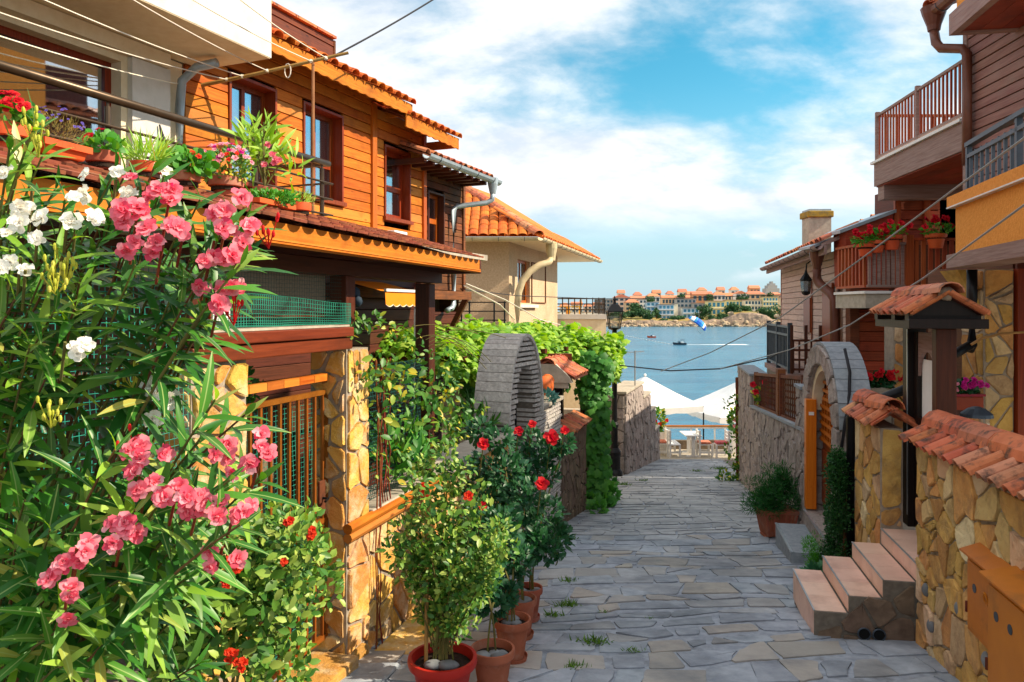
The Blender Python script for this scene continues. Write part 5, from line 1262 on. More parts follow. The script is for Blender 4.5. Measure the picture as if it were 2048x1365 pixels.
# yellow chairs on the sea terrace
for (x, s, lab) in ((1.62, 1, 'yellow plastic chair on the sea terrace next to the house wall'), (2.05, -1, 'yellow plastic chair on the sea terrace farther from the wall')):
    y = 24.6; rt = root('plastic_chair', lab, 'chair', (x, y, 1.48), 'yellow chairs on the sea terrace')
    m = M.setdefault('yellow_plastic', mk('yellow_plastic', '#f2b21c', '#e8a412', 4, (1, 1, 1), 0.45, 0, .001))
    box('seat', WFR, (x - .2, x + .2, y - .2, y + .2, 1.70, 1.73), m, rt)
    box('backrest', WFR, (x - .2 * s - .02, x - .2 * s + .02, y - .2, y + .2, 1.73, 1.95), m, rt)
    for dx in (-.18, .18):
        for dy in (-.18, .18): box('leg', WFR, (x + dx - .02, x + dx + .02, y + dy - .02, y + dy + .02, 1.48, 1.70), m, rt)
def roof_terrace():
    rt = root('roof_terrace', 'low plastered annex with a thin black railing in front of the beige house', 'annex', (-1, 15, -2))
    box('wall', WFR, (-2.2, -.12, 15.2, 17.0, -2.2, .86), M['plaster_cream'], rt)
    mb = MB()
    for x in (-2.0, -1.55, -1.02, -.86, -.36, -.15): mb.tube([(x, 15.15, .6), (x, 15.15, 1.80)], .018, 5)
    for z in (1.05, 1.25, 1.42, 1.6, 1.78): mb.tube([(-2.2, 15.15, z), (-.12, 15.15, z)], .012, 5)
    obj('railing', mb, M['iron_black'], rt)
    mb = MB().box(WFR, -1.02, -.42, 10.9, 11.1, -1.3, .45); obj('side_wall', mb, M['plaster_cream'], rt)
    box('side_post', WFR, (-.40, -.30, 10.88, 11.1, -1.3, .62), M['plaster_white'], rt)
roof_terrace()
# ================================================================== slate arch, low walls, pergola, street lamp
AR = Fr(E(3.60, -.02, 0), (.44, 1.0))
def slate_arch():
    rt = root('stone_arch', 'freestanding garden arch of thin grey stone plates', 'arch', AR(.5, -.2, GL(4.3)))
    a0, a1 = .0, 1.04; am = (a0 + a1) / 2; ro = (a1 - a0) / 2; b0, b1 = -.43, 0; ztop = 1.36; rise = .98; zs = ztop - rise
    ri = ro - .24; risei = rise - .34
    def outer(z): return ro if z <= zs else ro * math.sqrt(max(0, 1 - ((z - zs) / rise) ** 2))
    def inner(z): return ri if z <= zs else (ri * math.sqrt(max(0, 1 - ((z - zs) / risei) ** 2)) if z < zs + risei else 0)
    z = GL(4.9) - .05; h = .058
    while z < ztop - .05:
        zc = z + h * .5; o = outer(zc + .5 * h) - .035; i_ = inner(zc)
        if o > .05:
            spans = [(am - o, am - i_), (am + i_, am + o)] if i_ > .03 else [(am - o, am + o)]
            for (s0, s1) in spans:
                j = random.uniform(-.012, .012); t = random.uniform(-.003, .003)
                box('stone_plate', AR, (s0 + (random.uniform(0, .03) if s0 > am else 0), s1 - (random.uniform(0, .03) if s1 < am + .01 and i_ > .03 else 0), b0 + .01 + random.uniform(0, .012), b1 - random.uniform(0, .028), z + .002, z + h - .020 + t), M['stone_plate'], rt)
                
        z += h
    core = MB()   # recessed core so that joints read dark
    zz = np.linspace(GL(4.9), ztop - .08, 20)
    for k in range(len(zz) - 1):
        zc = (zz[k] + zz[k+1]) / 2; o = outer(zz[k + 1]) - .06; i_ = inner(zz[k]) + .02 if inner(zz[k]) > 0 else 0
        if o > i_ + .02:
            core.box(AR, am - o, am - i_, b0 + .05, b1 - .055, zz[k], zz[k+1]); core.box(AR, am + i_, am + o, b0 + .05, b1 - .055, zz[k], zz[k+1])
    obj('core', core, M['mortar_dark'], rt)
    # outer skin of flat slabs following the curve
    n = 26; pts = []
    for k in range(n + 1):
        t = math.pi * k / n; pts.append((am - ro * math.cos(t), zs + rise * math.sin(t)))
    for k in range(n):
        p, q = Vector(pts[k]), Vector(pts[k + 1]); d = (q - p); d.normalize(); nn = Vector((-d.y, d.x)); p = p + d * .003; q = q - d * .003; th = .03 + random.uniform(0, .008)
        pi, qi = p - nn * th, q - nn * th
        mb = MB().hexa([AR(pi.x, b0 - .005, pi.y), AR(qi.x, b0 - .005, qi.y), AR(qi.x, b1 + .006, qi.y), AR(pi.x, b1 + .006, pi.y), AR(p.x, b0 - .005, p.y), AR(q.x, b0 - .005, q.y), AR(q.x, b1 + .006, q.y), AR(p.x, b1 + .006, p.y)])
        obj('cap_slab', mb, M['stone_plate'], rt)
    # iron gate leaf inside
    mb = MB()
    for a in np.linspace(am - ri + .04, am + ri - .04, 6): mb.tube([AR(a, -.25, GL(4.3)), AR(a, -.25, .75)], .012, 5)
    for c in (-.8, 0, .5): mb.tube([AR(am - ri, -.25, c), AR(am + ri, -.25, c)], .012, 5)
    obj('gate_leaf', mb, M['iron_black'], rt)
slate_arch()
def plate_wall():
    rt = root('plate_wall', 'low wall of stacked grey stone plates beside the arch', 'wall', E(5.4, -.15, GL(5.4)))
    z = GL(6.1) - .05; h = .052; c = 0
    box('core', E, (4.98, 6.05, -.30, -.055, z, .36), M['mortar_dark'], rt)
    while z < .37:
        a = 4.97 - (c % 2) * .12
        while a < 6.08:
            w = random.uniform(.35, .7); e = min(a + w, 6.09)
            if e - max(a, 4.965) > .03: box('stone_plate', E, (max(a, 4.965) + .002, e - .004, -.33 + random.uniform(0, .01), random.uniform(-.03, .0), z + .002, z + h - .016 + random.uniform(-.004, .004)), M['stone_plate'], rt)
            a += w
        z += h; c += 1
    box('coping_stone', E, (4.96, 5.5, -.36, .03, .372, .42), M['concrete'], rt, bevel=.008)
    box('coping_stone', E, (5.505, 6.08, -.36, .03, .372, .425), M['concrete'], rt, bevel=.008)
plate_wall()
def tiled_wicket():
    rt = root('wicket_gate', 'little garden wicket under a plastered roof of clay tiles', 'gate', E(6.5, -.2, GL(6.5)))
    for a in (6.20, 6.78): box('post', E, (a, a + .10, -.30, -.16, GL(7) - .05, .60), M['wood_black_v'], rt)
    box('gable', E, (6.12, 6.16, -.55, .08, .52, .64), M['concrete'], rt)
    obj('gable', MB().prism(Fr(E(6.10, 0, 0), (E.n.x, E.n.y)), [(-.60, .60), (.14, .60), (.10, .68), (-.10, .86), (-.36, .86), (-.56, .68)], 0.0, -.10), M['concrete'], rt)
    ridge = lambda a: E(a, -.23, .88)
    for s in (1, -1):
        up = (E.n * -s + Vector((0, 0, .55))).normalized()
        e0 = E(6.14, -.23 + s * .40, .64); e1 = E(7.1, -.23 + s * .40, .64)
        obj('roof_board', MB().hexa([e0, e1, E(7.1, -.23, .84), E(6.14, -.23, .84), e0 + Vector((0, 0, .02)), e1 + Vector((0, 0, .02)), E(7.1, -.23, .86), E(6.14, -.23, .86)]), M['wood_dark'], rt)
        roof_tiles(barrel_mesh('tile', .17, .30, .05, M['tile']), e0 + Vector((0, 0, .03)), e1 + Vector((0, 0, .03)), up, 2, .22, .18, rt)
    rm = barrel_mesh('ridge_tile', .26, .34, .10, M['tile'], .92)
    for i in range(4): link(bpy.data.objects.new('ridge_tile', rm), rt, slope_mat(E(6.08 + i * .28, -.23, .85), -E.u, E.n))
    mb = MB()
    for a in np.linspace(6.32, 6.76, 6): mb.box(E, a - .03, a + .03, -.25, -.22, GL(7), .2)
    obj('leaf', mb, M['wood_dark_v'], rt)
tiled_wicket()
def rubble_wall():
    rt = root('rubble_wall', 'short brown rubble wall with a cap of clay tiles below the grape vine', 'wall', E(6.9, -.2, GL(6.9)))
    z0 = GL(8) - .1; c1 = -.22
    box('core', E, (6.15, 7.9, -.42, -.03, z0, c1), M['mortar_dark'], rt)
    stone_face(E, 6.16, 7.9, z0, c1, -.03, M['stone_dark'], rt, .24, .2, .02, .012)
    stone_face(E, -.42, -.03, z0, c1, 6.15, M['stone_dark'], rt, .4, .24, .02, .01, along='-b')
    roof_tiles(barrel_mesh('tile', .18, .34, .06, M['tile']), E(6.5, .08, c1 + .02), E(7.9, .08, c1 + .02), (E.n * -1 + Vector((0, 0, .5))).normalized(), 1, .3, .2, rt)
rubble_wall()
box('stone_block', Fr((1.30, 12.7, 0), (1, 0.1)), (-.05, .33, -.1, .12, zr(12.7), zr(12.7) + .10), M['stone_plate'], label='grey stone block lying at the foot of the grape vine', cat='stone', bevel=.015)
# tipped terracotta jar on the plate wall
def tipped_jar():
    rt = root('terracotta_jar', 'tipped terracotta jar with spilling blue-green succulents', 'jar', E(5.6, -.15, .425))
    prof = [(.05, 0), (.11, .05), (.13, .14), (.10, .24), (.075, .27), (.09, .30), (.08, .30), (.06, .27), (.02, .1)]
    mb = MB().lathe((0, 0, 0), prof, 18); o = obj('jar', mb, M['terracotta_bright'], rt, M=Matrix.Translation(E(5.62, -.18, .53)) @ Matrix.Rotation(R(-62), 4, 'X') @ Matrix.Rotation(R(20), 4, 'Y'), smooth=True)
    lv = Leaves(); p, u = blob(E(5.42, -.08, .47), (.16, .12, .09), 260); lv.add('oval', p, u + [0, 0, .4], unit(260), .045 + .02 * rng.random(260)); obj('succulent', lv.mesh(), M['blueplant'], rt)
tipped_jar()
# ---- pergola and grape vine
def pergola():
    rt = root('pergola', 'brown timber pergola frame carrying the grape vine', 'pergola', (.6, 12, zr(12)))
    for (x, y) in ((-.35, 10.6), (.62, 12.0), (1.25, 13.2), (-.9, 14.4), (.4, 15.0)): box('post', WFR, (x - .05, x + .05, y - .05, y + .05, zr(y), .86), M['wood_dark_v'], rt)
    for (p, q) in (((-.9, 9.9), (1.35, 13.6)), ((-1.9, 11.5), (.6, 15.2))):
        fr = Fr((p[0], p[1], 0), (q[0] - p[0], q[1] - p[1])); L_ = math.hypot(q[0] - p[0], q[1] - p[1]); box('beam', fr, (0, L_, -.05, .05, .862, .96), M['wood_dark'], rt)
    for i in range(7):
        t = i / 6; x = -.9 + 2.25 * t; y = 9.9 + 3.7 * t; fr = Fr((x, y, 0), (-.86, .5)); box('cross_beam', fr, (-.35, 2.1, -.035, .035, .962, 1.03), M['wood_dark'], rt)
    box('name_beam', WFR, (.55, .92, 11.5, 11.6, .80, .96), M['wood_red'], rt)
pergola()
def grape():
    rt = root('grape_vine', 'bright green grape vine spreading over the pergola and hanging to the lane', 'vine', (1.5, 13, zr(13)))
    big = []   # single leaves
    C = []
    for i in range(90):
        t = rng.random(); s = rng.random() ** .8
        x = -.95 + 2.45 * t - 1.9 * s * .86; y = 9.8 + 4.2 * t + 1.9 * s * .5
        C.append((x, y, 1.12 + .10 * rng.normal(), .36, .36, .20, 70))
    for i in range(34):       # front fringe
        t = i / 33; C.append((-.9 + 2.5 * t + .05 * rng.normal(), 9.8 + 4.0 * t, .95 + .09 * rng.normal(), .24, .24, .22 + .06 * rng.random(), 80))
    for i in range(20): C.append((1.15 + .62 * rng.random(), 12.8 + .8 * rng.random(), .55 + .5 * rng.random(), .2, .24, .22, 56))
    lv = Leaves()
    for (x, y, z, rx, ry, rz, n) in C:
        p, u = blob((x, y, z), (rx, ry, rz), n, .3); D = u * [1, 1, .4] + unit(n) * .7 + [0, -.2, -.5]; N_ = u + [0.3, -.4, 1.0] + unit(n) * .5
        lv.add('grape', p, D, N_, .06 + .08 * rng.random(n))
    obj('foliage', lv.mesh(), M['grape'], rt, kind='stuff')
    lv = Leaves()             # hanging curtain
    for i in range(46):
        t = rng.random(); z = .9 - 2.45 * t; w = .30 * (1 - .45 * t)
        c = (1.42 + w * rng.uniform(-1, 1) * .62, 13.0 + .3 * rng.normal() * .5 - .15, z)
        p, u = blob(c, (.18, .18, .22), 40, .2); lv.add('grape', p, u * .5 + unit(40) * .4 + [0, -.2, -1], u + [.2, -1, .5] + unit(40) * .5, .06 + .08 * rng.random(40))
    for i in range(14):
        c = (1.52 + .3 * rng.normal() * .6, 12.9 + .3 * rng.normal(), zr(12.9) + .12 + .1 * rng.random()); p, u = blob(c, (.16, .16, .12), 40); lv.add('grape', p, u + [0, 0, .3], u + [0, -.5, 1], .08 + .04 * rng.random(40))
    for (px, py, d, n) in ((940, 770, 10.6, 60), (955, 800, 10.6, 40), (905, 735, 10.6, 60), (1085, 745, 11.2, 60), (1120, 760, 11.5, 50), (930, 830, 10.6, 24)):
        p, u = blob(P(px, py, d), (.16, .1, .2), n, .1); lv.add('grape', p, u * .4 + [0, 0, -1], u + [.2, -1, .3], .07 + .04 * rng.random(n))
    obj('hanging_foliage', lv.mesh(), M['grape_dark'], rt, kind='stuff')
    for i in range(5): obj('stem', MB().tube(bez((1.3 + .05 * i, 13.1 - .02 * i, zr(13)), (1.35 + .03 * i, 13.1, -.4), (1.0 + .15 * i, 13.1, 1.0)), .022, 6), M['stem_brown'], rt)
    # the largest single leaves on the lane side
    me = one_leaf('grape', M['grape_dark']); 
    for i in range(120):
        t = rng.random(); z = .95 - 2.3 * t; p = Vector((1.42 + rng.uniform(-.26, .26) * (1 - .3 * t), 12.62 - .1 * rng.random(), z))
        D = Vector((rng.normal() * .4, -.3, -1)); m = Matrix(orient(np.array([D]), np.array([[.2 + .3 * rng.normal(), -1, .4]]))[0].tolist()).to_4x4(); m.translation = p
        link(bpy.data.objects.new('leaf', me), rt, m @ Matrix.Scale(.08 + .07 * rng.random(), 4))
grape()
# ---- street lamp
def street_lamp():
    d = 18.6; base = Vector(((1229 - 1024) / FPX * d, d, zr(d))); x, y, z = base
    rt = root('street_lamp', 'black cast iron street lamp wrapped in grape leaves', 'street lamp', base)
    obj('base', MB().lathe(base, [(.20, 0), (.20, .12), (.15, .2), (.14, .5), (.16, .55), (.16, .62), (.10, .72)], 16), M['iron_black'], rt, smooth=False)
    obj('post', MB().lathe(base, [(.085, .70), (.08, 1.2), (.10, 1.24), (.10, 1.30), (.07, 1.36), (.06, 3.4), (.09, 3.45), (.06, 3.5), (.06, 3.62)], 14), M['iron_black'], rt)
    h = z + 3.62
    obj('lantern_floor', MB().lathe((x, y, h), [(.05, 0), (.16, .05), (.16, .08)], 6), M['iron_black'], rt)
    mb = MB()
    for i in range(4):
        t = math.pi / 4 + i * math.pi / 2; mb.tube([(x + .17 * math.cos(t), y + .17 * math.sin(t), h + .06), (x + .25 * math.cos(t), y + .25 * math.sin(t), h + .46)], .014, 5)
    obj('lantern_bars', mb, M['iron_black'], rt)
    mb = MB(); a = [(x + .16 * math.cos(math.pi/4 + i*math.pi/2), y + .16 * math.sin(math.pi/4 + i*math.pi/2), h + .08) for i in range(4)]; b = [(x + .235 * math.cos(math.pi/4 + i*math.pi/2), y + .235 * math.sin(math.pi/4 + i*math.pi/2), h + .45) for i in range(4)]
    for i in range(4): mb.poly([a[i], a[(i+1) % 4], b[(i+1) % 4], b[i]])
    obj('lantern_glass', mb, M['glass_lamp'], rt)
    mb = MB(); k = 4; 
    o = obj('lantern_roof', MB().lathe((0, 0, 0), [(.28, 0), (.28, .025), (.15, .16), (.12, .19), (.05, .21), (.04, .28), (.055, .31), (.025, .36), (.01, .4)], 4), M['iron_black'], rt, M=Matrix.Translation((x, y, h + .46)) @ Matrix.Rotation(R(45), 4, 'Z'))
    lv = Leaves()
    for i in range(6): p, u = blob((x + .06 * rng.normal() - .05, y - .1, z + 2.5 + .17 * i), (.22, .2, .16), 46); lv.add('grape', p, u + [0, 0, .1], u + [.3, -.5, .8], .12 + .06 * rng.random(46))
    obj('clinging_leaves', lv.mesh(), M['grape'], rt, kind='stuff')
street_lamp()
# ---- stepped boundary wall towards the sea
def stepped_wall():
    F = Fr((2.85, 19.0, 0), (.335, 1)); rt = root('stepped_wall', 'grey stone boundary wall stepping down to the sea terrace', 'wall', F(3, -.3, -3))
    for i, (a0, a1, top) in enumerate(((0, 2.9, -.52), (2.9, 4.3, -.95), (4.3, 5.4, -1.55), (5.4, 6.4, -2.3))):
        z0 = zr(19 + a1 * .95) - .3
        box('core', F, (a0, a1, -.5, 0, z0, top), M['mortar_dark'], rt)
        stone_face(F, a0 + .02, a1, z0, top - .02, 0, M['stone_granite'], rt, .34, .3, .05, .016)
        box('coping_stone', F, (a0 - .04, a1 + .03, -.54, .06, top + .002, top + .07), M['concrete'], rt, bevel=.01)
        if i == 0: stone_face(F, -.5, 0, z0, top - .02, a0, M['stone_granite'], rt, .3, .3, .04, .014, along='-b')
        else: pass
    box('side_wall', Fr((2.85, 19.0, 0), (-1, .25)), (.45, 2.2, -.02, .3, -3.2, -.95), M['concrete'], rt)
stepped_wall()
def antenna():
    d = 20.5; b = P(1270, 790, d); rt = root('antenna', 'thin aerial mast on the boundary wall beside the parasol', 'antenna', b)
    t = P(1270, 702, d); obj('mast', MB().tube([b, t], .018, 6), M['cord_grey'], rt)
    mb = MB().tube([P(1250, 706, d), P(1288, 703, d)], .008, 4)
    for i in range(6): p = P(1252 + i * 7, 706 - i * .5, d); mb.tube([p + Vector((0, -.12, -.02)), p + Vector((0, .12, .02))], .005, 4)
    obj('elements', mb, M['cord_grey'], rt)
antenna()
# ================================================================== RIGHT SIDE OF THE LANE
G = Fr((2.87, 5.3, 0), (.2, 1.0), flip=True)     # wall line: a along the lane (0 at y=5.3), b towards the lane
GA = lambda y: (y - 5.3) / .9806
GR = lambda a: zr(5.3 + a * .9806)
TR1 = barrel_mesh('tile', .20, .36, .060, M['tile'], .86)
RID = barrel_mesh('ridge_tile', .23, .42, .115, M['tile'], .80)
def tile_cap(rt, a0, a1, c_eave, c_ridge, half, bmid, n_over=.09, both=True, spacing=.165, slope_along=0.0):
    """saddle cap of clay tiles on a wall"""
    for s in ((1, -1) if both else (1,)):
        bo = bmid + s * (half + n_over); rise = c_ridge - c_eave; up = (G.n * -s * (half + n_over) + Vector((0, 0, rise))).normalized()
        L_ = math.hypot(half + n_over, rise); me = barrel_mesh('tile', spacing * .66, L_ * 1.03, .05, M['tile'], .84)
        e0 = G(a0, bo, c_eave + slope_along * a0); e1 = G(a1, bo, c_eave + slope_along * a1)
        roof_tiles(me, e0 + Vector((0, 0, .012)), e1 + Vector((0, 0, .012)), up, 1, .3, spacing, rt)
        pans(e0, e1, up, spacing, L_, M['tile'], rt)
    n = max(1, int((a1 - a0) / .33)); st = (a1 - a0) / n
    for i in range(n):
        a = a1 - i * st
        m = slope_mat(G(a, bmid, c_ridge + slope_along * a - .01), G.u + Vector((0, 0, .02)), G.n) @ Matrix.Rotation(random.uniform(-.04, .04), 4, 'Z') @ Matrix.Rotation(R(5), 4, 'X')
        link(bpy.data.objects.new('ridge_tile', RID), rt, m)
def near_wall():
    rt = root('garden_wall', 'ochre crazy-stone garden wall with a saddle of clay tiles beside the pink steps', 'wall', G(-1, -.15, GR(-1)))
    a0, a1 = -2.6, 0.0; z0 = GR(0) - .15
    box('core', G, (a0, a1, -.30, 0, z0, .70), M['mortar'], rt)
    stone_face(G, a0, a1 - .01, z0 + .0, .70, 0, M['stone_yellow'], rt, .17, .19, .020, .009, jit=.48)
    stone_face(G, -.30, 0, z0 + .5, .70, a1, M['stone_yellow'], rt, .18, .22, .013, .010, along='b')
    tile_cap(rt, a0, a1 + .06, .70, .83, .17, -.15, .085, slope_along=-.02)
    for (px, py) in ((1858, 1180), (1925, 1218), (1868, 1252), (1980, 1320)):
        x = 2.87; d = 5.0
        # beach pebbles set in the wall face
        k = (px - 1024) / FPX; y = (2.87 - .2 * 5.3) / (k - .2); z = CZ - (py - HY) / FPX * y
        obj('pebble', MB().ball((k * y - .02, y, z), .035, 10, 7, (.7, 1, 1.3), .05, px), M['pebble'], rt, smooth=True)
near_wall()
# ---- pink tiled steps
def steps():
    rt = root('tiled_steps', 'pink tiled steps with steel nosings leading to the dark gate', 'steps', G(.45, .3, GR(.5)))
    tops = [-.545, -.42, -.29, -.165]; b_out = [.69, .455, .225, .0]; a0, a1 = .03, .92
    prev = GR(.9) - .1
    for i, (t, bo) in enumerate(zip(tops, b_out)):
        bi = b_out[i + 1] if i < 3 else -.75
        aa0 = a0 if i < 3 else a0 - .0
        box('core', G, (aa0, a1, bi - .02, bo - .012, GR(.9) - .15, t - .012), M['mortar_dark'], rt)
        n = 3; w = (a1 - aa0) / n
        for k in range(n):
            box('tread_tile', G, (aa0 + k * w + .0015, aa0 + (k + 1) * w - .0015, bi + (.012 if i < 3 else 0), bo, t - .010, t), M['tile_pink'], rt)
            box('riser_tile', G, (aa0 + k * w + .0015, aa0 + (k + 1) * w - .0015, bo - .011, bo - .002, (tops[i - 1] + .001) if i else GR(.2) - .05, t - .0105), M['tile_pink'], rt)
        obj('nosing', MB().box(G, aa0, a1, bo - .008, bo + .004, t - .004, t + .003), M['steel_trim'], rt)
    # rubble cheek facing down the lane towards the viewer
    for i in range(3):
        bi = b_out[i + 1]; bo = b_out[i]
        box('cheek', G, (a0 - .02, a0 - .001, bi, bo, GR(0) - .15, tops[i] - .002), M['mortar_dark'], rt)
    lim = lambda x, y: y < (tops[0] if x > .455 else tops[1] if x > .225 else tops[2]) - .06
    stone_face(G, .01, .68, GR(0) - .08, tops[2] - .01, a0 - .02, M['stone_dark'], rt, .17, .14, .012, .010, along='-b', keep=lim)
    for bb in (.36, .26):
        o = obj('drain_pipe', MB().tube([G(a0 - .05, bb, GR(0) + .045), G(a0 + .15, bb, GR(0) + .045)], .042, 14), M['dark_hole'], rt)
        obj('drain_rim', MB().tube([G(a0 - .05, bb + .042 * math.cos(t), GR(0) + .045 + .042 * math.sin(t)) for t in np.linspace(0, 6.28, 16)], .006, 5, False), M['iron_grey'], rt)
steps()
# ---- dark gate with its little roof
GG = Fr(G(0, -.29, 0), (.2, 1.0), flip=True)
def dark_gate():
    rt = root('roofed_gate', 'near-black wooden garden gate under a small saddle roof of clay tiles', 'gate', GG(.7, 0, -.16))
    z0 = -.163
    for (a0, a1, m) in ((.34, .44, M['wood_dark_v']), (1.00, 1.14, M['wood_black_v'])): box('post', GG, (a0, a1, -.08, .06, z0, 1.50), m, rt, bevel=.006)
    box('metal_corner', GG, (1.00, 1.02, .062, .066, z0 + .1, 1.48), M['steel_trim'], rt)
    for b in (-.17, .22): box('side_plate', GG, (.255, 1.2, b - .04, b + .04, 1.502, 1.56), M['wood_black_v'], rt)
    for a in (.32, .66, 1.14): box('tie_beam', GG, (a - .045, a + .045, -.22, .27, 1.562, 1.62), M['wood_black_v'], rt)
    obj('gable_board', MB().prism(Fr(GG(.25, .03, 0), (GG.n.x, GG.n.y)), [(-.22, 1.60), (.22, 1.60), (.05, 1.74), (-.05, 1.74)], 0, .025), M['wood_black_v'], rt)
    for b in (-.36, -.28, .28, .36): pass
    box('gable_beam', GG, (.18, .25, -.235, .295, 1.505, 1.575), M['wood_black_v'], rt, bevel=.004)
    # leaf of the gate
    a0, a1 = .445, .995
    for (q0, q1) in ((a0, a0 + .08), (a1 - .08, a1)): box('stile', GG, (q0, q1, -.03, .015, z0 + .02, 1.46), M['wood_black_v'], rt)
    for (c0, c1) in ((z0 + .02, z0 + .14), (.32, .40), (.66, .76)): box('cross_rail', GG, (a0 + .08, a1 - .08, -.028, .012, c0, c1), M['wood_black_v'], rt)
    for k in range(5): w = (a1 - a0 - .16) / 5; box('lower_panel', GG, (a0 + .08 + k * w + .003, a0 + .08 + (k + 1) * w - .003, -.02, 0, z0 + .142, .318), M['wood_black_v'], rt)
    for k in range(5): x = a0 + .14 + k * .095; box('baluster', GG, (x, x + .028, -.02, .005, .402, .658), M['wood_dark_v'], rt)
    # arched head board
    n = 12; am = (a0 + a1) / 2; pts = [(a0 + .08, 1.46), (a0 + .08, 1.10)] + [(am - (am - a0 - .10) * math.cos(t), 1.14 + .17 * math.sin(t)) for t in np.linspace(0, math.pi, n)] + [(a1 - .08, 1.10), (a1 - .08, 1.46)]
    obj('head_board', MB().prism(GG, pts, -.015, .008), M['wood_greybeam'], rt)
    obj('cloth_panel', MB().prism(GG, [(a0 + .09, .765), (a1 - .09, .765), (a1 - .10, 1.24), (a0 + .10, 1.24)], -.024, -.018), M['white_cloth'], rt)
    obj('latch', MB().tube([GG(a0 + .04, .015, .36), GG(a0 + .04, .05, .36), GG(a0 + .10, .06, .36)], .008, 6), M['iron_black'], rt)
    # roof
    rb = .03
    for s in (1, -1):
        e0 = GG(.2, rb + s * .235, 1.60); e1 = GG(1.22, rb + s * .235, 1.60); top0 = GG(.2, rb, 1.745); top1 = GG(1.22, rb, 1.745); k = Vector((0, 0, .014))
        obj('roof_board', MB().hexa([e0, e1, top1, top0, e0 + k, e1 + k, top1 + k, top0 + k]), M['wood_dark'], rt)
        up = (top0 - e0).normalized(); L_ = (top0 - e0).length
        roof_tiles(barrel_mesh('tile', .095, L_ * 1.1, .045, M['tile'], .86), e0 - up * .05 + k * 2, e1 - up * .05 + k * 2, up, 1, .3, .145, rt); pans(e0 - up * .05 + k, e1 - up * .05 + k, up, .145, L_ * 1.05, M['tile'], rt)
    rm = barrel_mesh('ridge_tile', .20, .34, .085, M['tile'], .9)
    for i in range(4):
        m = slope_mat(GG(1.24 - i * .26, rb, 1.755), GG.u + Vector((0, 0, .03)), GG.n) @ Matrix.Rotation(R(4), 4, 'X'); link(bpy.data.objects.new('ridge_tile', rm), rt, m)
    mb = MB().ball(GG(.22, rb, 1.76), .062, 12, 8, (1, .5, .8), .14, 3); obj('ridge_mortar', mb, M['mortar'], rt, smooth=True)
dark_gate()
# ---- second stone pillar with cap
def pillar2():
    rt = root('stone_pillar', 'ochre crazy-stone pillar with a clay tile cap next to the dark gate', 'pillar', G(1.4, -.15, GR(1.4)))
    a0, a1 = .93, 1.72; z0 = GR(1.7) - .1
    box('core', G, (a0, a1, -.17, 0, z0, .66), M['mortar'], rt)
    stone_face(G, a0, a1, z0, .66, 0, M['stone_yellow'], rt, .17, .2, .014, .011)
    stone_face(G, -.17, 0, -.15, .66, a0, M['stone_yellow'], rt, .15, .2, .014, .011, along='-b')
    tile_cap(rt, a0 - .02, a1 + .05, .66, .80, .10, -.085, .10)
pillar2()
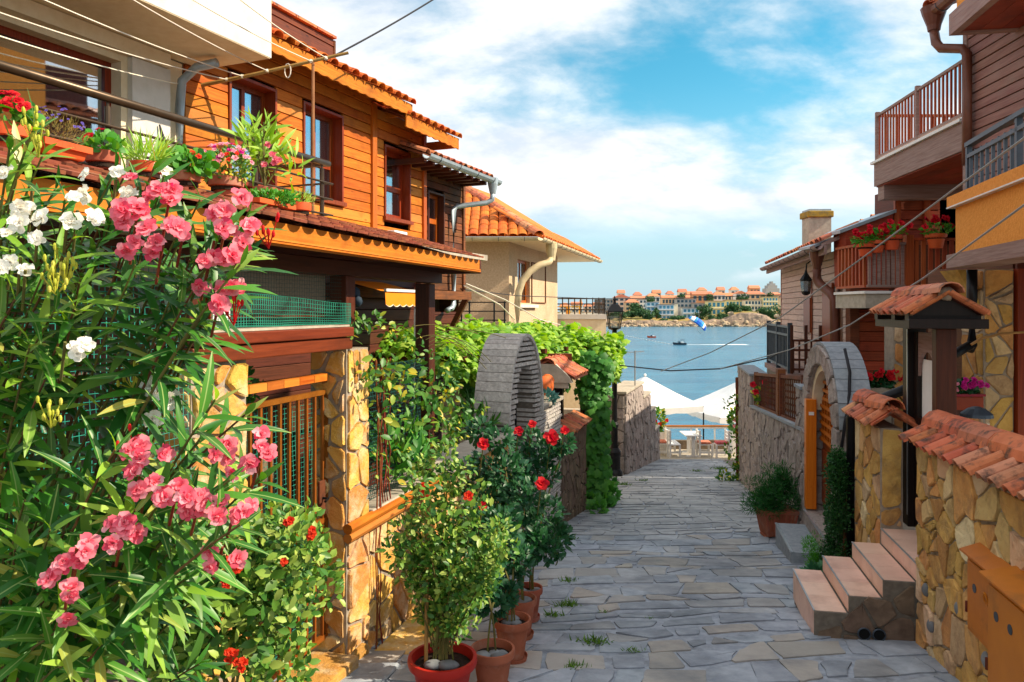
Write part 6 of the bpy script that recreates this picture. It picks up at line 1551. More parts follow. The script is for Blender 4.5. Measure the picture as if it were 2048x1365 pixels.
# ---- granite wall with arched doorway and lattice
def granite_wall():
    rt = root('granite_wall', 'grey granite wall with a round-arched doorway and lattice panels', 'wall', G(5, -.15, GR(5)))
    ya, yb = 7.62, 9.5; A0, A1 = GA(ya), GA(yb); am = (A0 + A1) / 2; ro = (A1 - A0) / 2; ri = ro - .27; zs = .42; b0 = -.26
    z0 = GR(A1) - .3; rise = .82; risei = .60
    # piers and arch ring, front stones
    for (p0, p1) in ((A0, am - ri), (am + ri, A1)): box('pier', G, (p0 + .01, p1 - .01, b0, 0, z0, zs), M['mortar_dark'], rt)
    n = 20; ring = []
    for k in range(n):
        t0, t1 = math.pi * k / n, math.pi * (k + 1) / n
        po = [(am - ro * math.cos(t), zs + rise * math.sin(t)) for t in (t0, t1)]; pi_ = [(am - ri * math.cos(t), zs + risei * math.sin(t)) for t in (t0, t1)]
        obj('arch_core', MB().prism(G, [po[0], po[1], pi_[1], pi_[0]], b0, -.002), M['stone_granite'], rt)
        # slate cover slabs over the arch back
        if 0 <= k < n:
            po2 = [(am - (ro + .035) * math.cos(t), zs + (rise + .035) * math.sin(t)) for t in (t0 + .004, t1 - .004)]
            po1 = [(am - (ro + .002) * math.cos(t), zs + (rise + .002) * math.sin(t)) for t in (t0 + .004, t1 - .004)]
            obj('cover_slab', MB().prism(G, [po2[0], po2[1], po1[1], po1[0]], b0 - .05, .012), M['stone_slab'], rt)
    m = 9
    for k in range(m):       # rough voussoirs on the face
        t0, t1 = math.pi * k / m + .012, math.pi * (k + 1) / m - .012
        poly = [(am - (ro - .012) * math.cos(t), zs + (rise - .012) * math.sin(t)) for t in (t0, (t0 + t1) / 2, t1)] + [(am - (ri + .01) * math.cos(t), zs + (risei + .01) * math.sin(t)) for t in (t1, (t0 + t1) / 2, t0)]
        stone(lambda x, y, d: G(x, d, y), poly, .035, M['stone_granite'], rt, 'voussoir', amp=.008)
    for (p0, p1) in ((A0 + .01, am - ri - .005), (am + ri + .005, A1 - .01)): stone_face(G, p0, p1, z0, zs, 0, M['stone_granite'], rt, .3, .2, .03, .009)
    stone_face(G, b0, 0, z0, zs, am + ri, M['stone_granite'], rt, .3, .2, .015, .008, along='-b')
    stone_face(G, b0, 0, z0, zs, A0, M['stone_granite'], rt, .3, .22, .02, .008, along='-b')
    # wall down the lane
    A2 = GA(17.6); cs = lambda a: .10 - (a - A1) * .075
    step = [(A1, GA(11.9)), (GA(11.9), GA(15.1)), (GA(15.1), A2)]
    for i, (s0, s1) in enumerate(step):
        zb = GR(s1) - .3; t0, t1 = cs(s0), cs(s1)
        if i == 2: t0 = t1 = .30
        mb = MB().hexa([G(s0, -.3, zb), G(s1, -.3, zb), G(s1, 0, zb), G(s0, 0, zb), G(s0, -.3, t0), G(s1, -.3, t1), G(s1, 0, t1), G(s0, 0, t0)]); obj('core', mb, M['mortar_dark'], rt)
        nx, ny = (t0 - t1), (s1 - s0); d_ = nx * s0 + ny * t0
        stone_face(G, s0, s1, zb, max(t0, t1), 0, M['stone_granite'], rt, .30, .22, .035, .010, lim=[(nx, ny, d_)])
        mb = MB().hexa([G(s0, -.33, t0), G(s1, -.33, t1), G(s1, .05, t1), G(s0, .05, t0), G(s0, -.33, t0 + .04), G(s1, -.33, t1 + .04), G(s1, .05, t1 + .04), G(s0, .05, t0 + .04)]); obj('coping_slab', mb, M['stone_slab'], rt)
    stone_face(G, -.3, 0, -.6, .30, GA(15.1), M['stone_granite'], rt, .3, .22, .02, .01, along='-b')
    box('pier', G, (A1, A1 + .42, -.28, -.002, .0, .62), M['mortar_dark'], rt); stone_face(G, A1, A1 + .42, .05, .62, 0, M['stone_granite'], rt, .24, .2, .03, .01)
    box('pier_cap', G, (A1 - .02, A1 + .46, -.32, .06, .622, .66), M['stone_slab'], rt)
    # lattice panels
    for (s0, s1) in ((A1 + .46, GA(11.75)), (GA(12.05), GA(15.0))):
        h = .62; L_ = s1 - s0; base = lambda a: cs(a) + .045
        mb = MB(); nn = int(L_ / .16)
        for k in range(nn + 1): a = s0 + L_ * k / nn; mb.box(G, a - .014, a + .014, -.07, -.055, base(a), base(a) + h)
        for k in range(7):
            c = .03 + (h - .06) * k / 6; w = .016
            mb.hexa([G(s0, -.085, base(s0) + c - w), G(s1, -.085, base(s1) + c - w), G(s1, -.071, base(s1) + c - w), G(s0, -.071, base(s0) + c - w), G(s0, -.085, base(s0) + c + w), G(s1, -.085, base(s1) + c + w), G(s1, -.071, base(s1) + c + w), G(s0, -.071, base(s0) + c + w)])
        lat = obj('lattice', mb, M['wood_aged'], rt)
        mb = MB()
        for c in (0, h): mb.hexa([G(s0, -.10, base(s0) + c - .025), G(s1, -.10, base(s1) + c - .025), G(s1, -.04, base(s1) + c - .025), G(s0, -.04, base(s0) + c - .025), G(s0, -.10, base(s0) + c + .025), G(s1, -.10, base(s1) + c + .025), G(s1, -.04, base(s1) + c + .025), G(s0, -.04, base(s0) + c + .025)])
        for a in (s0, s1): mb.box(G, a - .03, a + .03, -.11, -.03, base(a) - .02, base(a) + h + .04)
        obj('lattice_frame', mb, M['wood_aged'], rt)
    box('lattice_post', G, (GA(11.8), GA(12.0), -.13, -.01, cs(GA(11.9)) + .045, cs(GA(11.9)) + .78), M['wood_aged'], rt)
    return am, ri, zs, risei, A0, A1
am_, ri_, zs_, risei_, AA0, AA1 = granite_wall()
def arch_door():
    rt = root('arched_door', 'brown wooden door with square lattice inside the granite arch', 'door', G(am_, -.2, GR(am_)))
    z0 = -.80; b = -.16; pts = [(am_ - ri_, z0), (am_ + ri_, z0)] + [(am_ + ri_ * math.cos(t), zs_ + risei_ * math.sin(t)) for t in np.linspace(0, math.pi, 14)]
    obj('leaf', MB().prism(G, pts, b - .03, b), M['wood_red_v'], rt)
    mb = MB()
    for k in range(9): a = am_ - ri_ + .08 + k * (2 * ri_ - .16) / 8; mb.box(G, a - .018, a + .018, b + .002, b + .03, .05, .62 + (.28 if 1 < k < 7 else .0))
    for k in range(9): c = .08 + k * .1; w = ri_ - .06 if c < zs_ + .1 else ri_ - .22; mb.box(G, am_ - w, am_ + w, b + .032, b + .05, c - .018, c + .018)
    obj('lattice', mb, M['wood_orange_v'], rt)
    for s in (-1, 1): box('panel', G, (am_ + (.05 if s > 0 else -ri_ + .05), am_ + (ri_ - .05 if s > 0 else -.05), b + .002, b + .025, z0 + .1, -.05), M['wood_red_v'], rt, bevel=.01)
    obj('jamb', MB().prism(G, [(am_ + (ri_ - .002) * math.cos(t), zs_ + (risei_ - .002) * math.sin(t)) for t in np.linspace(0, math.pi, 16)] + [(am_ - ri_ + .08, zs_)] + [(am_ - (ri_ - .08) * math.cos(t), zs_ + (risei_ - .08) * math.sin(t)) for t in np.linspace(0, math.pi, 16)][1:], b + .02, -.03), M['plaster_cream'], rt)
    obj('handle', MB().tube([G(am_ - .05, b, -.02), G(am_ - .05, b + .06, -.02), G(am_ - .16, b + .07, -.02)], .012, 6), M['iron_black'], rt)
    box('plate', G, (am_ - .32, am_ - .16, b + .052, b + .058, .32, .46), M['sign_blue'], rt)
arch_door()
box('door_board', G, (am_ + ri_ - .15, am_ + ri_ - .03, -.06, .06, -.78, .55), M['board_orange'], label='bright orange knotty plank upright beside the arched door', cat='plank', bevel=.005)
box('name_plate', G, (am_ + ri_ - .155, am_ + ri_ - .150, -.03, .03, .36, .40), M['sign_white'], label='tiny white plate screwed to the orange plank', cat='plate')
def door_steps():
    rt = root('grey_steps', 'grey stone steps with pale nosings below the arched door', 'steps', G(am_, .2, GR(am_)))
    box('step', G, (am_ - .62, am_ + .50, .08, .42, GR(am_ + .6) - .2, -.955), M['stone_slab'], rt, bevel=.006)
    box('step', G, (am_ - .62, am_ + .60, -.2, .079, GR(am_ + .6) - .2, -.80), M['stone_granite'], rt, bevel=.006)
    for (b, c, e) in ((.42, -.955, .5), (.079, -.80, .6)): box('nosing', G, (am_ - .62, am_ + e, b - .02, b + .006, c - .012, c + .004), M['steel_trim'], rt)
door_steps()
obj('hose', MB().tube([G(AA0 + .25, -.1, 1.23), G(AA0 + .12, -.12, 1.0), G(AA0 + .06, -.10, .78), G(AA0 - .02, -.05, .55), G(AA0 - .06, .0, .25)], .016, 8), M['cord'], smooth=True, label='black hose running down over the granite arch', cat='hose')
def down_pipe():
    rt = root('black_pipe', 'black rain pipe against the far end of the ochre pillar', 'pipe', G(1.80, .03, GR(1.8)))
    obj('pipe', MB().tube([G(1.80, .03, GR(1.8)), G(1.80, .03, .62), G(1.74, -.02, .72), G(1.4, -.5, 1.02)], .045, 10), M['iron_black'], rt, smooth=True)
down_pipe()
obj('rusty_pole', MB().tube([Vector((5.28, 17.5, zr(17.5) - .1)), Vector((5.26, 17.5, .05))], .05, 8), M['rust'], label='rusty pole with a creeper at the lower end of the granite wall', cat='pole')
# ---- meter boxes
def meter_box(a0, a1, c0, c1, bo, label):
    rt = root('meter_box', label, 'meter box', G(a0, .05, c0), 'ochre metal boxes on the stone wall')
    box('case', G, (a0, a1, .022, bo, c0, c1), M['meter_box'], rt, bevel=.004)
    mb = MB().hexa([G(a0 - .02, .02, c1 + .045), G(a1 + .02, .02, c1 + .045), G(a1 + .02, bo + .035, c1 + .005), G(a0 - .02, bo + .035, c1 + .005), G(a0 - .02, .02, c1 + .055), G(a1 + .02, .02, c1 + .055), G(a1 + .02, bo + .035, c1 + .015), G(a0 - .02, bo + .035, c1 + .015)])
    obj('lid', mb, M['meter_box'], rt)
    box('door', G, (a0 + .02, a1 - .02, bo + .001, bo + .008, c0 + .03, c1 - .03), M['meter_box'], rt, bevel=.003)
    for a in (a1 - .12, a1 - .27):
        obj('window', MB().tube([G(a, bo + .008, c1 - .16), G(a, bo + .011, c1 - .16)], .024, 14), M['iron_grey'], rt)
    obj('handle', MB().tube([G(a0 + .10 + .02 * math.sin(t), bo + .012 + .02 * abs(math.cos(t / 2)), c0 + .28 + .035 * math.cos(t)) for t in np.linspace(0, 6.28, 14)], .006, 6), M['meter_box'], rt)
    obj('hinge', MB().tube([G(a1 - .01, bo + .008, c0 + .1), G(a1 - .01, bo + .008, c0 + .16)], .008, 6), M['rust'], rt)
meter_box(-1.53, -1.12, -.15, .28, .09, 'ochre metal meter box with two round windows, the farther of the pair')
meter_box(-2.15, -1.57, -.27, .30, .16, 'ochre metal meter box with a ring handle, the nearer and deeper of the pair')
# ================================================================== deep red timber house
def slat_rail(rt, fr, a0, a1, c0, c1, n, mat, b=0, mid=None, slat=.02, dep=.03, name='baluster', rail=.035, top_mat=None):
    for i in range(n): a = a0 + (a1 - a0) * (i + .5) / n; box(name, fr, (a - slat, a + slat, b - dep / 2, b + dep / 2, c0 + rail + .001, c1 - rail - .001), mat, rt)
    box('bottom_rail', fr, (a0, a1, b - dep * .8, b + dep * .8, c0, c0 + rail), top_mat or mat, rt); box('top_rail', fr, (a0 - .01, a1 + .01, b - dep, b + dep, c1 - rail, c1), top_mat or mat, rt)
def red_house():
    rt = root('timber_house', 'deep red timber house with two slatted balconies', 'house', (6, 12, zr(12)))
    F = Fr((0, 11.5, 0), (1, 0)); F.n = Vector((0, -1, 0))
    box('core_wall', WFR, (5.90, 9, 11.53, 12.2, -2, 3.5), M['wood_dark'], rt)
    box('core_wall', WFR, (5.2, 5.89, 11.53, 11.6, -2, 2.6), M['wood_dark'], rt)
    door = (6.55, 6.95, 1.9, 3.4)
    planks(F, 5.87, 9.0, 1.66, 3.5, [door], M['wood_deepred'], rt, .15)
    planks(F, 5.20, 6.62, -1.4, 1.64, [], M['wood_deepred'], rt, .15)
    planks(F, 5.30, 5.86, 1.66, 2.6, [], M['wood_deepred'], rt, .15)
    box('corner_post', F, (5.16, 5.30, -.1, .06, -1.4, 2.62), M['wood_aged'], rt)
    for x in (5.85, 6.30): box('wall_post', F, (x, x + .09, .0, .05, 1.9, 3.5), M['wood_deepred_v'], rt)
    box('door', F, (door[0], door[1], -.05, -.03, door[2], door[3]), M['wood_dark_v'], rt)
    # lean-to gable with zinc edge
    obj('leanto', MB().prism(F, [(5.12, 2.0), (5.62, 2.0), (5.84, 3.12), (5.10, 2.84)], .03, -.4), M['wood_deepred'], rt)
    obj('leanto_edge', MB().prism(F, [(5.0, 2.80), (5.86, 3.12), (5.86, 3.17), (5.0, 2.85)], .07, -.5), M['zinc'], rt)
    # middle balcony
    y = 10.5; B_ = Fr((0, y, 0), (1, 0)); B_.n = Vector((0, -1, 0))
    box('balcony_slab', WFR, (4.95, 6.75, y, 11.47, 1.66, 1.86), M['concrete'], rt)
    box('balcony_edge', WFR, (4.92, 6.75, y - .03, 11.47, 1.862, 1.90), M['white_paint'], rt)
    slat_rail(rt, B_, 4.97, 5.50, 1.95, 2.58, 8, M['wood_greybeam'], 0, slat=.018)
    box('rail_post', B_, (5.50, 5.60, -.05, .05, 1.9, 2.68), M['wood_deepred_v'], rt)
    slat_rail(rt, B_, 5.61, 6.70, 1.92, 2.64, 11, M['wood_deepred_v'], 0, slat=.026)
    S_ = Fr((4.97, y, 0), (0, 1), flip=True); slat_rail(rt, S_, .03, .95, 1.95, 2.58, 8, M['wood_deepred_v'], 0, slat=.02)
    # upper balcony
    U = Fr((5.32, 8.85, 0), (.087, 1), flip=True); L_ = 2.66
    box('upper_slab', U, (0, L_, -2.8, 0, 3.52, 3.86), M['wood_greybeam'], rt)
    box('upper_coping', U, (-.0, L_ + .05, -.08, .04, 3.862, 3.90), M['white_paint'], rt)
    box('upper_beam', U, (L_ - .25, L_ - .02, -2.6, -.05, 3.30, 3.518), M['wood_greybeam'], rt)
    for k in range(12): box('soffit_board', U, (.02, L_ - .02, -.03 - k * .2 - .195, -.03 - k * .2, 3.505, 3.519), M['wood_deepred'], rt)
    slat_rail(rt, U, .02, 1.26, 3.95, 4.62, 12, M['wood_deepred_v'], -.05, slat=.013, dep=.022, top_mat=M['wood_greybeam'])
    for a in (1.27, L_ - .03): box('rail_post', U, (a, a + .05, -.08, -.02, 3.9, 4.66), M['wood_greybeam'], rt)
    slat_rail(rt, U, 1.33, L_ - .04, 3.95, 4.62, 13, M['wood_deepred_v'], -.05, slat=.013, dep=.022, top_mat=M['wood_greybeam'])
    V = Fr(U(L_ - .02, -.05, 0), (1, 0)); V.n = Vector((0, -1, 0)); slat_rail(rt, V, .03, 2.2, 3.95, 4.62, 12, M['wood_deepred_v'], 0, slat=.013)
    # nearer greyed gable wall and its rain pipe
    Wl = Fr((5.36, 8.83, 0), (.06, 1), flip=True)
    box('near_core', Wl, (-2.3, 0, -3, -.03, 1.0, 6.2), M['wood_dark'], rt)
    planks(Wl, -2.3, 0, 2.5, 5.6, [], M['wood_greyred'], rt, .11, b=-.02, th=.026)
    planks(V, .0, 3.0, 2.5, 3.5, [], M['wood_deepred'], rt, .15, b=-.3) if False else None
    box('near_corner', Wl, (-.02, .06, -.1, .02, 2.4, 5.5), M['wood_greybeam'], rt)
    pts = [P(1868, 62, 9.1), P(1872, 86, 9.0), P(1882, 97, 8.95), P(1925, 98, 8.75), P(1934, 108, 8.7), P(1934, 200, 8.7), P(1934, 330, 8.7)]
    obj('rain_pipe', MB().tube(pts, .055, 10), M['copper_brown'], rt, smooth=True)
    hp = P(1868, 62, 9.1); obj('hopper', MB().lathe(hp, [(.07, 0), (.08, .06), (.13, .2), (.15, .28)], 14), M['copper_brown'], rt)
    # roof edge above
    Ed = Fr(P(1868, 30, 9.1), (.1, 1), flip=True); Ed.o.z = 0; zg = P(1868, 30, 9.1).z
    gutter(Ed, -1.9, .1, 0, zg + .05, .09, M['copper_brown'], rt)
    obj('roof_slab', MB().hexa([Ed(-3, .02, zg + .08), Ed(.2, .02, zg + .08), Ed(.2, -3.5, zg + 1.3), Ed(-3, -3.5, zg + 1.3), Ed(-3, .02, zg + .14), Ed(.2, .02, zg + .14), Ed(.2, -3.5, zg + 1.36), Ed(-3, -3.5, zg + 1.36)]), M['tile'], rt)
    roof_tiles(TR1, Ed(-2.2, .05, zg + .15), Ed(.2, .05, zg + .15), (Ed.n * -1 + Vector((0, 0, .35))).normalized(), 2, .3, .2, rt)
red_house()
def wall_lantern(name, p, s, arm, label):
    rt = root('wall_lantern', label, 'lantern', p)
    p = Vector(p)
    obj('cage', MB().lathe(p, [(.02 * s, -.02 * s), (.05 * s, 0), (.055 * s, .02 * s), (.07 * s, .16 * s), (.075 * s, .17 * s), (.02 * s, .25 * s), (.012 * s, .29 * s)], 8), M['iron_black'], rt)
    obj('glass', MB().lathe(p, [(.058 * s, .03 * s), (.073 * s, .15 * s)], 8), M['glass_lamp'], rt)
    obj('bracket', MB().tube([p + Vector((0, 0, .27 * s)), p + Vector((.01, 0, .36 * s)), p + Vector((.06 * s, .0, .40 * s)), p + Vector(arm) * .7 + Vector((0, 0, .36 * s)), p + Vector(arm) + Vector((0, 0, .30 * s))], .010 * s, 6), M['iron_black'], rt)
wall_lantern('wall_lantern', P(1911, 350, 10.9), 1.25, (.02, .55, .1), 'black lantern hanging under the upper slatted balcony')
# ---- grey timber house by the sea, with chimney
def grey_house():
    rt = root('timber_house', 'pale greyed timber house with red tiled roof and plastered chimney', 'house', (6, 15, zr(15)))
    S_ = Fr((5.18, 11.6, 0), (.2, 1), flip=True); aL = 6.35; zt = 2.62
    box('core_wall', S_, (0, aL, -3.5, -.03, -2.5, zt), M['wood_dark'], rt)
    dr = (.18, .62, .6, 2.1); win = (2.9, 3.6, 1.25, 1.85)
    planks(S_, 0, aL, .2, zt, [(dr[0], dr[1], dr[2] - .4, dr[3])], M['wood_grey'], rt, .12)
    box('doorway', S_, (dr[0], dr[1], -.06, -.035, dr[2], dr[3]), M['dark_hole'], rt)  # near-black sheet painted as the shade of the open doorway
    box('corner_board', S_, (aL - .0, aL + .06, -.1, .03, .2, zt), M['wood_red_v'], rt)
    box('shutter', S_, (.75, 1.5, .03, .07, .55, 2.08), M['wood_red_v'], rt, bevel=.006)
    box('shutter', S_, (2.6, 3.25, .035, .07, 1.2, 1.86), M['wood_red_v'], rt, bevel=.006)
    box('shutter_edge', S_, (2.55, 2.595, .03, .05, 1.05, 2.2), M['wood_red_v'], rt)
    # roof
    o = .30; pitch = .45; ez = zt + .02; a0, a1 = .06, aL + .35
    zz = lambda b: ez + (o - b) * pitch
    obj('roof_deck', MB().hexa([S_(a0, -.3, zz(-.3)), S_(a1, -1.5, zz(-1.5)), S_(a1, o, zz(o)), S_(a0, o, zz(o)), S_(a0, -.3, zz(-.3) + .06), S_(a1, -1.5, zz(-1.5) + .06), S_(a1, o, zz(o) + .06), S_(a0, o, zz(o) + .06)]), M['wood_greybeam'], rt)
    box('fascia', S_, (a0, a1, o - .02, o + .02, ez - .14, ez + .02), M['wood_greybeam'], rt)
    roof_tiles(TBR, S_(a0, o + .05, ez + .08), S_(a1, o + .05, ez + .08), (S_.n * -1 + Vector((0, 0, pitch))).normalized(), 5, .28, .19, rt, skip=lambda p, r, i, n: r > 1.5 + 3.5 * i / n)
    for i in range(7): a = a0 + .8 * i; link(bpy.data.objects.new('verge_tile', TBR), rt, slope_mat(S_(a + .1, -1.2, zz(-1.2) + .12), S_.n, S_.u))
    gutter(S_, a0, a1 + .05, o + .10, ez + .0, .07, M['wood_greybeam'], rt)
    h = S_(.62, o + .02, ez - .35); obj('hopper', MB().lathe(h, [(.06, 0), (.07, .05), (.11, .2), (.13, .38)], 12), M['copper_brown'], rt)
    pts = [h, h + Vector((.0, 0, -.16)), h + Vector((.03, -.05, -.24)), S_(.35, .16, ez - .75), S_(.28, .12, ez - .85), S_(.28, .12, .2)]
    obj('rain_pipe', MB().tube(pts, .075, 12), M['copper_brown'], rt, smooth=True)
    obj('flashing', MB().prism(Fr(S_(.45, .12, 0), (1, 0)), [(-.35, 2.62), (.75, 2.98), (.75, 3.02), (-.35, 2.66)], 0, -.5), M['zinc'], rt)
    w_ = [(6.8, 17.95), (8.35, 22.2), (9.4, 25), (12, 25), (12, 17.95)]; mb = MB(); mb.v = [Vector((x, y, -3)) for x, y in w_] + [Vector((x, y, 2.1)) for x, y in w_]  # unseen block added behind the house to shade the stepped wall and lane
    mb.f = [(4, 3, 2, 1, 0), (5, 6, 7, 8, 9)] + [(i, (i + 1) % 5, 5 + (i + 1) % 5, 5 + i) for i in range(5)]; obj('added_shade_block', mb, M['wood_grey'], rt)
    # chimney
    c = P(1633, 520, 16.2); s = .235
    box('chimney', WFR, (c.x - s, c.x + s, 16.0, 16.4, 1.5, 3.60), M['concrete'], rt)
    ym = M.setdefault('lichen', mk('lichen_stained_cement', '#b98f2c', '#8f7a44', 10, (1, 1, 1), 0.9, .4, .01, dark='#6d6048', dscale=5))
    box('chimney_cap', WFR, (c.x - s - .04, c.x + s + .04, 15.95, 16.45, 3.602, 3.74), ym, rt, bevel=.02)
    box('chimney_top', WFR, (c.x - s, c.x + s, 16.0, 16.4, 3.742, 3.78), M['zinc'], rt)
    # sea deck with rail
    box('deck', S_, (1.5, 4.5, .05, .64, .40, .50), M['wood_greybeam'], rt)
    box('deck_wall', S_, (1.4, 4.6, .02, .58, -1.6, .39), M['concrete'], rt)
    D = Fr(S_(1.6, .58, 0), (.2, 1), flip=True); mg = M['iron_grey']
    slat_rail(rt, D, 0, 2.7, .56, 1.34, 16, mg, 0, slat=.014, top_mat=mg)
    for a in (0, 1.35, 2.68): box('rail_post', D, (a, a + .06, -.04, .04, .5, 1.40), mg, rt)
    box('upper_rail', D, (0, 2.7, -.035, .035, 1.16, 1.20), mg, rt)
    X = Fr(S_(1.6, .58, 0), (1, -.2)); 
    for i in range(3): box('screen_post', X, (.0 + i * .24, .05 + i * .24, -.03, .03, .5, 1.36), M['wood_dark_v'], rt)
    mb = MB()
    for k in range(5): mb.box(X, .04 + k * .10, .07 + k * .10, -.012, .012, .52, 1.1)
    for k in range(4): mb.box(X, .02, .54, .013, .03, .56 + k * .17, .60 + k * .17)
    obj('screen', mb, M['wood_dark_v'], rt)
grey_house()
wall_lantern('wall_lantern', P(1612, 588, 13.6), 1.5, (.30, 0, 0), 'black lantern on a curled bracket on the pale grey timber wall')
# ================================================================== orange house on the near right
def orange_rendered():
    rt = root('rendered_house', 'orange rendered house with black balcony rail over a stone ground floor', 'house', (5, 6.6, -.6))
    Q = Fr((4.14, 7.0, 0), (.24, 1), flip=True)
    box('parapet', Q, (-4.5, 0, -.22, 0, 2.16, 2.60), M['plaster_orange'], rt)
    box('parapet_return', Q, (-.22, 0, -2.4, -.222, 2.16, 2.60), M['plaster_orange'], rt)
    box('parapet_coping', Q, (-4.5, .08, -.26, .05, 2.602, 2.70), M['plaster_orange'], rt)
    box('coping_line', Q, (-4.5, .082, -.24, .055, 2.592, 2.604), M['white_paint'], rt)
    box('balcony_floor', Q, (-4.5, -.002, -2.4, -.223, 2.17, 2.30), M['concrete'], rt)
    box('edge_beam', Q, (-4.5, .06, -.26, .06, 2.03, 2.155), M['wood_greybeam'], rt)
    box('soffit', Q, (-4.5, .0, -2.4, -.262, 2.10, 2.165), M['wood_dark'], rt)
    m = M['iron_grey']
    for i in range(17): a = -.04 - i * .13; box('rail_bar', Q, (a - .012, a + .012, -.13, -.105, 2.76, 3.10), m, rt)
    for c in (2.73, 3.05): box('rail', Q, (-2.15, .02, -.14, -.095, c, c + .035), m, rt)
    box('handrail', Q, (-2.15, .04, -.15, -.085, 3.16, 3.20), m, rt); box('rail_post', Q, (0, .04, -.14, -.095, 2.70, 3.16), m, rt); box('rail_post', Q, (-1.1, -1.06, -.14, -.095, 2.70, 3.16), m, rt)
    # stone pier and dark boarded wall below
    box('pier', WFR, (4.50, 4.78, 7.15, 7.5, -.8, 2.03), M['mortar'], rt)
    Fp = Fr((0, 7.15, 0), (1, 0)); Fp.n = Vector((0, -1, 0)); stone_face(Fp, 4.50, 4.78, -.3, 2.03, 0, M['stone_yellow'], rt, .15, .2, .016, .012)
    Fl = Fr((4.50, 7.15, 0), (0, 1), flip=True); stone_face(Fl, 0, .35, -.3, 2.03, 0, M['stone_yellow'], rt, .18, .2, .016, .012)
    obj('brace', MB().hexa([Vector(v) for v in ((4.42, 7.2, 1.75), (4.50, 7.2, 1.65), (4.50, 7.4, 1.65), (4.42, 7.4, 1.75), (4.22, 7.1, 2.02), (4.34, 7.1, 2.02), (4.34, 7.4, 2.02), (4.22, 7.4, 2.02))]), M['stone_yellow'], rt)
    for i, x in enumerate((3.95, 4.28)):
        pass
    box('back_wall', WFR, (4.17, 4.49, 8.2, 8.4, -1, 1.64), M['mortar'], rt); Fb = Fr((0, 8.2, 0), (1, 0)); Fb.n = Vector((0, -1, 0)); stone_face(Fb, 4.17, 4.49, -.6, 1.64, 0, M['stone_yellow'], rt, .17, .2, .014, .012)
    box('door_post', WFR, (4.79, 4.88, 7.1, 7.24, -.6, 2.03), M['wood_red_v'], rt)
    Fd = Fr((0, 7.28, 0), (1, 0)); Fd.n = Vector((0, -1, 0)); planks(Fd, 4.89, 7.2, -.6, 2.10, [], M['wood_dark'], rt, .17)
    box('wall_core', WFR, (4.88, 7.2, 7.31, 8.8, -.8, 2.1), M['wood_dark'], rt)
    box('yard_floor', WFR, (3.35, 7.2, 3.2, 7.1, -.9, -.35), M['concrete'], rt)
    # black pipe
    obj('rain_pipe', MB().tube([P(1944, 540, 7.0), P(1944, 600, 7.0), P(1944, 690, 7.0), P(1938, 700, 6.98)], .045, 12), M['iron_black'], rt, smooth=True)
    obj('rain_pipe', MB().tube([P(1942, 690, 6.95), P(1885, 722, 6.9)], .042, 12), M['iron_black'], rt, smooth=True)
    obj('cable', MB().tube([P(1942, 690, 6.9), P(1965, 676, 6.9), P(1980, 674, 6.9), P(2000, 668, 6.9), P(2060, 664, 6.9)], .012, 6), M['bamboo'], rt)
    # overhanging upper floor
    Up = Fr((4.66, 8.0, 0), (.16, 1), flip=True)
    box('upper_wall', Up, (-1.35, -.02, -3, -.07, 4.79, 6.6), M['plaster_orange'], rt)
    box('edge_board', Up, (-1.35, 0, -.08, .0, 4.56, 4.785), M['wood_greybeam'], rt)
    box('end_board', Up, (-.06, .002, -3, -.082, 4.56, 4.785), M['wood_greybeam'], rt)
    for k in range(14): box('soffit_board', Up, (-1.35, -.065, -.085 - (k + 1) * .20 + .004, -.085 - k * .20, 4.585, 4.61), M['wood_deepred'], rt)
orange_rendered()
def plastic_table():
    rt = root('garden_table', 'white plastic slatted table behind the tiled wall', 'table', (4.1, 5.6, -.35)); m = M['plastic_white']
    for i in range(9): box('slat', WFR, (3.72 + i * .11, 3.815 + i * .11, 5.15, 5.75, .60, .625), m, rt)
    box('apron', WFR, (3.72, 4.71, 5.13, 5.149, .57, .63), m, rt)
    for (x, y) in ((3.82, 5.2), (4.6, 5.2), (3.82, 5.7), (4.6, 5.7)): obj('leg', MB().hexa([Vector(v) for v in ((x-.03, y-.03, -.35), (x+.03, y-.03, -.35), (x+.03, y+.03, -.35), (x-.03, y+.03, -.35), (x-.09, y-.03, .6), (x+.05, y-.03, .6), (x+.05, y+.03, .6), (x-.09, y+.03, .6))]), m, rt)
plastic_table()
def garden_lamp():
    c = P(1953, 850, 5.75); rt = root('garden_lamp', 'squat garden lamp with a dark conical lid behind the tiled wall', 'lamp', c)
    obj('body', MB().lathe(c + Vector((0, 0, -.3)), [(.06, 0), (.06, .2), (.085, .22), (.09, .32), (.09, .36)], 14), M['glass_lamp'], rt)
    obj('lid', MB().lathe(c, [(.115, .06), (.11, .085), (.06, .125), (.02, .14)], 16), M['iron_grey'], rt)
    obj('post', MB().tube([c + Vector((0, 0, -.9)), c + Vector((0, 0, -.3))], .04, 8), M['iron_black'], rt)
garden_lamp()
box('yellow_panel', WFR, (3.60, 3.86, 6.2, 6.25, -.35, .76), M['plaster_orange'], label='plain yellow panel standing in the yard beside the garden lamp', cat='panel')
